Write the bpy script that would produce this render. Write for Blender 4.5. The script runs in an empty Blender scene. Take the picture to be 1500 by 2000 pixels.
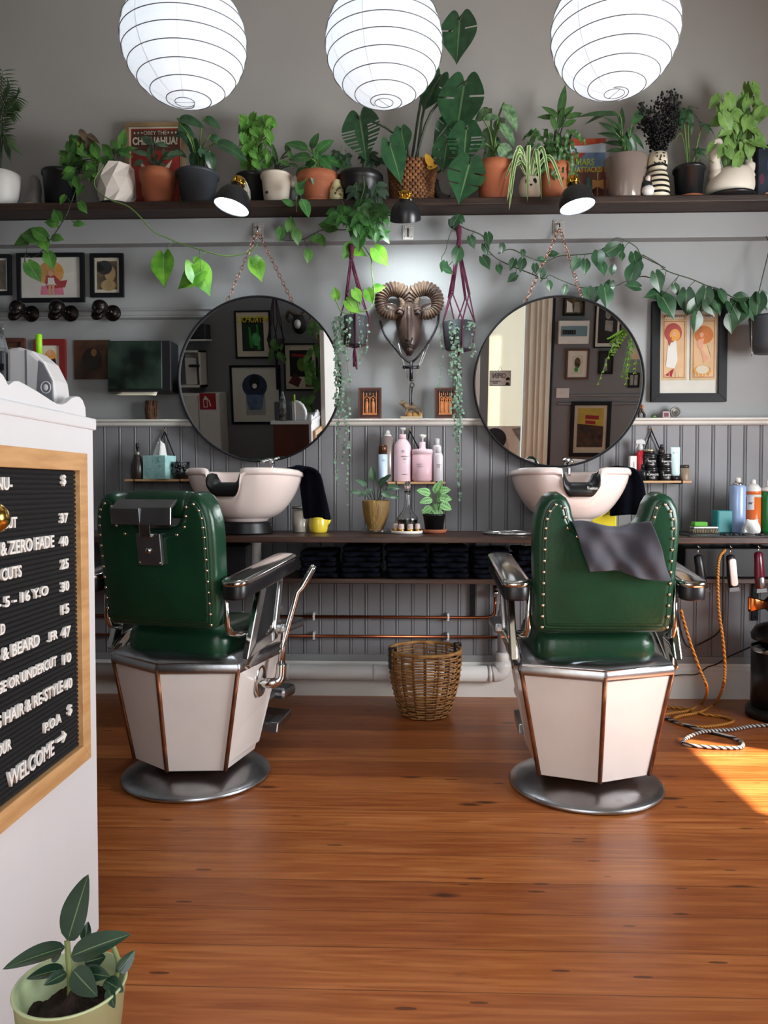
import bpy, bmesh, math, random
from mathutils import Vector as V, Matrix, Euler
rad = math.radians
random.seed(7)
S = bpy.context.scene
COL = S.collection

# ---------------------------------------------------------------- camera
CAMZ = 1.17
cd = bpy.data.cameras.new('camera'); cd.sensor_width = 36; cd.lens = 27.0; cd.sensor_fit = 'AUTO'
cam = bpy.data.objects.new('camera', cd); COL.objects.link(cam)
cam.location = (0, 0, CAMZ); cam.rotation_euler = (rad(88.1), 0, rad(1.9))
cd.clip_start = 0.02
S.camera = cam
# ---------------------------------------------------------------- world, sun, lights
S.view_settings.view_transform = 'Standard'; S.view_settings.look = 'None'
S.view_settings.gamma = 1.0; S.view_settings.exposure = 0.0
S.view_settings.use_curve_mapping = False
S.cycles.use_denoising = True
S.cycles.max_bounces = 8; S.cycles.diffuse_bounces = 4; S.cycles.glossy_bounces = 4
S.cycles.transmission_bounces = 6; S.cycles.transparent_max_bounces = 12
S.cycles.caustics_reflective = False; S.cycles.caustics_refractive = False
S.cycles.sample_clamp_indirect = 6.0
W = bpy.data.worlds.new('sky'); S.world = W; W.use_nodes = True
bgn = W.node_tree.nodes['Background']; bgn.inputs[0].default_value = (0.80, 0.90, 1.0, 1); bgn.inputs[1].default_value = 1.0

def light(name, kind, loc, rot, energy, color=(1, 1, 1), **kw):
    d = bpy.data.lights.new(name, kind); d.energy = energy; d.color = color
    for k, v in kw.items(): setattr(d, k, v)
    o = bpy.data.objects.new(name, d); COL.objects.link(o); o.location = loc; o.rotation_euler = rot
    return o
SUN_EL, SUN_AZ = 52, V((.906, -.42, 0))                    # towards the sun
sd = (SUN_AZ.normalized() * math.cos(rad(SUN_EL)) + V((0, 0, math.sin(rad(SUN_EL)))))
sun = light('sun', 'SUN', (6, -2, 8), sd.to_track_quat('Z', 'Y').to_euler(), 24.0, (1.0, .88, .70), angle=rad(.8))
# daylight entering by the side window and the open doorway
light('window_daylight', 'AREA', (4.6, .75, 1.45), V((.86, -.42, -.10)).to_track_quat('Z', 'Y').to_euler(), 740, (.96, .98, 1.0), shape='RECTANGLE', size=3.2, size_y=2.6)
light('doorway_daylight', 'AREA', (0, -.75, 1.9), (rad(-78), 0, rad(180)), 55, (.95, .97, 1.0), shape='RECTANGLE', size=2.4, size_y=2.4)

# ---------------------------------------------------------------- pixel -> place helpers
RM = cam.rotation_euler.to_matrix(); RI = RM.inverted(); C0 = V((0, 0, CAMZ))
def ray(px, py): return RM @ V(((px - 750) / 1500, (1000 - py) / 1500, -1))
def P(px, py, y): d = ray(px, py); return C0 + d * (y / d.y)
def PX(px, py, x): d = ray(px, py); return C0 + d * (x / d.x)
def PZ(px, py, z): d = ray(px, py); return C0 + d * ((z - CAMZ) / d.z)
def plen(n, y): return n * y / 1500                        # n pixels at distance y
# ---------------------------------------------------------------- materials
def C(h):
    h = h.lstrip('#'); r = []
    for i in (0, 2, 4):
        c = int(h[i:i + 2], 16) / 255
        r.append(c / 12.92 if c <= .04045 else ((c + .055) / 1.055) ** 2.4)
    return (*r, 1)
MATS = {}
def N(nt, t, **kw):
    n = nt.nodes.new(t)
    for k, v in kw.items():
        if k.startswith('i_'):
            key = k[2:]; n.inputs[int(key) if key.isdigit() else key].default_value = v
        else: setattr(n, k, v)
    return n
def M(name, h='808080', rough=.5, metal=0, var=.12, vs=6, bump=0, bs=40, spec=.5, coat=0, trans=0, emit=0, h2=None, ior=1.45, sub=0, alpha=1, stretch=None, sheen=0):
    """procedural material: a base colour broken up by noise, with optional noise bump"""
    if name in MATS: return MATS[name]
    m = bpy.data.materials.new(name); m.use_nodes = True; nt = m.node_tree; L = nt.links.new
    b = nt.nodes['Principled BSDF']; I = b.inputs
    I['Roughness'].default_value = rough; I['Metallic'].default_value = metal
    I['Specular IOR Level'].default_value = spec; I['Coat Weight'].default_value = coat; I['Coat Roughness'].default_value = .08
    I['Transmission Weight'].default_value = trans; I['IOR'].default_value = ior; I['Sheen Weight'].default_value = sheen
    I['Alpha'].default_value = alpha
    tc = N(nt, 'ShaderNodeTexCoord'); mp = N(nt, 'ShaderNodeMapping')
    if stretch: mp.inputs['Scale'].default_value = stretch
    L(tc.outputs['Object'], mp.inputs['Vector'])
    c = C(h)
    if h2: ca, cb = c, C(h2)
    else: ca = tuple(x * (1 - var) for x in c[:3]) + (1,); cb = tuple(min(1, x * (1 + var)) for x in c[:3]) + (1,)
    no = N(nt, 'ShaderNodeTexNoise'); no.inputs['Scale'].default_value = vs; no.inputs['Detail'].default_value = 4
    L(mp.outputs[0], no.inputs['Vector'])
    rp = N(nt, 'ShaderNodeValToRGB'); rp.color_ramp.elements[0].position = .36; rp.color_ramp.elements[1].position = .64
    rp.color_ramp.elements[0].color = ca; rp.color_ramp.elements[1].color = cb
    L(no.outputs['Fac'], rp.inputs['Fac']); L(rp.outputs[0], I['Base Color'])
    if emit:
        L(rp.outputs[0], I['Emission Color']); I['Emission Strength'].default_value = emit
    if bump:
        n2 = N(nt, 'ShaderNodeTexNoise'); n2.inputs['Scale'].default_value = bs; n2.inputs['Detail'].default_value = 3
        L(mp.outputs[0], n2.inputs['Vector'])
        bp = N(nt, 'ShaderNodeBump'); bp.inputs['Strength'].default_value = bump; bp.inputs['Distance'].default_value = .01
        L(n2.outputs['Fac'], bp.inputs['Height']); L(bp.outputs[0], I['Normal'])
    MATS[name] = m
    return m
# ---------------------------------------------------------------- mesh builder
class MB:
    def __init__(s): s.v = []; s.f = []; s.m = []; s.s = []; s.u = []; s.X = Matrix.Identity(4); s.k = 0
    def at(s, loc=(0, 0, 0), rot=(0, 0, 0), sc=(1, 1, 1)):
        s.X = Matrix.LocRotScale(V(loc), Euler(rot), V(sc)); return s
    def add(s, vs, fs, smooth=True, m=None, uv=None):
        n = len(s.v); X = s.X
        s.v += [X @ V(p) for p in vs]
        k = s.k if m is None else m
        for i, f in enumerate(fs):
            s.f.append([n + j for j in f]); s.m.append(k); s.s.append(smooth)
            s.u.append([uv[j] for j in f] if uv else None)
        return s
    def box(s, x0, x1, y0, y1, z0, z1, m=None, smooth=False):
        return s.add([(x0, y0, z0), (x1, y0, z0), (x1, y1, z0), (x0, y1, z0), (x0, y0, z1), (x1, y0, z1), (x1, y1, z1), (x0, y1, z1)],
                     [(0, 3, 2, 1), (4, 5, 6, 7), (0, 1, 5, 4), (1, 2, 6, 5), (2, 3, 7, 6), (3, 0, 4, 7)], smooth, m)
    def rings(s, R, smooth=True, c0=True, c1=True, m=None, closed=True):
        n = len(R[0]); vs = [p for r in R for p in r]; fs = []
        for i in range(len(R) - 1):
            for j in range(n if closed else n - 1):
                k = (j + 1) % n
                fs.append((i * n + j, i * n + k, (i + 1) * n + k, (i + 1) * n + j))
        if c0: fs.append(tuple(range(n - 1, -1, -1)))
        if c1: fs.append(tuple(range((len(R) - 1) * n, len(R) * n)))
        return s.add(vs, fs, smooth, m)
    def lathe(s, prof, c=(0, 0, 0), seg=28, smooth=True, m=None, c0=True, c1=True, a=None, sx=1, sy=1):
        R = [[(c[0] + r * sx * math.cos(2 * math.pi * j / seg), c[1] + r * sy * math.sin(2 * math.pi * j / seg), c[2] + z) for j in range(seg)] for r, z in prof]
        return s.rings(R, smooth, c0, c1, m)
    def cyl(s, p0, p1, r, r1=None, seg=14, m=None): return s.tube([p0, p1], [r, r if r1 is None else r1], seg, m=m)
    def tube(s, pts, r, seg=8, caps=True, m=None, closed=False):
        pts = [V(p) for p in pts]; n = len(pts)
        rr = r if isinstance(r, (list, tuple)) else [r] * n
        R = []; pn = None
        for i, p in enumerate(pts):
            if closed: t = pts[(i + 1) % n] - pts[i - 1]
            else: t = pts[min(i + 1, n - 1)] - pts[max(i - 1, 0)]
            if t.length < 1e-9: t = V((0, 0, 1))
            t.normalize()
            if pn is None:
                a = V((0, 0, 1)) if abs(t.z) < .9 else V((1, 0, 0))
                pn = (a - t * a.dot(t)).normalized()
            else:
                q = pn - t * pn.dot(t)
                pn = q.normalized() if q.length > 1e-6 else pn
            b = t.cross(pn)
            R.append([p + (pn * math.cos(2 * math.pi * j / seg) + b * math.sin(2 * math.pi * j / seg)) * rr[i] for j in range(seg)])
        if closed:
            R.append(R[0]); return s.rings(R, True, False, False, m)
        return s.rings(R, True, caps, caps, m)
    def ball(s, c, r, seg=16, rg=10, m=None):
        if not isinstance(r, (tuple, list)): r = (r, r, r)
        R = []
        for i in range(rg + 1):
            a = -math.pi / 2 + math.pi * i / rg; q = max(math.cos(a), .003)
            R.append([(c[0] + r[0] * q * math.cos(2 * math.pi * j / seg), c[1] + r[1] * q * math.sin(2 * math.pi * j / seg), c[2] + r[2] * math.sin(a)) for j in range(seg)])
        return s.rings(R, True, True, True, m)
    def prism(s, poly, d0, d1, ax='y', m=None, smooth=False):
        """polygon extruded: ax='y' poly is (x,z); 'x' poly is (y,z); 'z' poly is (x,y)"""
        f = {'y': lambda a, b, d: (a, d, b), 'x': lambda a, b, d: (d, a, b), 'z': lambda a, b, d: (a, b, d)}[ax]
        return s.rings([[f(a, b, d0) for a, b in poly], [f(a, b, d1) for a, b in poly]], smooth, m=m)
    def grid(s, fn, nu, nv, smooth=True, m=None, skip=None, uv=True):
        vs = []; us = []
        for i in range(nu + 1):
            for j in range(nv + 1): vs.append(fn(i / nu, j / nv)); us.append((i / nu, j / nv))
        fs = [(i * (nv + 1) + j, (i + 1) * (nv + 1) + j, (i + 1) * (nv + 1) + j + 1, i * (nv + 1) + j + 1) for i in range(nu) for j in range(nv) if not (skip and skip(i, j))]
        return s.add(vs, fs, smooth, m, us if uv else None)
    def build(s, name, mats, parent=None, bevel=0, subsurf=0, solid=0, seg=2, world=None, origin=None, ang=40):
        """link as ONE object. world: the vertices are in world space, parent is a Thing root. origin: top-level origin point."""
        if not isinstance(mats, (list, tuple)): mats = [mats]
        vs = s.v
        if world is not None:
            iv = world.matrix_basis.inverted(); vs = [iv @ p for p in vs]
        if origin is not None: vs = [p - V(origin) for p in vs]
        me = bpy.data.meshes.new(name); me.from_pydata([tuple(p) for p in vs], [], s.f)
        for mt in mats: me.materials.append(mt)
        me.polygons.foreach_set('material_index', s.m); me.polygons.foreach_set('use_smooth', s.s)
        if any(u for u in s.u):
            ul = me.uv_layers.new(name='UVMap'); k = 0; d = ul.data
            for f, u in zip(s.f, s.u):
                for j in range(len(f)):
                    if u: d[k].uv = u[j]
                    k += 1
        bm = bmesh.new(); bm.from_mesh(me); bmesh.ops.recalc_face_normals(bm, faces=bm.faces) if not any(s.u) else None
        bm.to_mesh(me); bm.free(); me.update()
        o = bpy.data.objects.new(name, me); COL.objects.link(o)
        if parent: o.parent = parent
        if origin is not None: o.location = origin
        if bevel:
            b = o.modifiers.new('bevel', 'BEVEL'); b.width = bevel; b.segments = seg; b.limit_method = 'ANGLE'; b.angle_limit = rad(ang)
        if solid:
            b = o.modifiers.new('thickness', 'SOLIDIFY'); b.thickness = solid; b.offset = 0
        if subsurf:
            b = o.modifiers.new('smooth', 'SUBSURF'); b.levels = subsurf; b.render_levels = subsurf
        return o
def tag(o, label, cat, group=None, kind=None):
    o['label'] = label; o['category'] = cat
    if group: o['group'] = group
    if kind: o['kind'] = kind
    return o
def thing(name, label, cat, loc=(0, 0, 0), rz=0, group=None):
    o = bpy.data.objects.new(name, None); COL.objects.link(o); o.empty_display_size = .05
    o.location = loc; o.rotation_euler = (0, 0, rz)
    o.matrix_basis = Matrix.LocRotScale(V(loc), Euler((0, 0, rz)), V((1, 1, 1)))
    return tag(o, label, cat, group)
def struct(o, label=None):
    o['kind'] = 'structure'
    if label: o['label'] = label
    return o
def dup(root, name=None, loc=None, rz=None, label=None):
    r = root.copy(); COL.objects.link(r)
    if loc is not None: r.location = loc
    if rz is not None: r.rotation_euler = (0, 0, rz)
    if label: r['label'] = label
    for c in list(root.children):
        d = c.copy(); COL.objects.link(d); d.parent = r
        for g in list(c.children):
            e = g.copy(); COL.objects.link(e); e.parent = d
    return r
def text(name, body, mat, parent, loc, size, rot=(rad(90), 0, 0), sx=1, ext=.0006, align='CENTER', bold=0, world=None, label=None):
    """raised lettering, converted to a mesh"""
    cu = bpy.data.curves.new(name, 'FONT'); cu.body = body; cu.size = size; cu.extrude = ext; cu.align_x = align; cu.align_y = 'CENTER'
    cu.offset = bold; cu.resolution_u = 3
    t = bpy.data.objects.new(name, cu); COL.objects.link(t)
    bpy.context.view_layer.update()
    me = bpy.data.meshes.new_from_object(t.evaluated_get(bpy.context.evaluated_depsgraph_get()))
    bpy.data.objects.remove(t); bpy.data.curves.remove(cu)
    X = Matrix.LocRotScale(V(loc), Euler(rot), V((sx, 1, 1)))
    if world is not None: X = world.matrix_basis.inverted() @ X
    me.transform(X); me.materials.clear(); me.materials.append(mat)
    o = bpy.data.objects.new(name, me); COL.objects.link(o); o.parent = parent
    if label: o['label'] = label
    return o
def spline(pts, n=8):
    """Catmull-Rom through the points"""
    pts = [V(p) for p in pts]; out = []
    q = [pts[0] * 2 - pts[1]] + pts + [pts[-1] * 2 - pts[-2]]
    for i in range(1, len(q) - 2):
        a, b, c, d = q[i - 1:i + 3]
        for k in range(n):
            t = k / n
            out.append(.5 * ((2 * b) + (c - a) * t + (2 * a - 5 * b + 4 * c - d) * t * t + (3 * b - a - 3 * c + d) * t ** 3))
    return out + [pts[-1]]
def inset(poly, d):
    n = len(poly); out = []
    ar = sum(poly[i][0] * poly[(i + 1) % n][1] - poly[(i + 1) % n][0] * poly[i][1] for i in range(n))
    sg = 1 if ar > 0 else -1
    for i in range(n):
        a = V(poly[i - 1]); b = V(poly[i]); c = V(poly[(i + 1) % n])
        e1 = (b - a); e2 = (c - b)
        if e1.length < 1e-9 or e2.length < 1e-9: out.append(tuple(b)); continue
        e1.normalize(); e2.normalize()
        n1 = V((-e1.y, e1.x)) * sg; n2 = V((-e2.y, e2.x)) * sg
        t = n1 + n2
        if t.length < 1e-6: t = n1
        t.normalize(); k = max(t.dot(n1), .5)
        out.append(tuple(b + t * d / k))
    return out
def rrect(x0, x1, y0, y1, r, n=4):
    out = []
    for cx, cy, a in ((x1 - r, y0 + r, -90), (x1 - r, y1 - r, 0), (x0 + r, y1 - r, 90), (x0 + r, y0 + r, 180)):
        for i in range(n + 1):
            t = rad(a + 90 * i / n); out.append((cx + r * math.cos(t), cy + r * math.sin(t)))
    return out
# ---------------------------------------------------------------- leaves
def prof_heart(t): return math.sin(math.pi * (t * .66 + .24)) * (1 - t ** 2.6)
def lobe_back(L, w, t): return -.19 * L * math.sin(math.pi * min(1, abs(w)) ** .85) * max(0, 1 - t * 4.5)
def prof_lance(t): return math.sin(math.pi * min(1, max(0, t)) ** .8) ** .9
def prof_ovate(t): return math.sin(math.pi * t ** .72) ** .75
def prof_strap(t): return min(1, .55 + t) * (1 - t ** 4) * (1 - .25 * t)
LEAFP = {'heart': prof_heart, 'lance': prof_lance, 'ovate': prof_ovate, 'strap': prof_strap}
def leaf(mb, p, d, n, L, Wd, kind='heart', fold=.18, droop=.25, nl=9, m=None, lobe=0, wave=0):
    """one leaf blade: p base, d direction base->tip, n upper normal, L length, Wd full width"""
    p = V(p); d = V(d).normalized(); n = V(n); n = (n - d * n.dot(d))
    if n.length < 1e-4: n = V((0, 0, 1)) if abs(d.z) < .9 else V((0, -1, 0)); n = n - d * n.dot(d)
    n.normalize(); sd_ = d.cross(n); pf = LEAFP[kind]; hw = Wd / 2; ph = random.random() * 6
    def fn(u, v):
        t = u; w = (v - .5) * 2; ww = pf(t) * hw
        back = lobe_back(L, w, t) if kind == 'heart' else 0
        z = fold * abs(w) * ww - droop * t * t * L + (wave * hw * math.sin(t * 14 + ph) * abs(w) if wave else 0)
        if lobe: ww *= (1 + lobe * (abs((t * 3.2) % 1 - .5) * 2 - .6))
        return p + d * (t * L + back) + sd_ * (w * ww) + n * z
    return mb.grid(fn, nl + (3 if kind == 'heart' and L > .03 else 0), 8 if kind == 'heart' and L > .03 else 4, True, m)
def monstera(mb, p, d, n, L, Wd, slits=4, fold=.12, droop=.18, m=None, depth=2, hole=()):
    """split leaf: a heart with slits cut in from the margin"""
    p = V(p); d = V(d).normalized(); n = V(n); n = (n - d * n.dot(d)).normalized(); sd_ = d.cross(n); hw = Wd / 2
    nl, nv = 30, 12; cut = set()
    for k in range(slits):
        r = 7 + int(k * 17 / max(1, slits)); cut.add(r)
    def fn(u, v):
        t = u; w = (v - .5) * 2; ww = prof_heart(t) * hw
        back = lobe_back(L, w, t)
        sweep = .10 * L * abs(w) * t                       # lobes sweep to the tip
        return p + d * (t * L + back + sweep * (1 - t)) + sd_ * (w * ww) + n * (fold * abs(w) * ww - droop * t * t * L)
    def skip(i, j):
        side = 0 if j < 6 else 1; o = (5 - j) if j < 6 else (j - 6)
        if (i - side) in cut and o >= depth: return True
        if (i, side) in hole and 1 <= o <= 3: return True
        return False
    return mb.grid(fn, nl, nv, True, m, skip)
def leafmat(name, h, h2=None, rough=.35, vein=.25, var=None, vs=25, edge=None, blot=None):
    """leaf: noise tint, pale midrib and side veins by leaf UV, optional edge stripe or dark blotches"""
    if name in MATS: return MATS[name]
    m = M(name, h, rough, h2=h2 or None, vs=vs, var=.22)
    nt = m.node_tree; L = nt.links.new; b = nt.nodes['Principled BSDF']; src = b.inputs['Base Color'].links[0].from_socket
    uv = N(nt, 'ShaderNodeUVMap'); sp = N(nt, 'ShaderNodeSeparateXYZ'); L(uv.outputs[0], sp.inputs[0])
    a = N(nt, 'ShaderNodeMath', operation='SUBTRACT'); L(sp.outputs[1], a.inputs[0]); a.inputs[1].default_value = .5
    ab = N(nt, 'ShaderNodeMath', operation='ABSOLUTE'); L(a.outputs[0], ab.inputs[0])
    def mix(fac, col):
        nonlocal src
        x = N(nt, 'ShaderNodeMix', data_type='RGBA'); L(fac, x.inputs[0]); L(src, x.inputs[6]); x.inputs[7].default_value = col; src = x.outputs[2]
    if vein:
        lt = N(nt, 'ShaderNodeMath', operation='LESS_THAN'); L(ab.outputs[0], lt.inputs[0]); lt.inputs[1].default_value = .022
        sc = N(nt, 'ShaderNodeMath', operation='MULTIPLY'); L(lt.outputs[0], sc.inputs[0]); sc.inputs[1].default_value = vein
        mix(sc.outputs[0], C('a9c48a'))
    if edge:
        gt = N(nt, 'ShaderNodeMath', operation='GREATER_THAN'); L(ab.outputs[0], gt.inputs[0]); gt.inputs[1].default_value = edge[0]
        mix(gt.outputs[0], C(edge[1]))
    if blot:
        w = N(nt, 'ShaderNodeMath', operation='ADD'); L(sp.outputs[0], w.inputs[0]); L(ab.outputs[0], w.inputs[1]); w.inputs[1].default_value = 0
        s1 = N(nt, 'ShaderNodeMath', operation='MULTIPLY'); L(w.outputs[0], s1.inputs[0]); s1.inputs[1].default_value = 34
        s2 = N(nt, 'ShaderNodeMath', operation='SINE'); L(s1.outputs[0], s2.inputs[0])
        s3 = N(nt, 'ShaderNodeMath', operation='GREATER_THAN'); L(s2.outputs[0], s3.inputs[0]); s3.inputs[1].default_value = .1
        r1 = N(nt, 'ShaderNodeMath', operation='COMPARE'); L(ab.outputs[0], r1.inputs[0]); r1.inputs[1].default_value = .22; r1.inputs[2].default_value = .11
        s4 = N(nt, 'ShaderNodeMath', operation='MULTIPLY'); L(s3.outputs[0], s4.inputs[0]); L(r1.outputs[0], s4.inputs[1])
        mix(s4.outputs[0], C(blot))
    L(src, b.inputs['Base Color'])
    return m
# ================================================================ ROOM SHELL
YW, YF, YU = 4.29, 4.217, 4.36           # lower wall, fascia, upper wall
YS = 4.07                                # front edge of the high shelf
XL, XR, Y0, ZC = -3.0, 2.9, .42, 4.2
zat = lambda py, y, px=750: P(px, py, y).z
xat = lambda px, y, py=950: P(px, py, y).x
wallm = M('grey_wall_paint', '8c8d8d', .62, var=.035, vs=2.2, bump=.05, bs=60)
upm = M('upper_wall_paint', '9f9c97', .7, var=.04, vs=1.6, bump=.05, bs=50)
whm = M('white_gloss_paint', 'dedbd5', .35, var=.03, vs=4, bump=.04, bs=18)
ceilm = M('ceiling_paint', 'd8d6d0', .8, var=.03)
def floor_material():
    m = bpy.data.materials.new('pine_floorboards'); m.use_nodes = True; nt = m.node_tree; L = nt.links.new; b = nt.nodes['Principled BSDF']
    tc = N(nt, 'ShaderNodeTexCoord'); sp = N(nt, 'ShaderNodeSeparateXYZ'); L(tc.outputs['Object'], sp.inputs[0])
    def mth(op, a, bb=None, c=None):
        n = N(nt, 'ShaderNodeMath', operation=op)
        for i, x in enumerate((a, bb, c)):
            if x is None: continue
            if isinstance(x, (int, float)): n.inputs[i].default_value = x
            else: L(x, n.inputs[i])
        return n.outputs[0]
    yy = mth('DIVIDE', mth('ADD', sp.outputs[1], -.095), .165)
    idx = mth('FLOOR', yy); fr = mth('FRACT', yy)
    wn = N(nt, 'ShaderNodeTexWhiteNoise', noise_dimensions='1D'); L(idx, wn.inputs['W'])
    off = mth('MULTIPLY', wn.outputs[0], 37.0)
    # grain
    cx = N(nt, 'ShaderNodeCombineXYZ'); L(mth('ADD', mth('MULTIPLY', sp.outputs[0], .9), off), cx.inputs[0]); L(mth('MULTIPLY', sp.outputs[1], 16), cx.inputs[1]); L(idx, cx.inputs[2])
    g = N(nt, 'ShaderNodeTexNoise'); g.inputs['Scale'].default_value = 3.4; g.inputs['Detail'].default_value = 7; g.inputs['Distortion'].default_value = .8; L(cx.outputs[0], g.inputs['Vector'])
    rp = N(nt, 'ShaderNodeValToRGB'); e = rp.color_ramp.elements
    e[0].position = .25; e[0].color = C('934a20'); e[1].position = .75; e[1].color = C('c67e45')
    k = e.new(.47); k.color = C('ab622f')
    L(g.outputs['Fac'], rp.inputs['Fac'])
    col = rp.outputs[0]
    def mix(fac, a, bb, bt='MIX'):
        x = N(nt, 'ShaderNodeMix', data_type='RGBA', blend_type=bt)
        if isinstance(fac, (int, float)): x.inputs[0].default_value = fac
        else: L(fac, x.inputs[0])
        L(a, x.inputs[6])
        if isinstance(bb, tuple): x.inputs[7].default_value = bb
        else: L(bb, x.inputs[7])
        return x.outputs[2]
    bt = N(nt, 'ShaderNodeValToRGB'); bt.color_ramp.elements[0].color = C('d6c8be'); bt.color_ramp.elements[1].color = C('ffffff'); L(wn.outputs[0], bt.inputs['Fac'])
    col = mix(1.0, col, bt.outputs[0], 'MULTIPLY')
    # knots and wear
    kv = N(nt, 'ShaderNodeCombineXYZ'); L(mth('ADD', mth('MULTIPLY', sp.outputs[0], 2.1), off), kv.inputs[0]); L(mth('MULTIPLY', sp.outputs[1], 6.5), kv.inputs[1])
    vo = N(nt, 'ShaderNodeTexVoronoi'); vo.inputs['Scale'].default_value = 1.0; L(kv.outputs[0], vo.inputs['Vector'])
    kr = N(nt, 'ShaderNodeValToRGB'); kr.color_ramp.elements[0].position = .05; kr.color_ramp.elements[0].color = (.85, .85, .85, 1); kr.color_ramp.elements[1].position = .12; kr.color_ramp.elements[1].color = (0, 0, 0, 1)
    L(vo.outputs['Distance'], kr.inputs['Fac'])
    col = mix(kr.outputs[0], col, C('3a1a0a'))
    w = N(nt, 'ShaderNodeTexNoise'); w.inputs['Scale'].default_value = 3.0; w.inputs['Detail'].default_value = 9; w.inputs['Roughness'].default_value = .7
    wv = N(nt, 'ShaderNodeCombineXYZ'); L(mth('MULTIPLY', sp.outputs[0], 1.0), wv.inputs[0]); L(mth('MULTIPLY', sp.outputs[1], 4.0), wv.inputs[1]); L(wv.outputs[0], w.inputs['Vector'])
    wr = N(nt, 'ShaderNodeValToRGB'); wr.color_ramp.elements[0].position = .62; wr.color_ramp.elements[0].color = (0, 0, 0, 1); wr.color_ramp.elements[1].position = .76; wr.color_ramp.elements[1].color = (.75, .75, .75, 1)
    L(w.outputs['Fac'], wr.inputs['Fac']); col = mix(wr.outputs[0], col, C('4e2410'))
    fv = N(nt, 'ShaderNodeCombineXYZ'); L(mth('MULTIPLY', sp.outputs[0], 5.0), fv.inputs[0]); L(mth('MULTIPLY', sp.outputs[1], 24.0), fv.inputs[1])
    v2 = N(nt, 'ShaderNodeTexVoronoi'); v2.inputs['Scale'].default_value = 1.0; L(fv.outputs[0], v2.inputs['Vector'])
    fr2 = mth('MULTIPLY', mth('LESS_THAN', v2.outputs['Distance'], .13), .7)
    cs = N(nt, 'ShaderNodeSeparateColor'); L(v2.outputs['Color'], cs.inputs[0])
    fr2 = mth('MULTIPLY', fr2, mth('GREATER_THAN', cs.outputs[0], .72))
    col = mix(fr2, col, C('33180c'))
    # seams
    sm = mth('LESS_THAN', mth('ABSOLUTE', mth('SUBTRACT', fr, .5)), .490)
    col = mix(mth('MULTIPLY', mth('SUBTRACT', 1.0, sm), .55), col, C('2a1207'))
    L(col, b.inputs['Base Color'])
    rr = N(nt, 'ShaderNodeMapRange'); L(g.outputs['Fac'], rr.inputs[0]); rr.inputs[3].default_value = .26; rr.inputs[4].default_value = .46; L(rr.outputs[0], b.inputs['Roughness'])
    b.inputs['Specular IOR Level'].default_value = .5
    bp = N(nt, 'ShaderNodeBump'); bp.inputs['Strength'].default_value = .25; bp.inputs['Distance'].default_value = .004
    hgt = mth('ADD', mth('MULTIPLY', g.outputs['Fac'], .35), sm); L(hgt, bp.inputs['Height']); L(bp.outputs[0], b.inputs['Normal'])
    return m
struct(MB().box(XL - .1, XR + .1, .2, 4.5, -.1, 0).build('floor', floor_material()))
struct(MB().box(XL - 1, XR + 3, -3, .2, -.16, -.06).build('ground', M('pavement', '8d8a85', .8, bump=.2)))
struct(MB().box(XL - .1, XR + .1, .2, 4.6, ZC, ZC + .1).build('ceiling', ceilm))
# back wall: set-back upper wall, plaster, panelling
ZSB, ZST = zat(402, YS), zat(387, YS)    # shelf board bottom / top at its front edge
ZFB = zat(470, YF)                        # bottom of the fascia
ZD1, ZD0 = zat(818, 4.22), zat(831, 4.23) # dado top / bottom
b = MB(); b.box(XL - .1, XR + .1, YU, YU + .2, ZSB - .02, ZC); struct(b.build('wall_back', upm))
b = MB(); b.box(XL - .1, XR + .1, YW, YU + .2, 0, ZSB - .021); struct(b.build('wall_back_plaster', wallm))
b = MB(); b.box(XL, XR, YF, YW + .001, ZFB, ZSB - .001); struct(b.build('trim_1', wallm, bevel=.004))
# moulding strip on the left (the coat hooks sit on it)
zm1, zm0 = zat(598, YW), zat(622, YW)
prof = [(YW, zm1), (YW - .016, zm1 - .004), (YW - .020, zm1 - .014), (YW - .012, zm1 - .020), (YW - .012, zm0 + .026), (YW - .022, zm0 + .020), (YW - .024, zm0 + .010), (YW - .010, zm0 + .005), (YW, zm0)]
struct(MB().prism(prof, XL, xat(470, YW), 'x').build('trim_2', wallm, bevel=.002))
# beadboard panelling with real grooves
YB = YW - .018
pw = .0865; prof = []; x = XL
while x < XR:
    prof += [(x, YB), (x + pw - .020, YB), (x + pw - .018, YB + .005), (x + pw - .016, YB + .001), (x + pw - .010, YB - .002), (x + pw - .004, YB + .001), (x + pw - .002, YB + .005)]
    x += pw
b = MB(); b.rings([[(a, c, .16) for a, c in prof], [(a, c, ZD0 + .01) for a, c in prof]], False, False, False, closed=False)
struct(b.build('wall_panelling', M('panel_paint', '7b7a7d', .5, var=.06, vs=5, bump=.05, bs=40)))
# dado rail: a narrow white ledge
prof = [(YW, ZD1), (4.205, ZD1), (4.200, ZD1 - .006), (4.205, ZD1 - .012), (4.226, ZD1 - .014), (4.232, ZD1 - .024), (4.236, ZD0 + .006), (4.250, ZD0), (YW, ZD0)]
struct(MB().prism(prof, XL, XR, 'x').build('trim_3', M('ledge_paint', 'd9d5cd', .35, var=.04), bevel=.0015))
zb1 = zat(1296, 4.26)
prof = [(YW, zb1 + .012), (4.262, zb1 + .012), (4.262, zb1), (4.255, zb1 - .004), (4.255, zb1 - .022), (4.246, zb1 - .03), (4.246, 0), (YW, 0)]
struct(MB().prism(prof, XL, XR, 'x').build('baseboard_back', whm, bevel=.002))
b = MB().box(XL, XR, 4.262, YB - .001, zb1 + .012, zb1 + .05); struct(b.build('trim_4', wallm))
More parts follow.
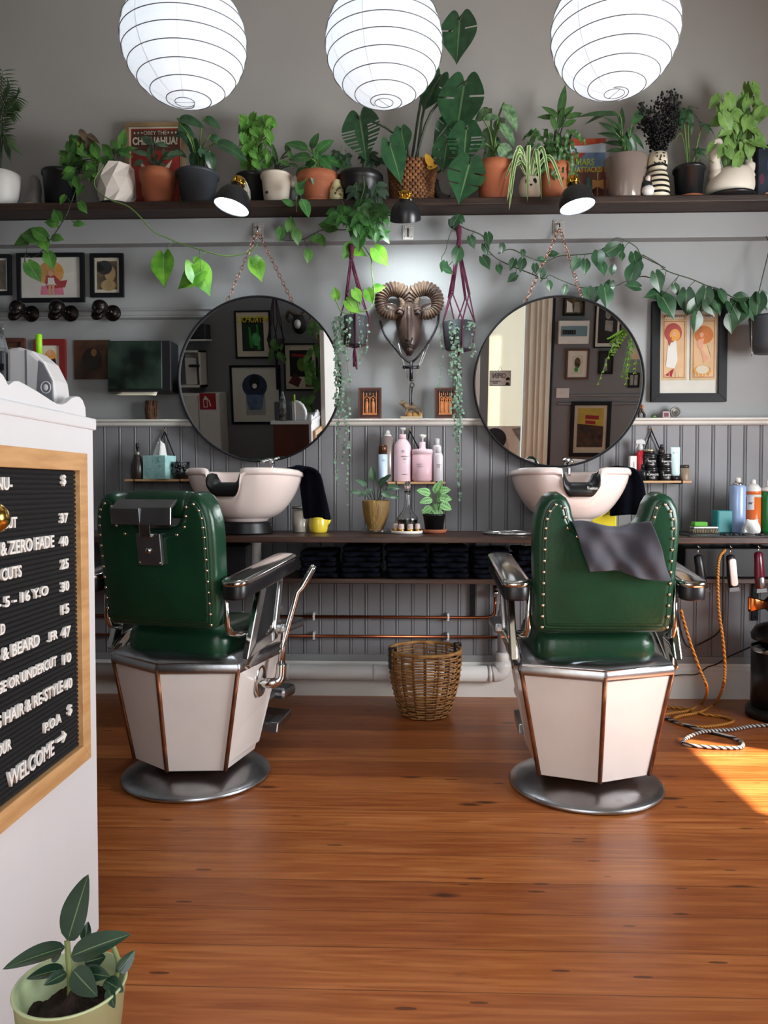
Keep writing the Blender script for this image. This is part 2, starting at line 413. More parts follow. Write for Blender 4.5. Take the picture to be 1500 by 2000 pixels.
# right wall with the big side window (out of frame)
WY0, WY1, WZ0, WZ1 = 1.0, 2.84, .75, 2.59
b = MB(); b.box(XR, XR + .2, .2, WY0, 0, ZC); b.box(XR, XR + .2, WY1, 4.4, 0, ZC); b.box(XR, XR + .2, WY0, WY1, 0, WZ0); b.box(XR, XR + .2, WY0, WY1, WZ1, ZC)
struct(b.build('wall_right', wallm))
b = MB()
for y in (WY0, (WY0 + WY1) / 2 - .02, WY1 - .05): b.box(XR + .06, XR + .11, y, y + .05, WZ0, WZ1)
for z in (WZ0, WZ1 - .05): b.box(XR + .06, XR + .11, WY0, WY1, z, z + .05)
b.box(XR - .05, XR + .06, WY0 - .05, WY1 + .05, WZ0 - .04, WZ0)
struct(b.build('window_1', whm, bevel=.004))
struct(MB().box(XL - .2, XL, .2, 4.4, 0, ZC).build('wall_left', wallm))
# front wall with the open shop doorway the picture is taken through
DX0, DX1, DZ = -.48, .62, 2.9
b = MB(); b.box(XL, DX0, .2, Y0, 0, ZC); b.box(DX1, .80, .2, Y0, 0, ZC); b.box(1.27, XR, .2, Y0, 0, ZC); b.box(.80, 1.27, .2, Y0, 2.55, ZC); b.box(DX0, DX1, .2, Y0, DZ, ZC)  # gap beside the doorway added so sky light brightens the white door
frontm = M('front_wall_grey', '76777a', .62, var=.04, vs=2.2)  # darker grey than the side walls
struct(b.build('wall_front', frontm))
b = MB(); b.box(DX0 - .09, DX0, Y0, Y0 + .03, 0, DZ + .09); b.box(DX1, DX1 + .09, Y0, Y0 + .03, 0, DZ + .09); b.box(DX0, DX1, Y0, Y0 + .03, DZ, DZ + .09)
struct(b.build('trim_5', whm, bevel=.006))
brassm = M('brass', 'c9a24c', .18, 1, var=.05)
d1 = struct(MB().prism([(-.54, Y0 + .04), (-.50, Y0 + .04), (-.765, 1.36), (-.805, 1.36)], .01, 2.1, 'z').build('door_1', whm, bevel=.003))
b = MB(); kc = V((-.714, 1.285, zat(1012, 1.29, 5)))
b.at(kc, (0, rad(90), 0)); b.lathe([(.001, .030), (.014, .028), (.024, .018), (.029, .002), (.026, -.013), (.016, -.022), (.010, -.030), (.010, -.058), (.026, -.060), (.026, -.066)], seg=28)
o = b.build('door_knob', brassm, d1); o['label'] = 'round polished brass door knob'
# ================================================================ BARBER CHAIRS
chrome = M('chrome', 'c9c8c6', .12, 1, var=.05, vs=9)
worn = M('worn_aluminium', 'b4b7bb', .30, 1, var=.14, vs=8, bump=.05, bs=60)
green = M('green_leather', '183e29', .30, var=.16, vs=4, bump=.10, bs=55, spec=.5)
enamel = M('white_enamel', 'e6dfda', .18, var=.03, vs=5, coat=.4)
rustm = M('rusty_trim', '7a4a30', .4, .7, var=.3, vs=20)
blackm = M('black_plastic', '17171a', .35, var=.1)
studm = M('nickel_stud', 'd8c7b0', .2, 1, var=.08)
darkm = M('dark_gap', '0e0e10', .6)
def puff(outl, t, r, n=5):
    """rounded cushion: outline (x,z) of a plate of thickness t along y with rounded edge r"""
    R = []
    for i in range(n + 1):
        a = math.pi / 2 * i / n; q = inset(outl, r * (1 - math.sin(a))); y = -t / 2 + r * (1 - math.cos(a))
        R.append([(x, y, z) for x, z in q])
    for i in range(n, -1, -1):
        a = math.pi / 2 * i / n; q = inset(outl, r * (1 - math.sin(a))); y = t / 2 - r * (1 - math.cos(a))
        R.append([(x, y, z) for x, z in q])
    return R
def plate(pts, ax, d0, d1): return MB().prism(pts, d0, d1, ax)
def make_chair(label, loc, rz):
    t = thing('barber_chair', label, 'barber chair', loc, rz, 'barber chairs')
    # floor disc
    b = MB(); b.lathe([(.285, 0), (.294, .004), (.296, .012), (.290, .020), (.262, .030), (.20, .052), (.14, .066), (.11, .074), (.10, .10)], seg=64)
    b.build('base_disc', worn, t)
    # enamelled body: six-sided shell, wide at the top; open strips at its corners
    def plan(z):
        k = (z - .085) / (.49 - .085)
        w = .205 + .075 * k; yr = -.205 - .055 * k; yc = -.125 - .03 * k; yf = .13 + .11 * k
        return [(0, yr), (w, yc), (w - .012, yf), (0, yf + .06), (-w + .012, yf), (-w, yc)]
    zs = [.085, .20, .35, .49]
    b = MB(); R = [[(x * .97, y * .97, .083) for x, y in plan(.085)]]
    R += [[(x, y, z) for x, y in plan(z)] for z in zs]
    b.rings(R, False); b.build('body_shell', enamel, t, bevel=.012, seg=3, ang=15)
    for i, nm in ((0, 'rear_trim'), (1, 'corner_trim'), (5, 'corner_trim')):
        pts = []
        b = MB()
        for z in zs:
            x, y = plan(z)[i]; pts.append((x * 1.005, y * 1.01, z))
        b.tube(pts, .0085, 8); b.build(nm, rustm, t)
    # side wings of the shell that rise beside the seat, with the lever hole on the right
    for s in (1, -1):
        wing = [(-.135, .46), (.16, .655), (.185, .625), (.235, .60), (.20, .40), (.14, .115), (-.11, .105), (-.12, .25)]
        b = MB(); b.prism(wing, s * .262, s * .274, 'x')
        X = []
        for i, p in enumerate(b.v):                       # follow the shell's flare
            k = max(0, min(1, (p.z - .085) / .40)); b.v[i] = V((p.x - s * .07 * (1 - k), p.y, p.z))
        b.build('side_panel', enamel, t, bevel=.004)
    # chrome top rim
    o0 = plan(.49); big = inset(o0, -.010); mid = inset(o0, .02); inn = inset(o0, .065)
    b = MB(); b.rings([[(x, y, .470) for x, y in o0], [(x, y, .474) for x, y in big], [(x, y, .502) for x, y in big], [(x, y, .519) for x, y in o0], [(x, y, .531) for x, y in mid], [(x, y, .540) for x, y in inn]], True)
    b.build('top_rim', worn, t, bevel=.010, seg=3, ang=28)
    # seat
    so = rrect(-.225, .225, -.17, .25, .07, 5)
    R = []
    for k, (ins, z) in enumerate(((.03, .51), (.008, .52), (0, .545), (0, .585), (.010, .615), (.03, .632), (.07, .640))):
        R.append([(x, y, z) for x, y in inset(so, ins)])
    b = MB().rings(R); b.build('seat', green, t)
    # backrest with two horns and the head-rest notch
    half = [(0, .645), (.12, .645), (.215, .648), (.240, .665), (.246, .72), (.250, .82), (.254, .92), (.256, 1.0), (.253, 1.06), (.242, 1.105), (.222, 1.138), (.197, 1.153), (.170, 1.153), (.147, 1.138), (.132, 1.110), (.124, 1.075), (.112, 1.050), (.09, 1.034), (.05, 1.026), (0, 1.024)]
    outl = half + [(-x, z) for x, z in reversed(half[1:-1])]
    lean = Matrix.Translation(V((0, -.185, .645))) @ Matrix.Rotation(rad(7.5), 4, 'X') @ Matrix.Translation(V((0, 0, -.645)))
    b = MB(); b.X = lean; b.rings(puff(outl, .11, .030)); br_ = b.build('backrest', green, t)
    # raised rear panel and its welt
    pl = inset(outl, .026)
    b = MB(); b.X = lean; b.rings([[(x, -.053, z) for x, z in pl], [(x, -.060, z) for x, z in inset(pl, .004)], [(x, -.0615, z) for x, z in inset(pl, .016)]])
    b.build('back_panel', green, br_)
    b = MB(); b.X = lean; b.tube([(x, -.056, z) for x, z in pl], .0045, 6, closed=True); b.build('welt', green, br_)
    # studs
    st = [(.2235, .675 + .0405 * i) for i in range(9)] + [(.222, 1.035), (.219, 1.068), (.210, 1.096), (.190, 1.119), (.160, 1.108), (.155, 1.075), (.146, 1.036), (.112, 1.006)]
    sb = MB(); sb.at((0, 0, 0), (rad(90), 0, 0)); sb.lathe([(.0065, 0), (.0062, .0022), (.0045, .0045), (.002, .0056), (.0002, .006)], seg=10)
    first = None
    for x, z in st + [(-x, z) for x, z in st]:
        p = lean @ V((x, -.060, z))
        if first is None: o = first = sb.build('stud', studm, br_)
        else: o = first.copy(); COL.objects.link(o); o.parent = br_
        o.location = p; o.rotation_euler = (rad(7.5), 0, 0)
    # hinge straps from backrest to body
    for s in (1, -1):
        b = MB(); b.tube([(s * .262, -.215, .83), (s * .266, -.205, .66), (s * .264, -.185, .632), (s * .270, -.13, .615), (s * .285, -.10, .615)], [.008, .012, .016, .016, .014], 8)
        b.build('hinge_strap', chrome, t)
    # arm rests: sloping chrome-topped pads on open side frames
    for s in (1, -1):
        sl = lambda y: .825 + (y + .25) * .14
        top = rrect(s * .315 - .048, s * .315 + .048, -.27, .20, .040, 5)
        def ring(ins, dz): return [(x, y, sl(y) + dz) for x, y in inset(top, ins)]
        b = MB().rings([ring(.002, -.060), ring(0, -.052), ring(0, -.006), ring(.004, 0)]); ap_ = b.build('arm_pad', blackm, t, bevel=.003)
        b = MB().rings([ring(-.003, -.010), ring(-.004, .002), ring(0, .008), ring(.01, .011)]); b.build('arm_plate', chrome, ap_)
        fx = s * .305
        A, Bq, Cq, D = (-.15, .525), (-.035, .80), (.155, .825), (.10, .56)
        a2, b2, c2, d2 = (-.085, .575), (.005, .775), (.125, .79), (.075, .60)
        b = MB()
        for q in ((A, Bq, b2, a2), (Bq, Cq, c2, b2), (Cq, D, d2, c2), (D, A, a2, d2)): b.prism(list(q), fx - .014, fx + .014, 'x')
        b.build('arm_frame', chrome, t, bevel=.005)
        plate([a2, b2, c2, d2], 'x', fx - .005, fx + .005).build('arm_panel', blackm, t)
        b = MB(); b.prism([(-.14, .50), (-.02, .58), (.16, .69), (.17, .665), (.02, .565), (-.12, .48)], s * .27, s * .31, 'x'); b.build('side_rail', chrome, t, bevel=.006)
        b = MB(); b.box(s * .315 - .03, s * .315 + .03, .10, .30, .575, .615); b.build('front_bracket', worn, t, bevel=.012)
    # lever on the right side
    b = MB(); b.at((.253, .055, .395), (0, rad(90), 0)); b.lathe([(.052, -.006), (.056, .004), (.050, .014), (.040, .014), (.038, .002)], seg=24, sx=1.25, sy=.8); b.build('lever_collar', chrome, t)
    b = MB(); b.tube(spline([(.24, .055, .385), (.30, .06, .385), (.325, .075, .39), (.335, .085, .41), (.337, .09, .46)], 6), .021, 12); b.build('lever_elbow', chrome, t)
    b = MB(); b.tube([(.336, .09, .455), (.338, .10, .53), (.378, .155, .74), (.392, .17, .76), (.425, .20, .835), (.43, .205, .845)], [.017, .013, .012, .014, .015, .012], 8); b.build('lever_bar', chrome, t)
    # foot rest
    b = MB(); b.box(-.20, .20, .40, .52, .215, .265); b.build('foot_plate', worn, t, bevel=.018)
    b = MB(); b.prism([(.30, .10), (.44, .13), (.45, .165), (.31, .14)], -.21, .21, 'x'); b.build('foot_pedal', worn, t, bevel=.005)
    for s in (1, -1):
        b = MB(); b.tube([(s * .14, .12, .26), (s * .14, .30, .22), (s * .14, .42, .24)], .013, 8); b.tube([(s * .14, .14, .20), (s * .14, .32, .13)], .012, 8); b.build('foot_arm', worn, t)
    return t
pl_ = PZ(385, 1507, 0.012); pr_ = PZ(1143, 1526, .012)
chair_r = make_chair('green leather barber chair on the right with a dark cloth over its back', (pr_.x, pr_.y, 0), rad(1.5))
chair_l = dup(chair_r, loc=(pl_.x, pl_.y, 0), rz=rad(-17), label='green leather barber chair with a headrest and steel bracket on its back')
for c in chair_l.children:
    c.name = c.name.split('.')[0]
chair_l.matrix_basis = Matrix.LocRotScale(V((pl_.x, pl_.y, 0)), Euler((0, 0, rad(-17))), V((1, 1, 1)))
# head rest of the left chair
steel = M('brushed_steel', '8d8f92', .30, .9, var=.08, vs=14)
lean = Matrix.Translation(V((0, -.185, .645))) @ Matrix.Rotation(rad(7.5), 4, 'X') @ Matrix.Translation(V((0, 0, -.645)))
b = MB(); b.X = lean
R = []
for x, k in ((-.135, .75), (-.128, .95), (-.11, 1), (0, 1.04), (.11, 1), (.128, .95), (.135, .75)):
    R.append([(x, .02 + .052 * k * math.cos(a), 1.105 + .052 * k * math.sin(a)) for a in [2 * math.pi * i / 16 for i in range(16)]])
b.rings(R).build('headrest', green, chair_l)
b = MB(); b.X = lean
b.prism([(-.050, 1.135), (-.095, 1.112), (-.105, 1.05), (-.100, 1.048), (-.085, 1.105), (-.045, 1.125)], -.135, .118, 'x')
b.box(-.135, -.01, -.105, -.06, 1.05, 1.11)
b.build('headrest_bracket', steel, chair_l, bevel=.003)
b = MB(); b.X = lean; b.box(-.008, .105, -.085, -.07, 1.062, 1.100); b.box(-.06, .09, -.07, -.062, 1.03, 1.055); b.build('bracket_slot', darkm, chair_l)
b = MB(); b.X = lean; b.box(-.026, .020, -.092, -.066, 1.00, 1.08); b.build('headrest_stem', chrome, chair_l, bevel=.002)
b = MB(); b.X = lean; b.box(-.050, .052, -.082, -.062, .895, 1.012); sp__ = b.build('stem_plate', steel, chair_l, bevel=.003)
b = MB(); b.X = lean; b.ball((0, -.084, .950), (.012, .009, .012)); b.build('plate_bolt', chrome, sp__)
for x in (-.042, .044): b = MB(); b.X = lean; b.ball((x, -.082, .905), .004); b.build('plate_bolt', chrome, sp__)
# cloth over the right chair
clothm = M('dark_cape_cloth', '3c3b45', .8, var=.08, vs=12, bump=.06, bs=200, sheen=.2)
def cloth(u, v):
    # u across, v from the front over the top and down the back
    x = -.125 + u * (.27 + .02 * v); s = v
    zt = 1.055
    wv = .011 * math.sin(u * 9 + v * 5) + .0025 * math.sin(u * 21 + v * 13) + .008 * math.sin(u * 17 - v * 6 + 1) * s + .006 * math.sin(v * 11 + u * 5)
    if s < .22: y = .05 - .5 * s; z = zt - .055 + .25 * s
    else:
        q = (s - .22) / .78; y = -.081 - .020 * q + wv; z = zt + .01 * math.sin(u * 6) - q * (.165 + .03 * u)
        if q < .12: y += .02 * (1 - q / .12)
        x += .06 * q - .01
    y -= abs(u - .5) ** 2 * .02
    return lean @ V((x, y, z + .012 * math.cos(u * 2 * math.pi) * (1 - s)))
cape = MB().grid(cloth, 30, 34).build('neck_cape', clothm, solid=.002, subsurf=1)
cape.location = chair_r.location; cape.rotation_euler = chair_r.rotation_euler
tag(cape, 'dark grey cloth draped over the back of the right barber chair', 'cloth')
# ================================================================ BENCH, BASINS AND WHAT STANDS ON THEM
benchm = M('dark_bench_wood', '4a2f22', .38, h2='2a1912', vs=3, bump=.15, bs=30, stretch=(1, 14, 14))
paintwood = M('pale_pine', 'c99f72', .5, h2='b5855a', vs=4, stretch=(1, 10, 10))
blackmt = M('black_iron', '141416', .4, .6, var=.1)
porc = M('white_porcelain', 'ead9d2', .10, var=.02, vs=3, coat=.5)
rubber = M('black_rubber', '0e0e10', .42, var=.15, vs=30, bump=.08, bs=80)
copper = M('copper_pipe', 'a05a3c', .28, 1, var=.18, vs=10)
plasticw = M('white_plastic', 'd9d6d2', .35, var=.03)
navy = M('navy_towel', '080b17', .95, var=.25, vs=60, bump=.5, bs=320, spec=.15)
terra = M('terracotta', 'a9633f', .7, h2='95553a', vs=5, bump=.08, bs=60)
blackpot = M('black_pot_plastic', '131416', .38, var=.12)
soil = M('potting_soil', '2a1d16', .95, var=.5, vs=60, bump=.9, bs=90)
glassm = M('clear_glass', 'f4f6f5', .03, var=.0, trans=1, ior=1.45)
whitec = M('white_ceramic', 'dfd9d0', .25, var=.03)
panem = bpy.data.materials.new('pane_glass'); panem.use_nodes = True; _nt = panem.node_tree; _nt.nodes.remove(_nt.nodes['Principled BSDF'])
_l = N(_nt, 'ShaderNodeLayerWeight'); _l.inputs[0].default_value = .12; _f = N(_nt, 'ShaderNodeMapRange'); _f.inputs[3].default_value = .05; _f.inputs[4].default_value = .8; _nt.links.new(_l.outputs['Facing'], _f.inputs[0]); _t = N(_nt, 'ShaderNodeBsdfTransparent'); _g = N(_nt, 'ShaderNodeBsdfGlossy'); _g.inputs['Roughness'].default_value = .02; _m = N(_nt, 'ShaderNodeMixShader')
for a_, b_ in ((_f.outputs[0], _m.inputs[0]), (_t.outputs[0], _m.inputs[1]), (_g.outputs[0], _m.inputs[2]), (_m.outputs[0], _nt.nodes['Material Output'].inputs[0])): _nt.links.new(a_, b_)
YBF = 3.74
ZB = zat(1037, 4.24); 
t = thing('bench', 'long dark stained wooden bench top along the panelled wall under the mirrors', 'bench', (0, 4.0, 0))
def loc(b, t, name, m, **k): return b.build(name, m, t, world=t, **k)
loc(MB().box(-2.3, XR - .02, YBF, 4.268, ZB - .030, ZB), t, 'top', benchm, bevel=.004)
ZL = zat(1131, 3.86)
loc(MB().box(-2.0, .80, 3.86, 4.268, ZL - .024, ZL), t, 'lower_shelf', benchm, bevel=.003)
loc(MB().box(1.25, XR - .02, 4.00, 4.268, ZL - .034, ZL - .01), t, 'lower_shelf', benchm, bevel=.003)
for x, z0 in ((xat(924, 4.25), zat(1202, 4.25)), (xat(1480, 4.25), zat(1208, 4.25)), (-1.6, .5)):
    b = MB(); b.box(x - .016, x + .016, 4.255, 4.268, z0, ZB - .031); b.box(x - .016, x + .016, 3.9, 4.255, ZL - .034 if x > 1 else ZL - .026, (ZL - .034 if x > 1 else ZL - .026) - .001 + .002)
    b.ball((x, 4.254, z0 + .02), (.005, .003, .005), 8, 6); b.ball((x, 4.254, z0 + .11), (.005, .003, .005), 8, 6)
    loc(b, t, 'bracket', blackmt)
# ---- towels under the bench
tw = [];
def towel_mesh(sd):
    random.seed(sd); ph = [random.random() * 6 for _ in range(6)]
    prof = []
    w, d, h = 1, 1, 1
    R = []
    for i in range(13):
        x = -.5 + i / 12
        rr = []
        for j in range(16):
            a = 2 * math.pi * j / 16; c, s_ = math.cos(a), math.sin(a)
            yy = .5 * math.copysign(abs(c) ** .25, c); zz = .5 * math.copysign(abs(s_) ** .45, s_)
            yy += .035 * math.sin(x * 9 + ph[0]) * (c < 0) + .02 * math.sin(x * 23 + ph[1])
            zz += .10 * math.sin(x * 7 + ph[2] + yy * 3) + .05 * math.sin(x * 19 + ph[3])
            if i in (0, 12): yy *= .96; zz *= .72
            rr.append((x + (.012 * math.sin(zz * 5 + ph[4]) if i in (0, 12) else 0), yy, zz))
        R.append(rr)
    return MB().rings(R)
tproto = [towel_mesh(s).build('folded_towel', navy, subsurf=1) for s in (3, 5, 8)]
ords = ['topmost', 'second from the top', 'third from the top', 'fourth from the top', 'fifth from the top', 'sixth from the top', 'bottom']
stacks = [(583, 660, 1077, 'leftmost stack under the bench', 5), (664, 745, 1067, 'second stack from left', 6), (750, 836, 1068, 'middle stack', 6), (839, 918, 1068, 'stack right of the middle', 6), (922, 1003, 1074, 'stack by the right chair arm', 6), (1008, 1070, 1072, 'stack hidden behind the right chair', 5)]
k = 0
for x0, x1, top, nm, n in stacks:
    yc = 4.03; X0, X1 = xat(x0, 3.89), xat(x1, 3.89); H = zat(top, 3.88) - ZL - .001
    hh = H / n
    for i in range(n):
        if k < 3: o = tproto[k]
        else: o = tproto[k % 3].copy(); COL.objects.link(o)
        o.location = ((X0 + X1) / 2 + random.uniform(-.006, .006), yc + random.uniform(-.008, .008), ZL + .001 + hh * (i + .5))
        o.scale = ((X1 - X0) * random.uniform(.95, 1), .30, hh * .93)
        q = n - 1 - i
        tag(o, 'folded navy towel, %s in the %s' % ('lowest' if i == 0 else ords[q], nm), 'towel', 'folded towels on the lower shelf')
        k += 1
# ---- box and corrugated waste pipe left of the towels
b = MB(); X = xat(452, 4.0); b.box(X - .12, X + .09, 3.95, 4.2, ZL + .001, ZL + .16)
tag(b.build('black_box', blackm, bevel=.006, origin=(X, 4.05, ZL)), 'black box under the bench behind the left chair arm', 'box')
b = MB(); X = xat(499, 4.1); z0 = ZL + .001; z1 = ZB - .031
b.lathe([(.026 + .007 * (i % 2), (z1 - z0) * i / 34) for i in range(35)], (X, 4.1, z0), 20)
tag(b.build('waste_hose', plasticw, origin=(X, 4.1, z0)), 'white ribbed waste hose rising to the left basin under the bench', 'hose')
b = MB(); X0, X1 = xat(1338, 4.05), xat(1520, 4.05); b.box(X0, X1, 4.04, 4.255, ZL - .009, ZL + .15)  # black box added for the dark items, darkening the space under the bench
tag(b.build('black_box', blackm, bevel=.008, origin=((X0 + X1) / 2, 4.15, ZL)), 'wide black box added on the right lower shelf to darken behind the clippers', 'box')
# ---- pipes on the wall under the bench
YP = 4.235
z1, z2 = zat(1205, YP), zat(1243, YP)
xl, xr = -2.2, xat(968, YP)
t = thing('copper_pipe', 'upper copper pipe under the bench bending up to a valve', 'pipe', (0, YP, 0))
zv = zat(1163, YP)
loc(MB().tube([(xl, YP, z1)] + spline([(xr - .06, YP, z1), (xr - .02, YP, z1 + .006), (xr - .004, YP, z1 + .024), (xr, YP, z1 + .06)], 5) + [(xr, YP, zv)], .0085, 10), t, 'pipe_run', copper)
b = MB(); b.tube([(xr, YP, zv - .005), (xr, YP, zv + .06)], .013, 10); b.tube([(xr, YP - .035, zv + .022), (xr, YP, zv + .022)], [.018, .012], 10); b.ball((xr, YP - .035, zv + .022), .018, 12, 8)
loc(b, t, 'valve', chrome)
t2 = thing('copper_pipe', 'lower straight copper pipe running along the panelling under the bench', 'pipe', (0, YP, 0))
loc(MB().tube([(xl, YP, z2), (xat(985, YP), YP, z2)], .0085, 10), t2, 'pipe_run', copper)
for tt, zz in ((t, z1), (t2, z2)):
    for px in (612, 876, 470):
        X = xat(px, YP); b = MB(); b.tube([(X - .006, YP, zz), (X + .006, YP, zz)], .0125, 10); b.box(X - .005, X + .005, YP - .004, 4.27, zz - .02, zz + .022); loc(b, tt, 'pipe_clip', plasticw)
t = thing('waste_pipe', 'fat white waste pipe along the skirting with a grey upright at its right end', 'pipe', (0, 4.2, 0))
zw = zat(1314, 4.2); xw = xat(983, 4.2)
loc(MB().tube([(-2.3, 4.2, zw), (xw - .05, 4.2, zw)], .043, 20), t, 'pipe_run', plasticw)
loc(MB().tube(spline([(xw - .055, 4.2, zw), (xw - .015, 4.2, zw + .010), (xw, 4.2, zw + .045)], 6) + [(xw, 4.2, zw + .07)], .048, 20), t, 'elbow', plasticw)
loc(MB().tube([(xw, 4.2, zw + .065), (xw, 4.2, zw + .12)], .036, 18), t, 'socket', plasticw)
loc(MB().tube([(xw, 4.2, zw + .10), (xw, 4.2, zat(1195, 4.2)), (xw, 4.2, zat(1190, 4.2)), (xw, 4.2, zat(1178, 4.2))], [.028, .028, .02, .018], 18), t, 'upright', M('grey_pipe', '9c9ba0', .4, var=.04))
for px in (732, 560, 958):
    X = xat(px, 4.2); loc(MB().tube([(X - .010, 4.2, zw), (X + .010, 4.2, zw)], .0465, 20), t, 'pipe_collar', plasticw)
# ---- shampoo basins
def basin(label, px, Y, rz):
    p = P(px, 1030, Y); t = thing('shampoo_basin', label, 'basin', (p.x, Y, ZB + .001), rz, 'shampoo basins')
    b = MB(); b.lathe([(.140, 0), (.146, .007), (.132, .014), (.142, .021), (.128, .028), (.138, .036), (.124, .043), (.134, .051), (.118, .058), (.118, .064)], seg=48); b.build('collar', rubber, t)
    NT, RX, RY = 96, .292, .245
    def notch(a):                                        # 1 inside the neck cut (front = -y)
        d = abs((a + math.pi / 2 + math.pi) % (2 * math.pi) - math.pi)
        return max(0, min(1, (.50 - d) / .30))
    PW = 1.75
    def full(a):
        c, s_ = math.cos(a), math.sin(a); k = (abs(c) ** 2.4 + abs(s_) ** 2.4) ** (-1 / 2.4)
        d = abs((a + math.pi / 2 + math.pi) % (2 * math.pi) - math.pi)
        return RX * k * c, RY * k * s_, .335 - .012 * max(0, min(1, (d - .9) / 1.0))
    def prof_(a, s_):
        X, Y_, Z = full(a); ca, sa = math.cos(a), math.sin(a); q = math.sin(s_ * math.pi / 2); h = 1 - math.cos(s_ * math.pi / 2) ** PW
        return .118 * ca + (X - .118 * ca) * q, .118 * sa + (Y_ - .118 * sa) * q, .080 + (Z - .03 - .080) * h
    def smax(a):
        n = notch(a); n = n * n * (3 - 2 * n); Z = full(a)[2]; hf = min(1, (Z - .03 - n * .115 - .080) / (Z - .03 - .080))
        return math.acos((1 - hf) ** (1 / PW)) * 2 / math.pi
    def rim(a):
        x, y, z = prof_(a, smax(a)); d = abs((a + math.pi / 2 + math.pi) % (2 * math.pi) - math.pi)
        cu = .040 * math.exp(-((d - .47) / .10) ** 2) * (1 if x > 0 else -1)
        return x - cu, y, z + .03
    R = []
    ring0 = [(.115 * math.cos(2 * math.pi * i / NT), .115 * math.sin(2 * math.pi * i / NT), .062) for i in range(NT)]
    R.append(ring0); R.append([(x * 1.06, y * 1.06, .075) for x, y, z in ring0])
    for s_ in [i / 12 for i in range(1, 13)]:
        rr = []
        for i in range(NT):
            a = 2 * math.pi * i / NT; x, y, z = prof_(a, s_ * smax(a)); xr, yr, zr_ = rim(a); w = s_ ** 4
            rr.append((x * (1 - w) + xr * w, y * (1 - w) + yr * w, z))
        R.append(rr)
    for f, dz in ((1.03, -.030), (1.042, -.018), (1.03, -.004), (.995, .004), (.955, -.002), (.935, -.018)):
        R.append([(rim(2 * math.pi * i / NT)[0] * f, rim(2 * math.pi * i / NT)[1] * f, rim(2 * math.pi * i / NT)[2] + dz) for i in range(NT)])
    for s_ in [i / 9 for i in range(1, 10)]:
        rr = []
        for i in range(NT):
            X, Y_, Z = rim(2 * math.pi * i / NT); q = math.cos(s_ * math.pi / 2); zz = (Z - .02) + (.13 - Z) * math.sin(s_ * math.pi / 2)
            rr.append((X * .93 * max(q, .05), Y_ * .93 * max(q, .05), zz))
        R.append(rr)
    b = MB().rings(R, True, True, True); b.build('bowl', porc, t)
    # rubber neck rest lying in the cut
    R = []
    for i in range(25):
        a = -math.pi / 2 + (-.36 + .72 * i / 24); X, Y_, Z = rim(a); e = V((X, Y_, 0)).normalized()
        c = V((X, Y_, Z + .004)); k = .55 if i in (0, 24) else 1
        R.append([c + e * dx * k + V((0, 0, dz * k)) for dx, dz in ((.012, -.030), (.022, -.020), (.024, .004), (.012, .030), (-.02, .042), (-.048, .036), (-.052, .0), (-.03, -.02), (0, -.03))])
    MB().rings(R).build('neck_rest', rubber, t)
    b = MB(); b.tube(spline([(.05, .20, .30), (.05, .20, .36), (.045, .17, .385), (.04, .11, .375)], 5), .012, 10); b.tube([(.05, .20, .385), (.085, .21, .40)], .007, 8); b.ball((.05, .20, .378), .019, 12, 8)
    b.build('tap', chrome, t)
    return t
bl = basin('white shampoo basin behind the left barber chair with a towel over its right edge', 480, 4.0, rad(-16))
br = basin('white shampoo basin behind the right barber chair, tap showing over its neck rest', 1111, 4.0, rad(3))
lm = M('pale_print', 'd8d4cc', .6, var=.02)
text('lettering', 'Fusion', lm, br, (.050, -.247, .236), .022, rot=(rad(70), 0, rad(14)), sx=1.0)
# ---- towels hung over the basins
def hung(label, root, pts, wdir, w, grp='towels hung on the basins'):
    """cloth draped along a path, width along wdir, in world space"""
    sp_ = spline(pts, 8); n = len(sp_) - 1; wd = V(wdir).normalized()
    def fn(u, v):
        p = sp_[min(n, int(round(u * n)))]; q = (v - .5)
        spread = .72 + .42 * u
        nrm = wd.cross(V((0, 0, 1)))
        return p + wd * (q * w * spread) + nrm * (.012 * math.sin(v * 13 + u * 3) * (.3 + u)) + V((0, 0, -.012 * abs(q) * 2))
    c = MB().grid(fn, n, 20)
    ctr = pts[len(pts) // 2]
    o = c.build('draped_towel', navy, solid=.012, subsurf=1, origin=ctr)
    return tag(o, label, 'towel', grp)
a = P(575, 925, 3.95)
hung('navy towel hanging over the right edge of the left basin', bl, [(a.x - .03, 3.99, ZB + .325), (a.x + .015, 3.985, ZB + .352), (a.x + .075, 3.98, ZB + .325), (a.x + .098, 3.975, ZB + .22), (a.x + .115, 3.97, ZB + .085)], (1, -.75, 0), .17)
a = P(1214, 930, 4.0)
hung('navy towel hanging over the right edge of the right basin', br, [(a.x - .05, 4.06, ZB + .325), (a.x - .005, 4.055, ZB + .350), (a.x + .035, 4.05, ZB + .31), (a.x + .045, 4.03, ZB + .2), (a.x + .05, 4.02, ZB + .10)], (.9, -.7, 0), .19)
# ---- generic pixel-sized lathed things: radii and heights in target pixels
def turned(name, label, cat, px, Y, z, parts, group=None, rz=0, sx=1, sy=1, seg=28):
    k = Y / 1500; p = P(px, 950, Y); t = thing(name, label, cat, (p.x, Y, z), rz, group)
    for pn, prof, m in parts:
        MB().lathe([(max(r * k, .0002), h * k) for r, h in prof], seg=seg, sx=sx, sy=sy).build(pn, m, t)
    return t
def sq(t, name, px, dy, h, w, hh, m, txt=None, yf=None): pass
printm = M('grey_print', '77727a', .6, var=.02); printd = M('dark_print', '2b2b31', .6, var=.02); printw = M('white_print', 'e4e2dc', .6, var=.02)
EPS = .001
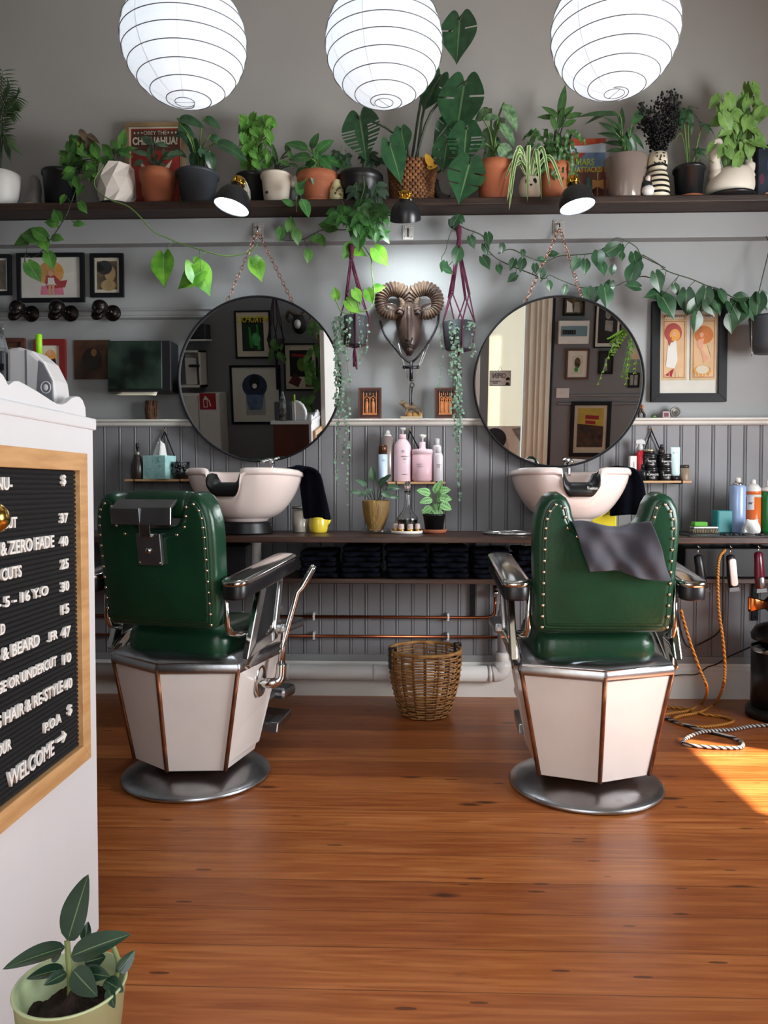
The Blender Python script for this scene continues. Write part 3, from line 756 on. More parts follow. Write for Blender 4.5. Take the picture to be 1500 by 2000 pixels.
# candle jar, yellow cup
zb = ZB + EPS
turned('candle_jar', 'white candle in a glass jar between the left basin and the yellow cup', 'candle', 587, 4.08, zb, [('wax', [(0, 1), (15, 1), (15, 42), (2, 43), (0, 43)], M('candle_wax', 'e3dccb', .5, var=.02)), ('jar', [(0, 0), (16.5, 0), (17, 1), (17, 47), (15.8, 47), (15.6, 1.0), (0, .6)], panem), ('lid', [(0, 46), (17, 46), (17, 51), (0, 51)], M('lid_grey', '8a8884', .3, .8))])
yel = M('yellow_glaze', 'e0c63f', .2, var=.04, coat=.4)
t = turned('shaving_mug', 'yellow ceramic mug with a spout on the bench right of the left basin', 'mug', 622, 4.06, zb, [('cup', [(0, 0), (15, 0), (17, 3), (19, 14), (18, 26), (17, 31), (14, 30), (15, 16), (12, 4), (0, 3)], yel)])
k = 4.06 / 1500
MB().at((0, 0, 0)).rings([[(x * k, y * k, z * k) for x, y, z in q] for q in ([(12, -9, 6), (12, 9, 6), (10, 9, 26), (10, -9, 26)], [(19, -7, 13), (19, 7, 13), (19, 8, 27), (19, -8, 27)], [(25, -4, 22), (25, 4, 22), (26, 5, 28), (26, -5, 28)])]).build('spout', yel, t, subsurf=1)
# leafy plant in a plain brown wooden pot on a glass saucer
def stalks(b, pts, r): b.tube(spline(pts, 4), r, 6)
aglm = leafmat('aglaonema_leaf', '2e4a37', '4b6a4e', .35)
prm = leafmat('prayer_leaf', '7fae72', '8cbf78', .4, blot='2c5a35')
stemm = M('green_stem', '5a7a3c', .5, var=.15)
dstem = M('dark_stem', '33402c', .5, var=.15)
woodpot = M('carved_wood_pot', '9a7a44', .6, h2='73562c', vs=7, bump=.6, bs=30, stretch=(3, 3, .6))
k = 4.05 / 1500
t = turned('potted_plant', 'dark leafy plant in a brown wooden pot on the bench, left of the decanter', 'potted plant', 734, 4.05, zb, [
    ('saucer', [(0, 0), (26, 0), (29, 2), (29, 8), (27.5, 8), (27, 3), (0, 2)], panem),
    ('pot', [(0, 2.2), (14, 2.2), (16, 6), (15, 9), (19, 18), (24, 34), (26, 50), (27, 62), (25, 64), (22, 56), (0, 55)], woodpot)])
MB().lathe([(0, 0), (22 * k, 0), (20 * k, 2 * k), (0, 3 * k)], (0, 0, 55 * k)).build('soil', soil, t)
b = MB(); st = MB()
for (dx, dz, L, Wd, ax, az) in ((-28, 78, 24, 12, -1, .2), (-18, 92, 26, 13, -.7, .5), (-5, 100, 30, 15, -.1, 1), (6, 92, 28, 17, .5, .6), (22, 88, 26, 17, .9, .1), (27, 72, 22, 11, 1, -.1), (12, 80, 22, 14, .6, -.3), (-8, 84, 22, 13, -.5, -.2), (16, 100, 22, 13, .3, .4), (-16, 78, 20, 11, -.9, -.2)):
    base = V((dx * .25 * k, random.uniform(-.02, .02), 56 * k)); tip = V((dx * k, random.uniform(-.045, .02), dz * k))
    st.tube(spline([base, (base + tip) / 2 + V((0, 0, .012)), tip], 4), .0022, 6)
    leaf(b, tip, (ax, -.35, az), (-.1, -.75, .6), L * k, Wd * k, 'ovate', .2, .25)
b.build('foliage', aglm, t); st.build('stems', dstem, t)
# decanter with little glasses on a white tray
ZT = zb
t = thing('serving_tray', 'round white tray holding the decanter and small glasses on the bench', 'tray', (P(795, 950, 4.0).x, 4.0, zb)); k = 4.0 / 1500
MB().lathe([(0, 0), (29 * k, 0), (31 * k, 2 * k), (31 * k, 6 * k), (29.5 * k, 6 * k), (29 * k, 3 * k), (0, 2.6 * k)], seg=40).build('tray', whitec, t)
zt = zb + 2.8 * k
amber = M('amber_spirit', '3a1a10', .08, var=.05, trans=.55, ior=1.34)
turned('decanter', 'tall stoppered glass decanter half full of dark spirit on the white tray', 'decanter', 796, 4.01, zt, [
    ('bottle', [(0, 0), (15, 0), (17, 2), (21, 26), (20.5, 28), (10, 41), (6.5, 50), (5.5, 72), (6, 76), (8, 78), (8, 80), (5, 80), (4.5, 72), (5.5, 50), (9, 40), (18.5, 28), (19, 26), (15, 3.5), (0, 3)], glassm),
    ('spirit', [(0, 3.6), (14.6, 3.8), (18.6, 24), (0, 24.2)], amber),
    ('stopper', [(0, 76), (4, 76), (4, 81), (3, 83), (6, 87), (6.8, 92), (5, 97), (2, 99), (0, 99)], glassm)])
cupm = M('pink_gilt_glass', 'd9c2b8', .12, var=.08, trans=.25, ior=1.3)
gold = M('gilt_band', 'b98b45', .25, 1, var=.1)
k = 4.0 / 1500
def cup():
    t = turned('shot_glass', '', 'glass', 795, 4.0, zt, [('glass_body', [(6.8, 0), (7, .5), (5.6, 12), (5.2, 16), (3.4, 17), (0, 17), (0, 15.6), (4.8, 15), (6.0, .2)], cupm), ('gilt_band', [(7.05, 1), (6.4, 7), (6.45, 7), (7.1, 1)], gold)], 'small glasses on the white tray', seg=16)
    return t
g0 = cup()
gl = [(-22, -3, 'leftmost upturned glass on the white tray'), (-11, -13, 'upturned glass at the front left of the white tray'), (6, -14, 'upturned glass at the front right of the white tray'), (20, -4, 'rightmost upturned glass on the white tray')]
for i, (dx, dy, lb) in enumerate(gl):
    o = g0 if i == 0 else dup(g0)
    o['label'] = lb; o.location = (g0.location.x if i else P(795, 950, 4.0).x, 4.0, zt)
    o.location = (P(795, 950, 4.0).x + dx * k, 4.0 + dy * k * 1.3, zt)
# prayer plant
k = 4.03 / 1500
t = turned('potted_plant', 'prayer plant with spotted pale green leaves in a black pot on terracotta saucer', 'potted plant', 848, 4.03, zb, [
    ('saucer', [(0, 0), (20, 0), (24, 3), (25, 8), (22.5, 8), (21, 4), (0, 3)], terra),
    ('pot', [(0, 3.5), (17, 3.5), (21.5, 34), (22.5, 34), (22.5, 38), (20, 38), (17, 30), (0, 29)], blackpot)])
MB().lathe([(0, 0), (18 * k, 0), (15 * k, 2 * k), (0, 3 * k)], (0, 0, 30 * k)).build('soil', soil, t)
b = MB(); st = MB()
for (dx, dz, L, Wd, ax, az) in ((-10, 77, 28, 17, -1, .35), (-6, 66, 26, 16, -.6, -.1), (3, 76, 30, 19, .35, .9), (14, 82, 22, 16, .9, .2), (14, 70, 24, 17, 1, -.1), (16, 58, 24, 19, 1, -.45), (2, 58, 26, 19, .2, -.8), (-8, 52, 22, 15, -.8, -.5), (8, 46, 22, 15, .5, -.9), (-2, 50, 20, 15, -.2, -.6), (-14, 44, 16, 10, -1, .1), (6, 66, 24, 17, .5, .2)):
    base = V((dx * .15 * k, random.uniform(-.015, .015), 32 * k)); tip = V((dx * k * .7, random.uniform(-.06, -.01), dz * k))
    st.tube(spline([base, (base + tip) / 2, tip], 3), .0018, 6)
    leaf(b, tip, (ax, -.3, az), (0, -.9, .45), L * k, Wd * k, 'ovate', .15, .2)
b.build('foliage', prm, t); st.build('stems', stemm, t)
# steel ring
b = MB(); p = P(993, 1043, 3.9); R_ = plen(47, 3.9); b.tube([(p.x + R_ * math.cos(2 * math.pi * i / 48), 3.93 + R_ * .9 * math.sin(2 * math.pi * i / 48), zb + .009) for i in range(48)], .008, 10, closed=True)
tag(b.build('metal_ring', M('ring_steel', 'a8a8a6', .25, .9, var=.1), origin=(p.x, 3.93, zb)), 'flat pale steel ring lying on the bench left of the right chair', 'ring')
# sharps box behind the right basin
b = MB(); p = P(1176, 990, 4.17); t = thing('sharps_box', 'yellow danger box half hidden behind the right basin', 'box', (p.x, 4.17, zb))
MB().box(-.065, .065, -.05, .05, 0, .225).build('box_body', M('sharps_yellow', 'e8cf12', .4, var=.03), t, bevel=.006)
text('lettering', 'DANGER', printd, t, (.012, -.0505, .102), .022)
b = MB(); tri = [(0.012 - .028, .125), (.012 + .028, .125), (.012, .173)]; b.tube([(x, -.0512, z) for x, z in tri], .0018, 6, closed=True); b.ball((.012, -.051, .139), (.007, .0015, .007), 10, 6); b.build('hazard_sign', printd, t)
# ---- right end of the bench: mat, brush, cans, cloths
k = 4.0 / 1500
b = MB(); b.box(xat(1335, 3.9), xat(1520, 3.9), 3.80, 4.2, zb, zb + .004); tag(b.build('rubber_mat', rubber, origin=(xat(1420, 4), 4.0, zb)), 'thin black rubber mat on the right end of the bench', 'mat')
zm = zb + .005
X = xat(1376, 4.02); t = thing('scrubbing_brush', 'flat brush with pale bristles and a green pad on top', 'brush', (X, 4.02, zm), rad(4))
bb = MB()
for i in range(16):
    for j in range(4): bb.tube([(-.060 + i * .008, -.02 + j * .013, .022), (-.066 + i * .0088, -.026 + j * .016, 0)], [.0035, .003], 5)
bb.build('bristles', M('bristle', '8d7f6c', .8, var=.2), t)['kind'] = 'stuff'
MB().box(-.065, .065, -.028, .028, .022, .034).build('brush_back', M('silver_back', 'b9b9b6', .3, .8), t, bevel=.004)
MB().box(-.060, .010, -.024, .024, .034, .058).build('green_pad', M('green_pad_foam', '5fae3d', .8, var=.15), t, bevel=.006)
MB().box(xat(1412, 4.05) - .043, xat(1412, 4.05) + .043, 4.02, 4.10, zm, zm + .115).build
b = MB(); X = xat(1412, 4.07); b.prism(rrect(-.044, .044, -.04, .04, .012), 0, .115, 'z')
tag(b.at().build('teal_box', M('teal_plastic', '2f8588', .4, var=.05), bevel=.004), 'plain teal box on the bench left of the blue spray can', 'box').location = (X, 4.07, zm)
turned('spray_can', 'tall pale blue spray can at the right end of the bench', 'spray can', 1441, 4.05, zm, [('can', [(0, 0), (13.5, 0), (14.8, 2), (14.8, 88), (14, 89.5), (10, 92), (0, 92)], M('can_blue', '9db4dd', .25, .2, var=.06)), ('shoulder', [(11, 91), (9, 95), (6, 97), (0, 97)], chrome), ('nozzle', [(0, 96.5), (5.4, 97), (5, 104), (3.6, 106), (0, 106)], plasticw)], 'spray cans on the bench')
o = bpy.data.objects['spray_can']
t = turned('spray_can', 'orange and white spray can between the blue can and the green bottle', 'spray can', 1471, 4.06, zm, [('can', [(0, 0), (13.5, 0), (14.3, 2), (14.3, 68), (0, 68)], M('can_orange', 'd9692c', .3, var=.05)), ('white_top', [(14.35, 68), (14.35, 76), (13, 86), (9, 92), (4, 94), (0, 94)], plasticw), ('orange_band', [(14.5, 73), (14.5, 79), (14.2, 79.4), (14.2, 73)], M('can_orange')), ('nozzle', [(0, 93), (5, 93.5), (4.6, 100), (3.2, 102), (0, 102)], plasticw)], 'spray cans on the bench')
k = 4.06 / 1500
MB().grid(lambda u, v: (14.5 * k * math.sin(-1.2 + u * .95), -14.5 * k * math.cos(-1.2 + u * .95), (44 + 26 * v) * k), 6, 1).build('label_patch', plasticw, t)
text('lettering', 'air', printd, t, (-9.5 * k, -11.2 * k, 57 * k), .022, rot=(rad(90), 0, rad(-41)))
gre = M('green_bottle_plastic', '1f7a3a', .25, var=.15, trans=.2)
turned('spray_bottle', 'green trigger bottle at the right end of the bench', 'bottle', 1500, 4.08, zm, [('bottle', [(0, 0), (17, 0), (18, 3), (18, 70), (14, 80), (0, 80)], gre), ('cap', [(15, 79), (15, 84), (6, 88), (0, 88)], plasticw), ('nozzle', [(0, 87), (3, 88), (3, 99), (1.5, 101), (0, 101)], plasticw)])
b = MB(); X = xat(1472, 3.93); random.seed(4)
b.grid(lambda u, v: (X + (-.036 + .072 * u) * (1 + .06 * math.sin(v * 5)), 3.95 + .012 * math.sin(u * 5 + v * 4) - .01 * v, zm + .002 + .070 * v + .002 * math.sin(u * 9)), 12, 10)
tag(b.build('paper_towel_wad', M('tissue_white', 'd8d8d5', .9, var=.05, bump=.4, bs=50), solid=.022, subsurf=1, origin=(X, 3.95, zm)), 'crumpled white tissue in front of the orange spray can', 'tissue')
for i, px in enumerate((1415, 1433, 1452, 1484)):
    b = MB(); X = xat(px, 3.84); b.box(X - .018, X + .018, 3.825, 3.845, zm, zm + .008); b.prism(rrect(-.008, .008, 3.819, 3.831, .004), zm, zm + .012, 'z') if False else b.ball((X, 3.822, zm + .005), (.010, .006, .005), 10, 6)
    tag(b.build('clipper_guard', blackm, bevel=.002, origin=(X, 3.84, zm)), 'small black clipper guard on the rubber mat, %s from the left' % ('first', 'second', 'third', 'last')[i], 'clipper guard', 'clipper guards along the mat')
# ---- clippers hung under the bench edge
whb = M('clipper_white', 'd9d4cf', .3, var=.04); mar = M('clipper_maroon', '5a1428', .22, var=.1, coat=.3); goldm = M('clipper_gold', 'c98a3a', .18, 1, var=.1)
def clipper(label, px, pyt, pyb, Y, body, face, lean, facename):
    p = P(px, pyt, Y); H = plen(pyb - pyt, Y); t = thing('hair_clipper', label, 'hair clipper', (p.x, Y, p.z), 0, 'hair clippers hung under the bench')
    X = Matrix.Rotation(lean, 4, 'Y')
    zhook = ZB - .031 - p.z
    b = MB(); b.tube([(0, .005, zhook), (0, .002, zhook - .015), (.006, 0, zhook - .024), (.010, 0, zhook - .018)], .0018, 6); b.tube([(0, 0, zhook - .024), (0, 0, 0)], .003, 6); b.build('hook', chrome, t)
    b = MB(); b.X = X; R = []
    for f, w, d in ((0, .012, .010), (.04, .020, .016), (.3, .021, .019), (.6, .024, .021), (.85, .023, .018), (1.0, .022, .012)):
        R.append([(w * math.cos(a), d * math.sin(a) * 1.0, -H * f) for a in [2 * math.pi * i / 20 for i in range(20)]])
    b.rings(R); b.build('clipper_body', body, t)
    b = MB(); b.X = X
    if facename == 'gilt_lever': z0, z1, w = -H * .72, -H * .99, .013
    elif facename == 'white_faceplate': z0, z1, w = -H * .10, -H * .93, .0165
    else: z0, z1, w = -H * .66, -H * .96, .012
    pol = rrect(-w, w, z1, z0, w * .8, 4); b.rings([[(x, -.012, z) for x, z in pol], [(x, -.024, z) for x, z in pol], [(x, -.026, z) for x, z in inset(pol, .003)]])
    b.build(facename, face, t)
    b = MB(); b.X = X; b.box(-.024, .024, -.016, .016, -H - .012, -H + .004); b.box(-.026, .026, -.018, -.014, -H - .016, -H - .010); b.build('blade', steel, t, bevel=.001)
    return t
clipper('black hair clipper with a gilt lever hanging beside the right barber chair', 1363, 1084, 1150, 3.80, blackm, goldm, rad(-9), 'gilt_lever')
clipper('hair clipper with a white faceplate hanging by the orange cord', 1426, 1084, 1148, 3.80, blackm, whb, rad(-6), 'white_faceplate')
clipper('maroon hair clipper hanging nearest the right edge', 1481, 1078, 1150, 3.80, mar, steel, rad(-4), 'steel_badge')
# hair dryer with copper nozzle
Y = 3.9; p = P(1463, 1180, Y); k = Y / 1500
t = thing('hair_dryer', 'black hair dryer with a copper nozzle poking in at the right', 'hair dryer', (p.x, Y, p.z))
cn = M('copper_nozzle', 'd98245', .2, 1, var=.1)
b = MB(); b.rings([[(0, y * k, z * k) for y, z in rrect(-6, 6, -14, 14, 3)], [(10 * k, y * k, z * k) for y, z in rrect(-6, 6, -12, 12, 3)], [(32 * k, y * k, z * k) for y, z in rrect(-8, 8, -7, 7, 3)]], c0=False); b.build('nozzle', cn, t, solid=.002)
MB().tube([(30 * k, 0, 0), (40 * k, 0, 0), (110 * k, 0, 0)], [9 * k, 17 * k, 18 * k], 20).build('barrel', blackm, t)
MB().tube([(80 * k, 0, 0), (86 * k, 0, 24 * k), (90 * k, 0, 44 * k)], [8 * k, 9 * k, 8 * k], 14).build('grip', blackm, t)
MB().tube(spline([(90 * k, 0, 40 * k), (90 * k, .012, 50 * k), (90 * k, .004, ZB - .032 - p.z)], 4), .0028, 6).build('hanging_hook', chrome, t)
# ---- little hanging shelves
def wall_shelf(label, x0, x1, py, xn, pyn, Y=4.272):
    X0, X1 = xat(x0, 4.16), xat(x1, 4.16); z = zat(py, 4.15); t = thing('hanging_shelf', label, 'shelf', ((X0 + X1) / 2, 4.21, z), 0, 'small shelves hung on the panelling')
    w = (X1 - X0) / 2; MB().box(-w, w, -.065, .060, -.012, 0).build('board', paintwood, t, bevel=.002)
    xn_ = xat(xn, 4.26) - (X0 + X1) / 2; zn = zat(pyn, 4.26) - z
    b = MB(); s = w * .70
    for q in (-1, 1):
        b.tube([(xn_, .048, zn), (q * s * .75, .046, .05), (q * s, .056, .004), (q * s, .062, -.014), (q * s, -.066, -.014), (q * s, -.067, .001), (q * s, -.05, .003)], .0035, 6)
    b.build('cord', blackm, t)
    b = MB(); b.tube([(xn_, .066, zn + .006), (xn_, .040, zn + .008)], .003, 8); b.ball((xn_, .040, zn + .008), .006, 10, 8); b.build('nail', brassm, t)
    return z + EPS, t
zs1, _ = wall_shelf('small hanging pine shelf with soap and tissues, left of the left mirror', 245, 372, 936, 323, 842)
zs2, _ = wall_shelf('small hanging pine shelf with pink bottles above the decanter', 757, 870, 941, 800, 842)
zs3, _ = wall_shelf('small hanging pine shelf with black tins, right of the right mirror', 1224, 1349, 939, 1271, 842)
YS1 = 4.19
brown = M('dark_brown_glass', '2c2421', .3, var=.1)
turned('soap_dispenser', 'dark soap pump bottle on the left hanging shelf', 'soap dispenser', 269, YS1, zs1, [('bottle', [(0, 0), (11, 0), (12.5, 3), (12.5, 26), (8, 42), (6, 46), (0, 46)], brown), ('collar', [(6.5, 45.5), (6.5, 54), (0, 54)], M('lid_grey')), ('pump', [(0, 54), (1.6, 54), (1.6, 60), (3, 60), (3, 70), (2, 71), (0, 71)], blackm)])
k = YS1 / 1500
X = xat(312, YS1); t = thing('tissue_box', 'pale teal tissue box with a white tissue sticking up', 'tissue box', (X, YS1, zs1), rad(-18))
MB().box(-26 * k, 26 * k, -18 * k, 18 * k, 0, 46 * k).build('carton', M('tissue_carton', 'a9d3cf', .6, h2='93c3c2', vs=30), t, bevel=.002)
wv = MB()
random.seed(3)
for i in range(16):
    cx, cz, r, a0 = random.uniform(-20, 20), random.uniform(6, 40), random.uniform(3, 6), random.uniform(0, 6)
    wv.tube([((cx + r * math.cos(a0 + a)) * k, -18.2 * k, (cz + r * math.sin(a0 + a)) * k) for a in (0, .5, 1, 1.5, 2)], .0014, 5)
wv.build('squiggle_print', M('teal_print', '6aa6a8', .6), t)
MB().grid(lambda u, v: ((-14 + 30 * u + 6 * v - 14 * (u - .3) * v) * k, (-2 + 7 * math.sin(u * 7) * (1 - .4 * v)) * k, (45 + (36 - 22 * abs(u - .45)) * v) * k), 12, 10).build('tissue', M('tissue_white'), t, solid=.001)
t = turned('skull_mug', 'black cup carved with roses at the right of the left hanging shelf', 'cup', 354, YS1, zs1, [('cup', [(0, 0), (13, 0), (16, 4), (17.5, 14), (16.5, 26), (17.5, 34), (15.5, 34), (14, 26), (14, 6), (0, 4)], M('black_glaze', '101012', .15, var=.2, coat=.5, bump=.8, bs=70))])
b = MB(); random.seed(9)
for i in range(14):
    a = random.uniform(-math.pi, 0); b.ball((16.5 * k * math.cos(a), 16.5 * k * math.sin(a), random.uniform(10, 30) * k), (4 * k, 3 * k, 4 * k), 8, 6)
b.build('rose_relief', M('black_glaze'), t)
# pink bottles
pink = M('pink_plastic', 'e6c7d0', .35, var=.03); pinkp = M('pink_plastic_deep', 'dfb7c0', .35, var=.03); ltb = M('can_pale_blue', 'c3d7ea', .3, var=.03); bcap = M('bronze_cap', '5a3a26', .25, .5, var=.1); taupe = M('taupe_can', '8e807d', .3, .3, var=.05)
g2 = 'bottles on the middle hanging shelf'; YS2 = 4.19
def lab(t, x, z, s, body, m=printm, r=None, dy=0): return text('lettering', body, m, t, (x * k, -(r if r is not None else 0) * k + dy, z * k), s * k)
t = turned('spray_can', 'pale blue can with a brown cap, leftmost on the middle hanging shelf', 'spray can', 748, 4.165, zs2, [('can', [(0, 0), (8.4, 0), (8.8, 1), (8.8, 53), (0, 53)], ltb), ('cap', [(8.4, 53), (8.4, 68), (7, 71), (0, 71)], bcap)], g2)
lab(t, 1, 42, 4, 'evo', printm, 9)
turned('spray_can', 'taupe hairspray can with a white nozzle behind the pale blue can', 'spray can', 757, 4.205, zs2, [('can', [(0, 0), (11.5, 0), (12.3, 1), (12.3, 85), (9, 88), (0, 88)], taupe), ('cap', [(8.5, 88), (6.5, 92), (4.5, 92), (4, 98), (2.5, 100), (0, 100)], plasticw)], g2)
t = turned('pump_bottle', 'tall pale pink pump bottle with round shoulders on the middle hanging shelf', 'bottle', 786, 4.185, zs2, [('bottle', [(0, 0), (15.5, 0), (17, 2), (17, 62), (15.5, 71), (11, 79), (6.8, 83), (6.5, 84), (0, 84)], pink), ('collar', [(7, 83), (7, 92), (0, 92)], pink), ('pump', [(0, 92), (2, 92), (2, 100), (6, 100), (6, 105), (0, 105)], M('frosted_plastic', 'e6e6e6', .3, trans=.3))], g2, sy=.7)
text('lettering', 'e', printm, t, (.004, -.036, .165), .03); text('lettering', 'ABSOLUT', printm, t, (.016, -.0345, .135), .011); text('lettering', 'repair', printm, t, (.014, -.035, .122), .009); text('lettering', 'evo care', printd, t, (.014, -.035, .040), .008)
t = turned('pump_jar', 'wide pale pink jar with a pump on the middle hanging shelf', 'jar', 825, 4.18, zs2, [('jar', [(0, 0), (16, 0), (20, 4), (20, 53), (0, 53)], pinkp), ('lid', [(20.3, 53), (20.3, 61), (18, 63), (7, 63), (6, 66), (6, 77), (0, 77)], pink), ('pump', [(0, 77), (2, 77), (2, 84), (6, 86), (6.5, 91), (0, 92)], plasticw)], g2, sy=.8)
MB().tube([(.004, 0, .249), (.020, -.006, .247)], .004, 8).build('spout', plasticw, t)
text('lettering', 'CALM', printm, t, (-.018, -.0438, .092), .013); text('lettering', 'conditioner', printm, t, (-.014, -.0443, .080), .008)
t = turned('spray_bottle', 'slim white spray bottle at the front right of the middle hanging shelf', 'bottle', 856, 4.165, zs2, [('bottle', [(0, 0), (8.6, 0), (9, 1), (9, 50), (7, 55), (0, 55)], M('pale_can', 'ded7dc', .3, var=.03)), ('cap', [(5.5, 55), (5.5, 66), (4, 67), (0, 67)], M('frosted_plastic'))], g2)
text('lettering', 'style\nevo', printm, t, (.002, -.0258, .085), .012)
turned('spray_bottle', 'slim white spray bottle at the back right of the middle hanging shelf', 'bottle', 853, 4.225, zs2, [('bottle', [(0, 0), (8.6, 0), (9, 1), (9, 66), (7, 71), (0, 71)], M('pale_can')), ('cap', [(5.5, 71), (5.5, 83), (4, 84), (0, 84)], M('frosted_plastic'))], g2)
# black tins and others on the right hanging shelf
g3 = 'products on the right hanging shelf'
t = thing('carton', 'narrow white carton at the left end of the right hanging shelf', 'carton', (xat(1235, 4.165), 4.165, zs3)); MB().box(-6 * k, 6 * k, -6 * k, 6 * k, 0, 47 * k).build('carton_body', plasticw, t, bevel=.001); text('lettering', 'HAIR TONIC', printm, t, (.001, -.0175, .062), .013, rot=(rad(90), rad(90), 0))
t = turned('spray_bottle', 'red spray bottle with a clear trigger head beside the white carton', 'bottle', 1250, 4.205, zs3, [('bottle', [(0, 0), (8, 0), (9, 2), (9, 50), (5, 58), (0, 58)], M('red_plastic', 'b3202c', .3, var=.06)), ('collar', [(5, 58), (5, 64), (3, 72), (0, 72)], M('frosted_plastic'))], g3)
MB().prism([(-10 * k, 71 * k), (9 * k, 70 * k), (8 * k, 77 * k), (2 * k, 80 * k), (-10 * k, 79 * k)], -.008, .008, 'y').build('trigger_head', M('frosted_plastic'), t, bevel=.003)
MB().tube([(-4 * k, 0, 72 * k), (-10 * k, 0, 62 * k)], .003, 6).build('trigger', M('frosted_plastic'), t)
tinm = M('black_tin', '121214', .3, var=.12); tinrim = M('tin_edge', '8e8e8c', .25, 1)
def tin(px, Y, z, lb, txt):
    t = turned('pomade_tin', lb, 'tin', px, Y, z, [('tin', [(0, 0), (13.6, 0), (14, .6), (14, 19), (0, 19)], tinm), ('lid', [(14.3, 19), (14.3, 24.5), (13.4, 25.4), (0, 25.4)], tinm), ('rim_band', [(14.35, 18.4), (14.45, 18.9), (14.35, 19.4)], tinrim)], 'stacked black tins on the right hanging shelf')
    text('lettering', txt, printw, t, (0, -14.3 * k, 11 * k), 5.5 * k); text('lettering', '~ original ~', printw, t, (0, -14.3 * k, 5 * k), 2.6 * k)
    return t
h = 25.7 * k
tin(1270, 4.19, zs3, 'black pomade tin at the lower left of the stack of four', 'POMADE'); tin(1298, 4.19, zs3, 'black pomade tin at the lower right of the stack of four', 'Layrite')
tin(1268, 4.19, zs3 + h, 'black paste tin at the upper left, below the silver lid', 'PASTE'); tin(1297, 4.19, zs3 + h, 'black tin at the upper right, below the dark dropper bottle', 'Superior')
turned('pomade_tin', 'shallow tin with a silver lid on top of the paste tin', 'tin', 1267, 4.19, zs3 + 2 * h, [('tin', [(0, 0), (10, 0), (10, 4), (0, 4)], tinm), ('lid', [(10.5, 4), (10.5, 8), (9, 9), (0, 9)], M('silver_lid', 'c9c4ac', .25, .9))])
turned('dropper_bottle', 'dark dropper bottle standing on the upper right black tin', 'bottle', 1291, 4.19, zs3 + 2 * h, [('bottle', [(0, 0), (6, 0), (6, 8), (4, 10), (0, 10)], brown), ('dropper', [(3.4, 10), (2.8, 18), (0, 18.5)], blackm)])
turned('dropper_bottle', 'small round black bottle in front of the black tins', 'bottle', 1255, 4.16, zs3, [('bottle', [(0, 0), (7, 0), (7, 18), (3, 23), (0, 23)], tinm), ('cap', [(3.2, 23), (3.2, 31), (0, 31.5)], blackm)])
t = thing('lotion_tube', 'pale blue tube standing on its cap on the right hanging shelf', 'tube', (xat(1318, 4.17), 4.17, zs3), rad(8))
MB().lathe([(0, 0), (8, 0), (8, 9), (0, 9)] and [(0, 0), (7.5 * k, 0), (7.5 * k, 9 * k), (0, 9 * k)]).build('cap', blackm, t)
MB().rings([[(9 * k * math.cos(a) * w, 6 * k * math.sin(a) * d, z * k) for a in [2 * math.pi * i / 20 for i in range(20)]] for z, w, d in ((9, .9, 1.1), (14, 1, 1.1), (40, 1.05, .7), (62, 1.1, .15), (64, 1.1, .12))]).build('tube_body', M('tube_blue', 'b9d3d6', .3, var=.04), t)
text('lettering', 'lotion', printd, t, (0, -.006, .148), .012)
turned('jar', 'small brown jar with a dark cap at the right end of the right hanging shelf', 'jar', 1336, 4.18, zs3, [('jar', [(0, 0), (8.6, 0), (9, 1), (9, 24), (0, 24)], M('brown_jar', '8a7763', .4, var=.05)), ('cap', [(9, 24), (9, 30), (0, 30.5)], M('brown_cap', '3c3028', .4))])
# ---- wicker basket on the floor
wick = M('wicker', 'b98a52', .5, h2='8a5c31', vs=18, var=.2)
wickd = M('wicker_dark', '6e4526', .5, var=.2)
pb = PZ(830, 1392, 0); k = pb.y / 1500
cx = P(830, 1380, 3.92).x; cy = 3.92
t = thing('wicker_basket', 'round open wicker basket with black leather handles on the floor between the chairs', 'basket', (cx, cy, .001)); k = cy / 1500
rad_at = lambda f: (44 + 26 * math.sin(min(1, f * 1.05) * math.pi / 2) ** .8 - 3 * max(0, f - .9)) * k
H = 138 * k * .93; nr = 24; ns = 18
b = MB()
for i in range(nr):
    f = (i + .5) / nr; r = rad_at(f); z = H * f; gap = 0
    pts = [((r + .006 * math.cos(ns / 2 * th + math.pi * i)) * math.cos(th), (r + .006 * math.cos(ns / 2 * th + math.pi * i)) * math.sin(th), z) for th in [2 * math.pi * j / 72 for j in range(72)]]
    b.tube(pts, .0042, 6, closed=True)
b.build('weave', wick, t)
b = MB()
for j in range(ns):
    th = 2 * math.pi * (j + .5) / ns
    b.tube([(rad_at(i / 10) * math.cos(th), rad_at(i / 10) * math.sin(th), H * i / 10) for i in range(11)], .005, 6)
b.build('uprights', wickd, t)
b = MB(); b.tube([(rad_at(1) * math.cos(2 * math.pi * j / 48), rad_at(1) * math.sin(2 * math.pi * j / 48), H) for j in range(48)], .009, 8, closed=True); b.build('rim', wick, t)
MB().lathe([(0, 0), (rad_at(0), 0), (rad_at(.02), .008), (0, .012)]).build('bottom', wickd, t)
leath = M('black_leather', '1a1715', .4, var=.1)
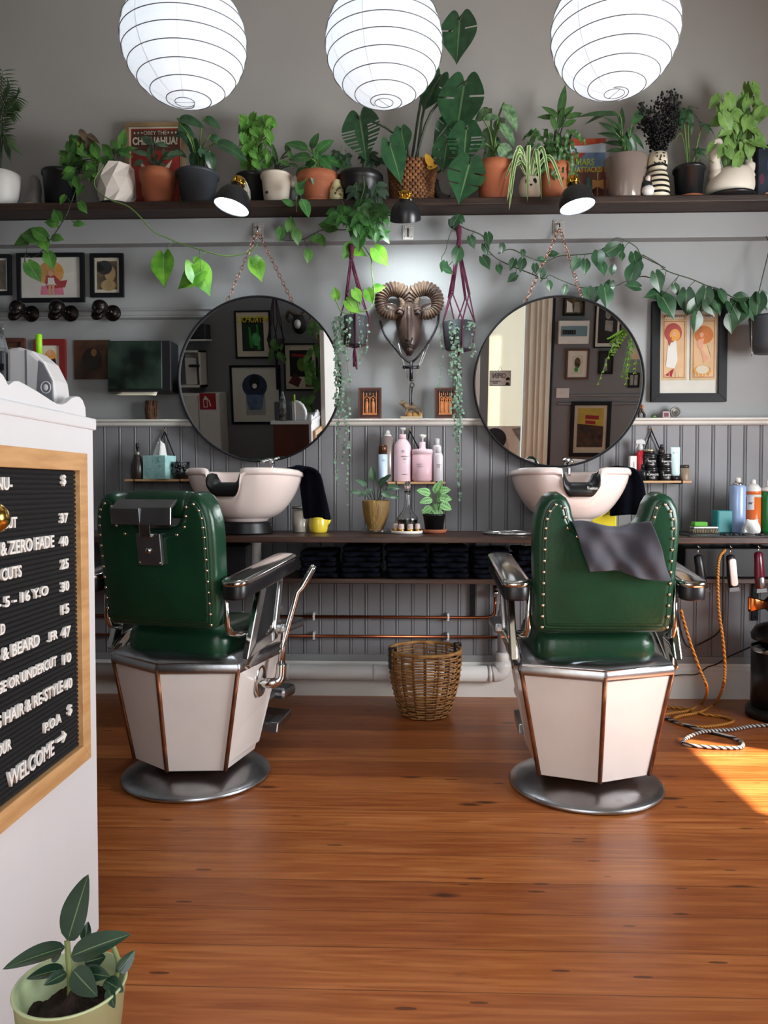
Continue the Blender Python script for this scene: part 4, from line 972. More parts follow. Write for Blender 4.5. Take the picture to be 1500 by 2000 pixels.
for th in (rad(205), rad(20)):
    e = V((math.cos(th), math.sin(th), 0)); s_ = V((-e.y, e.x, 0)); b = MB(); r = rad_at(1)
    for (ra, z0, z1) in ((.012, H - .085, H + .02), (-.014, H - .06, H + .02)):
        p = e * (r + ra); q = .004 if ra > 0 else -.004
        b.rings([[p + s_ * -.014 + V((0, 0, z0)), p + s_ * .014 + V((0, 0, z0)), p + s_ * .014 + e * q + V((0, 0, z0)), p + s_ * -.014 + e * q + V((0, 0, z0))], [p + s_ * -.014 + V((0, 0, z1)), p + s_ * .014 + V((0, 0, z1)), p + s_ * .014 + e * q + V((0, 0, z1)), p + s_ * -.014 + e * q + V((0, 0, z1))]], False)
    p = e * r; b.rings([[p + e * a + s_ * w + V((0, 0, z)) for a, w in ((-.018, -.014), (.016, -.014), (.016, .014), (-.018, .014))] for z in (H + .016, H + .022)], False)
    b.build('handle', leath, t)
# ---- pedal bin
pb = PZ(1520, 1400, 0); t = thing('pedal_bin', 'black pedal bin with a rounded lid on the floor at the right edge', 'bin', (pb.x + .02, pb.y + .0, .001)); k = pb.y / 1500
MB().lathe([(0, 0), (66 * k, 0), (66 * k, 14 * k), (60 * k, 20 * k), (0, 20 * k)], seg=40).build('base_ring', rubber, t)
MB().lathe([(0, 20 * k), (57 * k, 20 * k), (57 * k, 130 * k), (0, 130 * k)], seg=40).build('bin_body', M('bin_black', '18181a', .28, var=.12), t)
MB().lathe([(58 * k, 128 * k), (58.5 * k, 132 * k), (57 * k, 136 * k)], seg=40, c0=False, c1=False).build('steel_band', chrome, t)
MB().lathe([(38 * k, 134 * k), (40 * k, 146 * k), (57 * k, 150 * k), (58 * k, 160 * k), (50 * k, 174 * k), (30 * k, 182 * k), (0, 184 * k)], seg=40).build('lid', M('bin_black'), t)
MB().prism(rrect(-.03, .03, -.19, -.12, .02), .018, .032, 'z').build('pedal', chrome, t, bevel=.003)
# ---- cords
def stripes(name, h1, h2, freq):
    m = bpy.data.materials.new(name); m.use_nodes = True; nt = m.node_tree; L = nt.links.new; b = nt.nodes['Principled BSDF']
    tc = N(nt, 'ShaderNodeTexCoord'); w = N(nt, 'ShaderNodeTexWave', wave_type='BANDS', bands_direction='DIAGONAL'); w.inputs['Scale'].default_value = freq
    L(tc.outputs['Object'], w.inputs['Vector']); r = N(nt, 'ShaderNodeValToRGB'); r.color_ramp.interpolation = 'CONSTANT'
    r.color_ramp.elements[0].color = C(h1); r.color_ramp.elements[1].color = C(h2); r.color_ramp.elements[1].position = .46
    L(w.outputs['Fac'], r.inputs['Fac']); L(r.outputs[0], b.inputs['Base Color']); b.inputs['Roughness'].default_value = .7
    return m
orm = stripes('orange_braid', '6b4018', 'd08c2c', 36); bwm = stripes('black_white_braid', '201d1f', 'bdb8b4', 22)
def floorpt(px, py, z=.007): return PZ(px, py, z)
def airpt(px, py, y): return P(px, py, y)
def cord(name, label, pts, r, m, org): return tag(MB().tube(spline(pts, 10), r, 8).build(name, m, origin=org), label, 'cord')
o1 = [airpt(1416, 1074, 3.80), airpt(1405, 1090, 3.76), airpt(1402, 1130, 3.74), airpt(1404, 1190, 3.74), airpt(1412, 1250, 3.74), airpt(1416, 1300, 3.76)]
f1 = [(1412, 1345), (1395, 1375), (1365, 1391), (1330, 1398), (1316, 1404), (1330, 1414), (1365, 1419), (1400, 1417), (1428, 1411), (1429, 1405), (1400, 1398), (1365, 1393), (1335, 1384), (1300, 1380)]
pts = o1 + [airpt(1412, 1342, 3.78)] + [floorpt(x, y, .008) for x, y in f1[1:]]
cord('power_cord', 'orange braided cord dropping from the clipper and looping on the floor', pts, .0075, orm, floorpt(1370, 1400, 0))
pts = [airpt(1330, 1190, 3.6), airpt(1336, 1215, 3.6), airpt(1350, 1260, 3.6), airpt(1368, 1310, 3.6), airpt(1381, 1345, 3.62)] + [floorpt(x, y, .009) for x, y in ((1372, 1372), (1345, 1387), (1318, 1392), (1290, 1397))]
cord('power_cord', 'orange braided cord falling just right of the right barber chair', pts, .007, orm, floorpt(1345, 1390, 0))
pts = [floorpt(x, y, z) for x, y, z in ((1285, 1392, .008), (1300, 1401, .008), (1322, 1411, .008), (1350, 1419, .009), (1375, 1427, .009), (1400, 1433, .009), (1430, 1440, .009), (1449, 1450, .009), (1448, 1459, .009), (1425, 1461, .009), (1380, 1459, .009), (1345, 1455, .009), (1334, 1450, .010), (1342, 1441, .012), (1365, 1431, .023), (1390, 1427, .020), (1430, 1425, .010), (1470, 1418, .009), (1530, 1416, .009))]
cord('power_cord', 'black and white braided cord looping on the floor by the sun patch', pts, .0085, bwm, floorpt(1390, 1440, 0))
pts = [airpt(1412, 1160, 3.96), airpt(1411, 1215, 3.97), airpt(1400, 1238, 4.1), airpt(1370, 1256, 4.2), airpt(1347, 1264, 4.2), airpt(1335, 1250, 4.2), airpt(1326, 1215, 4.2), airpt(1320, 1180, 4.2)]
cord('power_cord', 'thin dark cord sagging below the bench behind the orange cords', [airpt(1413, 1076, 3.96), airpt(1413, 1110, 3.96)] + pts, .005, blackm, airpt(1380, 1250, 4.2))
pts = [airpt(1500, 1240, 4.23), airpt(1468, 1262, 4.23), airpt(1425, 1282, 4.22), airpt(1400, 1297, 4.21), airpt(1382, 1303, 4.21), airpt(1360, 1317, 4.2), airpt(1330, 1318, 4.2), airpt(1305, 1322, 4.18)]
cord('power_cord', 'thin black cable running above the skirting to the pedal bin', pts, .0035, blackm, airpt(1400, 1297, 4.2))
# ================================================================ MIRRORS, FRAMES AND HANGINGS ON THE WALL
mirm = bpy.data.materials.new('mirror_silver'); mirm.use_nodes = True
_nt = mirm.node_tree; _b = _nt.nodes['Principled BSDF']; _b.inputs['Metallic'].default_value = 1; _b.inputs['Roughness'].default_value = .0; _b.inputs['Base Color'].default_value = (.86, .88, .88, 1)
_n = N(_nt, 'ShaderNodeTexNoise'); _n.inputs['Scale'].default_value = 2; _r = N(_nt, 'ShaderNodeMapRange'); _r.inputs[3].default_value = 0; _r.inputs[4].default_value = .004; _nt.links.new(_n.outputs['Fac'], _r.inputs[0]); _nt.links.new(_r.outputs[0], _b.inputs['Roughness'])
blackf = M('black_frame', '101114', .5, var=.12, vs=12, spec=.25)
rose = M('rose_gold_chain', 'c08d78', .22, 1, var=.06)
nickel = M('nickel_plate', 'cbc8c2', .32, .65, var=.08, vs=14)
TILT = rad(4.8); YM = 4.165
def hookplate(label, px, py, hook=True):
    p = P(px, py, YF); t = thing('hook_plate', label, 'hook', (p.x, YF, p.z), 0, 'steel hook plates on the boxed fascia')
    w, h = plen(10.5, YF), plen(14, YF)
    pl = MB(); R = rrect(-w, w, -h, h, .006); pl.rings([[(x, -.001, z) for x, z in R], [(x, -.005, z) for x, z in R]], False); pl.build('plate', nickel, t, bevel=.001)
    b = MB()
    for x, z in ((-w * .6, h * .7), (w * .6, h * .7), (-w * .6, -h * .7), (w * .6, -h * .7)): b.ball((x, -.005, z), (.004, .002, .004), 8, 6)
    b.build('screws', chrome, t)
    b = MB(); b.tube(spline([(0, -.003, .018), (0, -.02, .012), (0, -.030, -.006), (0, -.026, -.022), (0, -.014, -.026)], 5), .0042, 8); b.build('hook', chrome if hook else blackm, t)
    return p
def chain(b, p0, p1, n):
    d = (p1 - p0) / n; u = d.normalized(); s_ = u.cross(V((0, 1, 0))).normalized(); f = u.cross(s_)
    for i in range(n):
        c = p0 + d * (i + .5); w = s_ if i % 2 else (s_ * .35 + f).normalized(); L = d.length * .66
        b.tube([c + u * (L * math.cos(a)) + w * (.0085 * math.sin(a)) for a in [2 * math.pi * j / 12 for j in range(12)]], .0019, 5, closed=True)
MIR = {}
def mirror(key, label, px, py, rpx, hpx, hpy, cl, cr):
    c = P(px, py, YM); r = plen(rpx, YM); t = thing('round_mirror', label, 'mirror', (c.x, YM, c.z), 0, 'round mirrors hung on chains')
    X = Matrix.Rotation(TILT, 4, 'X'); MIR[key] = (c, X)
    b = MB(); b.X = X @ Matrix.Rotation(rad(90), 4, 'X'); b.lathe([(0, 0), (r - .008, 0)], seg=96, c0=False, c1=False); b.build('mirror_glass', mirm, t)
    b = MB(); b.X = X @ Matrix.Rotation(rad(90), 4, 'X'); b.lathe([(r - .011, -.012), (r, -.012), (r, .011), (r - .0025, .013), (r - .010, .013), (r - .010, .0005)], seg=96, c0=False, c1=False); b.lathe([(0, -.010), (r - .005, -.010)], seg=64, c0=False, c1=False); b.build('rim', blackf, t)
    hp = hookplate(('steel hook plate holding the chain of the %s mirror' % key), hpx, hpy)
    top = V((hp.x, YF - .024, hp.z - .012)); b = MB()
    for (qx, qy) in (cl, cr):
        e = P(qx, qy, YM - .030); chain(b, top - c, V((e.x, YM - .012, e.z)) - c, 19)
    b.build('chain', rose, t)
    return t
mirror('left', 'round black-rimmed mirror on the left reflecting posters on a grey wall', 507, 742, 161, 505, 450, (439, 594), (573, 594))
mirror('right', 'round black-rimmed mirror on the right reflecting a white door with a sign', 1091, 747, 164, 1091, 444, (1022, 599), (1143, 597))
hookplate('empty steel hook plate under the middle spot lamp', 797, 454, False)
# ---- framed pictures
def art(name, h, **k): return M('art_' + name, h, .75, var=k.pop('var', .05), vs=k.pop('vs', 14), **k)
paper = art('paper', 'd9d6cc', var=.03); cream = art('cream', 'd5cdb8', var=.04)
def circ(x, y, r, n=20, ry=None): return [(x + r * math.cos(2 * math.pi * i / n), y + (ry or r) * math.sin(2 * math.pi * i / n)) for i in range(n)]
def picture(label, x0, z0, x1, z1, y, fw, fm, shapes, name='framed_picture', depth=.022, mount=None, mw=0, glass=False, face=-1, cat='picture', group=None, tilt=0, bg=None):
    """frame given by world x/z limits on a wall plane y, looking towards face*y"""
    cx, cz = (x0 + x1) / 2, (z0 + z1) / 2; w, h = abs(x1 - x0) / 2, abs(z1 - z0) / 2
    t = thing(name, label, cat, (cx, y, cz), 0 if face < 0 else math.pi, group)
    X = Matrix.Rotation(tilt, 4, 'X')
    if fw:
        b = MB(); b.X = X
        o = [(-w, -h), (w, -h), (w, h), (-w, h)]; i_ = [(-w + fw, -h + fw), (w - fw, -h + fw), (w - fw, h - fw), (-w + fw, h - fw)]
        for k in range(4):
            q = (k + 1) % 4; b.rings([[(x, -.001, z) for x, z in (o[k], o[q], i_[q], i_[k])], [(x, -depth, z) for x, z in (o[k], o[q], i_[q], i_[k])]], False)
        b.build('frame', fm, t, bevel=.0015)
    iw, ih = w - fw, h - fw
    pd = -depth * .45
    b = MB(); b.X = X; b.box(-iw, iw, pd, -.002, -ih, ih); b.build('mount' if mw else 'print', mount if mw else bg, t)
    pw_, ph_ = iw - mw, ih - mw
    d = pd - .0006
    if mw:
        b = MB(); b.X = X; b.box(-pw_, pw_, d, pd, -ph_, ph_); b.build('print', bg, t); d -= .0006
    mats = []; b = MB(); b.X = X
    for poly, m in shapes:
        if m not in mats: mats.append(m)
        ps = [((px_ * 2 - 1) * pw_, d, (pz * 2 - 1) * ph_) for px_, pz in poly]
        ps2 = [(x_, d - .0003, z_) for x_, _, z_ in ps]
        b.rings([ps, ps2], False, m=mats.index(m)); d -= .00035
    if shapes: b.build('artwork', mats, t)
    if glass:
        b = MB(); b.X = X; b.box(-iw, iw, -depth * .85, -depth * .80, -ih, ih); b.build('glass_pane', panem, t)
    return t
def wallpic(label, px0, py0, px1, py1, fw, fm, shapes, y=YW - .001, **k):
    a, b_ = P(px0, py1, y - .02), P(px1, py0, y - .02)
    return picture(label, a.x, a.z, b_.x, b_.z, y, plen(fw, y), fm, shapes, **k)
sepia = M('art_sepia', '6b5a3c', .7, h2='2a241b', vs=22); red = art('red', 'a5232b'); gold2 = art('gold', 'd79a4c', var=.12); skin = art('skin', 'd9a184'); pinkl = art('pink', 'd9748c', var=.12); dark = art('dark', '1c1b1d'); orange = art('orange', 'c9783f', var=.12); white2 = art('white', 'e2dfd8', var=.02)
blue = art('blue', '3d4f7d', var=.25, vs=8); grn = art('green', '2f8a3f', var=.25, vs=8); yelw = art('yellow', 'd8c32a', var=.1); rust2 = M('rust_panel', '54331d', .6, h2='2b1d14', vs=9, bump=.3, bs=30); dkred = art('dark_red', '7d1c1f', var=.12); brownf = M('brown_frame', '4e2b20', .45, var=.2, vs=12); beige = art('beige', 'cdb48c', var=.06); crim = art('crimson', 'a84a44', var=.1)
wallpic('black framed picture cut off by the left edge of the view', -34, 496, 20, 576, 7, blackf, [(circ(.5, .5, .4), sepia)], mount=paper, mw=.012, bg=sepia, glass=True)
wallpic('black framed print of a figure with a red cape on the left wall', 33, 493, 163, 590, 8, blackf, [(circ(.5, .62, .22, ry=.30), gold2), ([(.32, .08), (.72, .08), (.70, .30), (.34, .30)], pinkl), ([(.42, .55), (.56, .56), (.66, .42), (.78, .44), (.74, .26), (.58, .24), (.44, .22), (.40, .40)], red), ([(.45, .50), (.55, .50), (.57, .36), (.60, .32), (.42, .32), (.45, .36)], white2), ([(.46, .34), (.50, .34), (.50, .08), (.46, .06)], skin), ([(.52, .34), (.56, .34), (.56, .06), (.52, .08)], skin), (circ(.5, .60, .045, ry=.07), skin), (circ(.47, .75, .07, ry=.10), gold2), (circ(.60, .70, .06, ry=.10), gold2)], bg=paper, glass=True)
wallpic('small black framed sepia portrait on the left wall above the skull hooks', 176, 494, 240, 580, 8, blackf, [([(.1, .1), (.9, .1), (.9, .9), (.1, .9)], sepia), (circ(.62, .55, .22, ry=.22), art('tan', 'a58a5c', var=.2, vs=20)), (circ(.4, .72, .3, ry=.2), dark), (circ(.55, .22, .3, ry=.16), art('tan', 'a58a5c'))], bg=cream, glass=True)
wallpic('dark brown framed picture low on the left wall, by the card machine', -6, 660, 48, 735, 8, brownf, [(circ(.5, .5, .35), sepia)], bg=rust2)
wallpic('red framed picture behind the green marker on the left wall', 67, 662, 127, 742, 12, M('red_frame', '7a2020', .4, var=.12), [(circ(.5, .6, .3, ry=.25), gold2), ([(.45, .1), (.9, .1), (.75, .55), (.5, .5)], dark), (circ(.45, .75, .12, ry=.1), skin)], bg=cream)
wallpic('rusty brown square panel between the red frame and the paper dispenser', 143, 663, 213, 740, 0, None, [(circ(.5, .5, .28, ry=.3), M('art_soot', '231a14', .7, var=.3)), (circ(.55, .68, .08, ry=.1), M('art_rustlight', '7d5a33', .6, var=.3))], name='art_panel', depth=.014, bg=rust2)
# paper towel dispenser
a, b_ = P(213, 766, 4.17), P(336, 666, 4.17); t = thing('paper_dispenser', 'black marbled paper towel dispenser with a sheet hanging out', 'dispenser', ((a.x + b_.x) / 2, 4.2, a.z)); w = (b_.x - a.x) / 2; h = b_.z - a.z
MB().box(-w, w, -.05, .088, 0, h).build('case', blackm, t, bevel=.006)
MB().box(-w + .004, w * .72, -.056, -.048, .014, h - .006).build('front_cover', M('dark_marble', '0f1512', .12, h2='2b3a30', vs=7, coat=.5), t, bevel=.003)
MB().grid(lambda u, v: ((-.72 + 1.25 * u) * w, -.03 - .05 * v, .002 - .012 * math.sin(v * 3) - .020 * v), 8, 8).build('paper_sheet', M('paper_sheet', 'd8d0ba', .8, var=.03), t, solid=.002)
# bristle brush on the ledge
p = P(296, 812, 4.235); t = thing('bristle_brush', 'round brown bristle brush standing on the ledge below the dispenser', 'brush', (p.x, 4.238, ZD1 + EPS))
b = MB(); random.seed(2)
for i in range(120):
    a = random.uniform(0, 6.28); r = .036 * math.sqrt(random.random()); x, y = r * math.cos(a), r * math.sin(a) * .75; b.tube([(x * .8, y * .8, 0), (x, y, .06), (x * .9 + random.uniform(-.008, .008), y * .9, .105)], [.003, .003, .0015], 4)
b.build('bristles', M('brown_bristle', '5a3f2b', .9, var=.4, vs=50), t)['kind'] = 'stuff'
MB().lathe([(0, .0), (.026, .0), (.028, .006), (.026, .012), (0, .012)], sy=.75).build('base', brownf, t)
# skull coat hooks
skm = M('dark_bronze', '241f1d', .3, .85, var=.3, vs=30, bump=.3, bs=60)
zh = (zm1 + zm0) / 2
def skull_hook(label, px):
    X = xat(px, YW - .05, 608); t = thing('skull_hook', label, 'coat hook', (X, YW - .025, zh), 0, 'skull coat hooks on the rail')
    b = MB(); b.at((.030, 0, 0), (rad(90), 0, 0)); b.lathe([(.044, 0), (.046, .004), (.040, .012), (.028, .016), (.012, .03), (.010, .05)], seg=24); b.build('rosette', skm, t)
    b = MB(); b.at((0, 0, .004), (0, 0, 0), (1.28, 1.15, 1.28)); b.ball((-.012, -.058, .010), (.034, .042, .034), 18, 12); b.ball((-.012, -.075, -.012), (.024, .024, .026), 14, 10)
    b.tube(spline([(-.030, -.08, -.020), (-.022, -.10, -.038), (-.002, -.10, -.038), (.008, -.08, -.020)], 4), .012, 8)
    b.tube([(.02, -.02, 0), (0, -.05, 0)], .014, 10); b.build('skull', skm, t)
    b = MB(); b.at((0, 0, .004), (0, 0, 0), (1.28, 1.15, 1.28))
    for x in (-.024, .002): b.ball((x, -.094, .004), (.008, .006, .009), 10, 8)
    b.ball((-.011, -.099, -.014), (.004, .004, .006), 8, 6); b.build('eye_sockets', darkm, t)
skull_hook('leftmost skull coat hook on the grey rail', 47); skull_hook('middle skull coat hook on the grey rail', 124); skull_hook('rightmost skull coat hook on the grey rail', 207)
# carved gothic panels and wolf figure on the ledge
car = M('orange_carving', 'c07a45', .6, h2='a8612f', vs=20, bump=.3, bs=50)
def gothic(label, px0, py0, px1, py1, n):
    y = 4.222; a, b_ = P(px0, py1, y), P(px1, py0, y); w = (b_.x - a.x) / 2; h = b_.z - (ZD1 + EPS)
    t = thing('carved_panel', label, 'carved panel', ((a.x + b_.x) / 2, 4.225, ZD1 + EPS), 0, 'carved panels on the ledge')
    X = Matrix.Rotation(rad(-4), 4, 'X')
    for nm, d0, d1, i0, i1 in (('frame', -.012, .008, 0, .010), ('inner_border', -.0135, -.008, .013, .016)):
        b = MB(); b.X = X; o = [(-w + i0, i0), (w - i0, i0), (w - i0, h - i0), (-w + i0, h - i0)]; q = [(-w + i1, i1), (w - i1, i1), (w - i1, h - i1), (-w + i1, h - i1)]
        for k in range(4): j = (k + 1) % 4; b.rings([[(x, d1, z) for x, z in (o[k], o[j], q[j], q[k])], [(x, d0, z) for x, z in (o[k], o[j], q[j], q[k])]], False)
        b.build(nm, brownf, t)
    b = MB(); b.X = X; b.box(-w + .010, w - .010, -.008, .006, .010, h - .010); b.build('backing', M('dark_backing', '201512', .6, var=.1), t)
    b = MB(); b.X = X; W_ = w * .56; z0, z1 = .026, h - .03
    b.box(-W_ - .004, W_ + .004, -.012, -.008, z0 - .006, z0 + .004)
    for i in range(n + 1):
        x = -W_ + 2 * W_ * i / n; b.box(x - .0025, x + .0025, -.013, -.008, z0, z1 - (.0 if i in (0, n) else .02)); b.rings([[(x - .003, -.013, z1 - .01), (x + .003, -.013, z1 - .01), (x + .003, -.008, z1 - .01), (x - .003, -.008, z1 - .01)], [(x, -.011, z1 + .012), (x + .0002, -.011, z1 + .012), (x, -.0109, z1 + .012), (x, -.0108, z1 + .0121)]], False)
    for i in range(n):
        xa, xb = -W_ + 2 * W_ * i / n, -W_ + 2 * W_ * (i + 1) / n; xm = (xa + xb) / 2; zs_ = z0 + (z1 - z0) * .62
        for sgn, e in ((1, xa), (-1, xb)): b.tube(spline([(e, -.0105, zs_), (e + sgn * .002, -.0105, zs_ + .012), (xm - sgn * .0, -.0105, zs_ + .028)], 4), .0022, 5)
        b.tube([(xm, -.0105, zs_ + .026), (xm, -.0105, z1)], .0018, 5)
        for xq in ((xm,) if n > 2 else (xm,)):
            b.rings([[(xq + r * math.cos(a), -.010 + r * .5 * math.sin(a), z) for a in [2 * math.pi * j / 10 for j in range(10)]] for z, r in ((z0 + .003, .010), (z0 + .03, .008), (z0 + .055, .0095), (z0 + .066, .006), (z0 + .07, .004))]); b.ball((xq, -.011, z0 + .077), (.006, .005, .007), 10, 8)
    b.build('carving', car, t)
gothic('carved gothic panel with two standing figures on the ledge, left of the wolf', 700, 757, 745, 815, 2)
gothic('carved gothic panel with three standing figures on the ledge, right of the wolf', 849, 757, 891, 815, 3)
ledz = ZD1 + EPS
def body(name, mat, t, edges, pts, subs=2):
    """one continuous skinned figure: pts = [(x,y,z,r)], edges index pairs"""
    me = bpy.data.meshes.new(name); me.from_pydata([p[:3] for p in pts], edges, []); o = bpy.data.objects.new(name, me); COL.objects.link(o); o.parent = t
    sk = o.modifiers.new('skin', 'SKIN'); sk.use_smooth_shade = True
    for i, v_ in enumerate(me.skin_vertices[0].data): v_.radius = (pts[i][3], pts[i][3]); v_.use_root = (i == 0)
    ss = o.modifiers.new('smooth', 'SUBSURF'); ss.levels = subs; ss.render_levels = subs; me.materials.append(mat); return o
p = P(803, 812, 4.225); t = thing('wolf_figurine', 'painted wolf figurine on a pale base on the ledge below the ram head', 'figurine', (p.x, 4.222, ledz)); k = 4.22 / 1500
MB().prism(rrect(-22 * k, 22 * k, -.018, .018, .008), 0, 4 * k, 'z').build('base', M('bone_base', 'b9a888', .6, var=.12), t)
b = MB()
for x, z, r in ((-4, 8, 7), (8, 8, 8), (16, 8, 6)): b.ball((x * k, .004, z * k), (r * k, .012, 6 * k), 10, 8)
b.build('rock', M('rock_ochre', 'b98f57', .7, var=.3, vs=40), t)
wf = M('wolf_fur', '4e453e', .6, h2='a58a66', vs=28)
body('wolf_body', wf, t, [(0, 1), (1, 2), (2, 3), (3, 4), (4, 5), (1, 6), (6, 7), (1, 8), (8, 9), (0, 10), (10, 11), (0, 12), (12, 13), (0, 14), (14, 15), (3, 16), (3, 17)],
     [(12 * k, 0, 20 * k, 6.5 * k), (-6 * k, 0, 23 * k, 6.5 * k), (-13 * k, -.002, 27 * k, 4.8 * k), (-17 * k, -.003, 31 * k, 4 * k), (-21 * k, -.005, 30 * k, 2.4 * k), (-24 * k, -.006, 29 * k, 1.6 * k), (-9 * k, -.012, 14 * k, 2.4 * k), (-13 * k, -.013, 6 * k, 1.8 * k), (-5 * k, .010, 14 * k, 2.4 * k), (-5 * k, .010, 6 * k, 1.8 * k), (15 * k, -.010, 13 * k, 3 * k), (17 * k, -.011, 6 * k, 1.8 * k), (14 * k, .010, 13 * k, 3 * k), (12 * k, .010, 6 * k, 1.8 * k), (19 * k, 0, 18 * k, 2 * k), (22 * k, 0, 9 * k, 1.5 * k), (-16 * k, -.005, 36 * k, 1.1 * k), (-14.5 * k, .003, 36 * k, 1.1 * k)])
# ---- ram head
p = P(799, 640, 4.2); k = 4.2 / 1500; t = thing('ram_head', 'brown carved ram head with curled horns on the wall between the mirrors', 'wall sculpture', (p.x, YW, p.z))
ramm = M('carved_brown', '4a3930', .38, h2='2d221d', vs=10, bump=.35, bs=45); hornm = M('ribbed_horn', '75604e', .45, h2='3f3027', vs=12, bump=.2, bs=60)
R = []
for z, rx, ry, cy in ((52, 6, 14, -14), (48, 16, 22, -22), (38, 23, 27, -28), (24, 27, 29, -34), (8, 27, 29, -38), (-4, 24, 27, -42), (-16, 22, 25, -45), (-28, 19.5, 22, -48), (-38, 17, 19, -50), (-45, 13.5, 15, -51), (-50, 7, 9, -50)):
    R.append([(rx * k * math.cos(a) * (1 - .10 * abs(math.sin(a * 2))), (cy + ry * math.sin(a)) * k, z * k) for a in [2 * math.pi * i / 28 for i in range(28)]])
MB().rings(R).build('head', ramm, t, subsurf=1)
b = MB(); R = []
for y, rx, rz, z in ((-.001, 22, 30, 14), (-.03, 22, 30, 14), (-.07, 19, 26, 14)): R.append([(rx * k * math.cos(a), y, (z + rz * math.sin(a)) * k) for a in [2 * math.pi * i / 24 for i in range(24)]])
b.rings(R); b.build('neck', ramm, t)
b = MB()
for s in (1, -1):
    b.ball((s * 17 * k, -62 * k, 22 * k), (6 * k, 5 * k, 5 * k), 12, 8); b.tube(spline([(s * 10 * k, -62 * k, 27 * k), (s * 18 * k, -62 * k, 29 * k), (s * 25 * k, -54 * k, 25 * k)], 4), 3.4 * k, 8)
b.tube(spline([(0, -60 * k, 34 * k), (0, -67 * k, 10 * k), (0, -70 * k, -16 * k), (0, -70 * k, -34 * k)], 5), [5 * k] * 6 + [4 * k] * 10, 10)
b.build('brow', ramm, t)
b = MB()
for s in (1, -1): b.ball((s * 17 * k, -66 * k, 21 * k), 2.6 * k, 10, 8); b.tube([(s * 4 * k, -70 * k, -32 * k), (s * 7 * k, -68 * k, -27 * k)], 1.6 * k, 6)
b.tube([(-9 * k, -66 * k, -40 * k), (0, -69 * k, -38 * k), (9 * k, -66 * k, -40 * k)], 1.0 * k, 6)
b.build('eyes_and_mouth', darkm, t)
b = MB()
for i in range(9):
    a = -1.2 + 2.4 * i / 8; b.tube(spline([(7 * math.sin(a) * k, (-52 - 13 * math.cos(a)) * k, -42 * k), (7.5 * math.sin(a) * k, (-53 - 12 * math.cos(a)) * k, -50 * k), (3 * math.sin(a) * k, (-52 - 7 * math.cos(a)) * k, -58 * k)], 3), [2.4 * k] * 4 + [1.2 * k] * 3, 6)
b.build('beard', ramm, t)
for s in (1, -1):
    b = MB(); pts = []; rr = []; n = 220
    for i in range(n + 1):
        f = i / n; a = rad(172 - 405 * f); rr_ = (30 - 15 * f ** 1.2) * k
        cx, cz = 30 * k, 44 * k
        pts.append((s * (cx + rr_ * math.cos(a)), -24 * k - 18 * k * math.sin(f * 3.0) - 8 * k * f, cz + rr_ * math.sin(a) * 1.08))
        rr.append((13.5 * (1 - f) ** .55 + 1.4) * k * (1 + .13 * math.cos(f * 2 * math.pi * 36)))
    b.tube(pts, rr, 14); b.build('horn', hornm, t)
    b = MB(); leaf(b, (s * 21 * k, -40 * k, 32 * k), (s * .85, -.3, .35), (0, -1, .2), 30 * k, 14 * k, 'lance', .5, .1); b.build('ear', ramm, t, solid=.004, subsurf=1)
# beads, chains, cross and key hung on the ram
p = lambda x, y, yy=4.06: P(x, y, yy)
t = thing('bead_necklace', 'black bead necklace with a cross hung from the ram horns', 'necklace', tuple(P(803, 710, 4.10)))
pts = spline([P(743, 628, 4.20), P(752, 655, 4.14), P(772, 680, 4.07), P(787, 698, 4.08), P(803, 707, 4.10), P(822, 690, 4.08), P(845, 655, 4.10), P(855, 630, 4.16), P(857, 615, 4.2)], 12)
b = MB()
for q in pts: b.ball(q, .0068, 8, 6)
b.build('beads', blackm, t, world=t)
b = MB(); c = P(803, 722, 4.10); b.X = Matrix.Translation(c)
b.tube([(0, 0, .045), (0, 0, -.05)], [.008, .010], 8); b.tube([(-.032, 0, .013), (.032, 0, .013)], .008, 8)
for e in ((-.036, 0, .013), (.036, 0, .013), (0, 0, -.052)): b.ball(e, (.010, .007, .010), 10, 8)
b.build('cross', M('dark_pewter', '3c3c3f', .35, .9, var=.15), t, world=t)
t = thing('key_pendant', 'thin silver chain with a long key hanging below the cross', 'pendant', tuple(P(805, 750, 4.12)))
b = MB()
for q in ((778, 670), (782, 690), (830, 680), (838, 672)):
    b.tube([P(q[0], q[1], 4.10), P(800 if q[0] < 800 else 806, 750, 4.12)], .0011, 5)
b.build('chain', nickel, t, world=t)
b = MB(); c = P(805, 752, 4.12); b.tube([c + V((.010 * math.cos(a), 0, .012 * math.sin(a))) for a in [2 * math.pi * i / 16 for i in range(16)]], .0025, 6, closed=True); e = P(803, 792, 4.13); b.tube([c + V((0, 0, -.012)), e], .0032, 8); b.box(e.x, e.x + .012, e.y - .002, e.y + .002, e.z, e.z + .016); b.tube([P(801, 752, 4.13), P(800, 792, 4.14)], .0022, 6)
b.build('key', M('dark_pewter'), t, world=t)
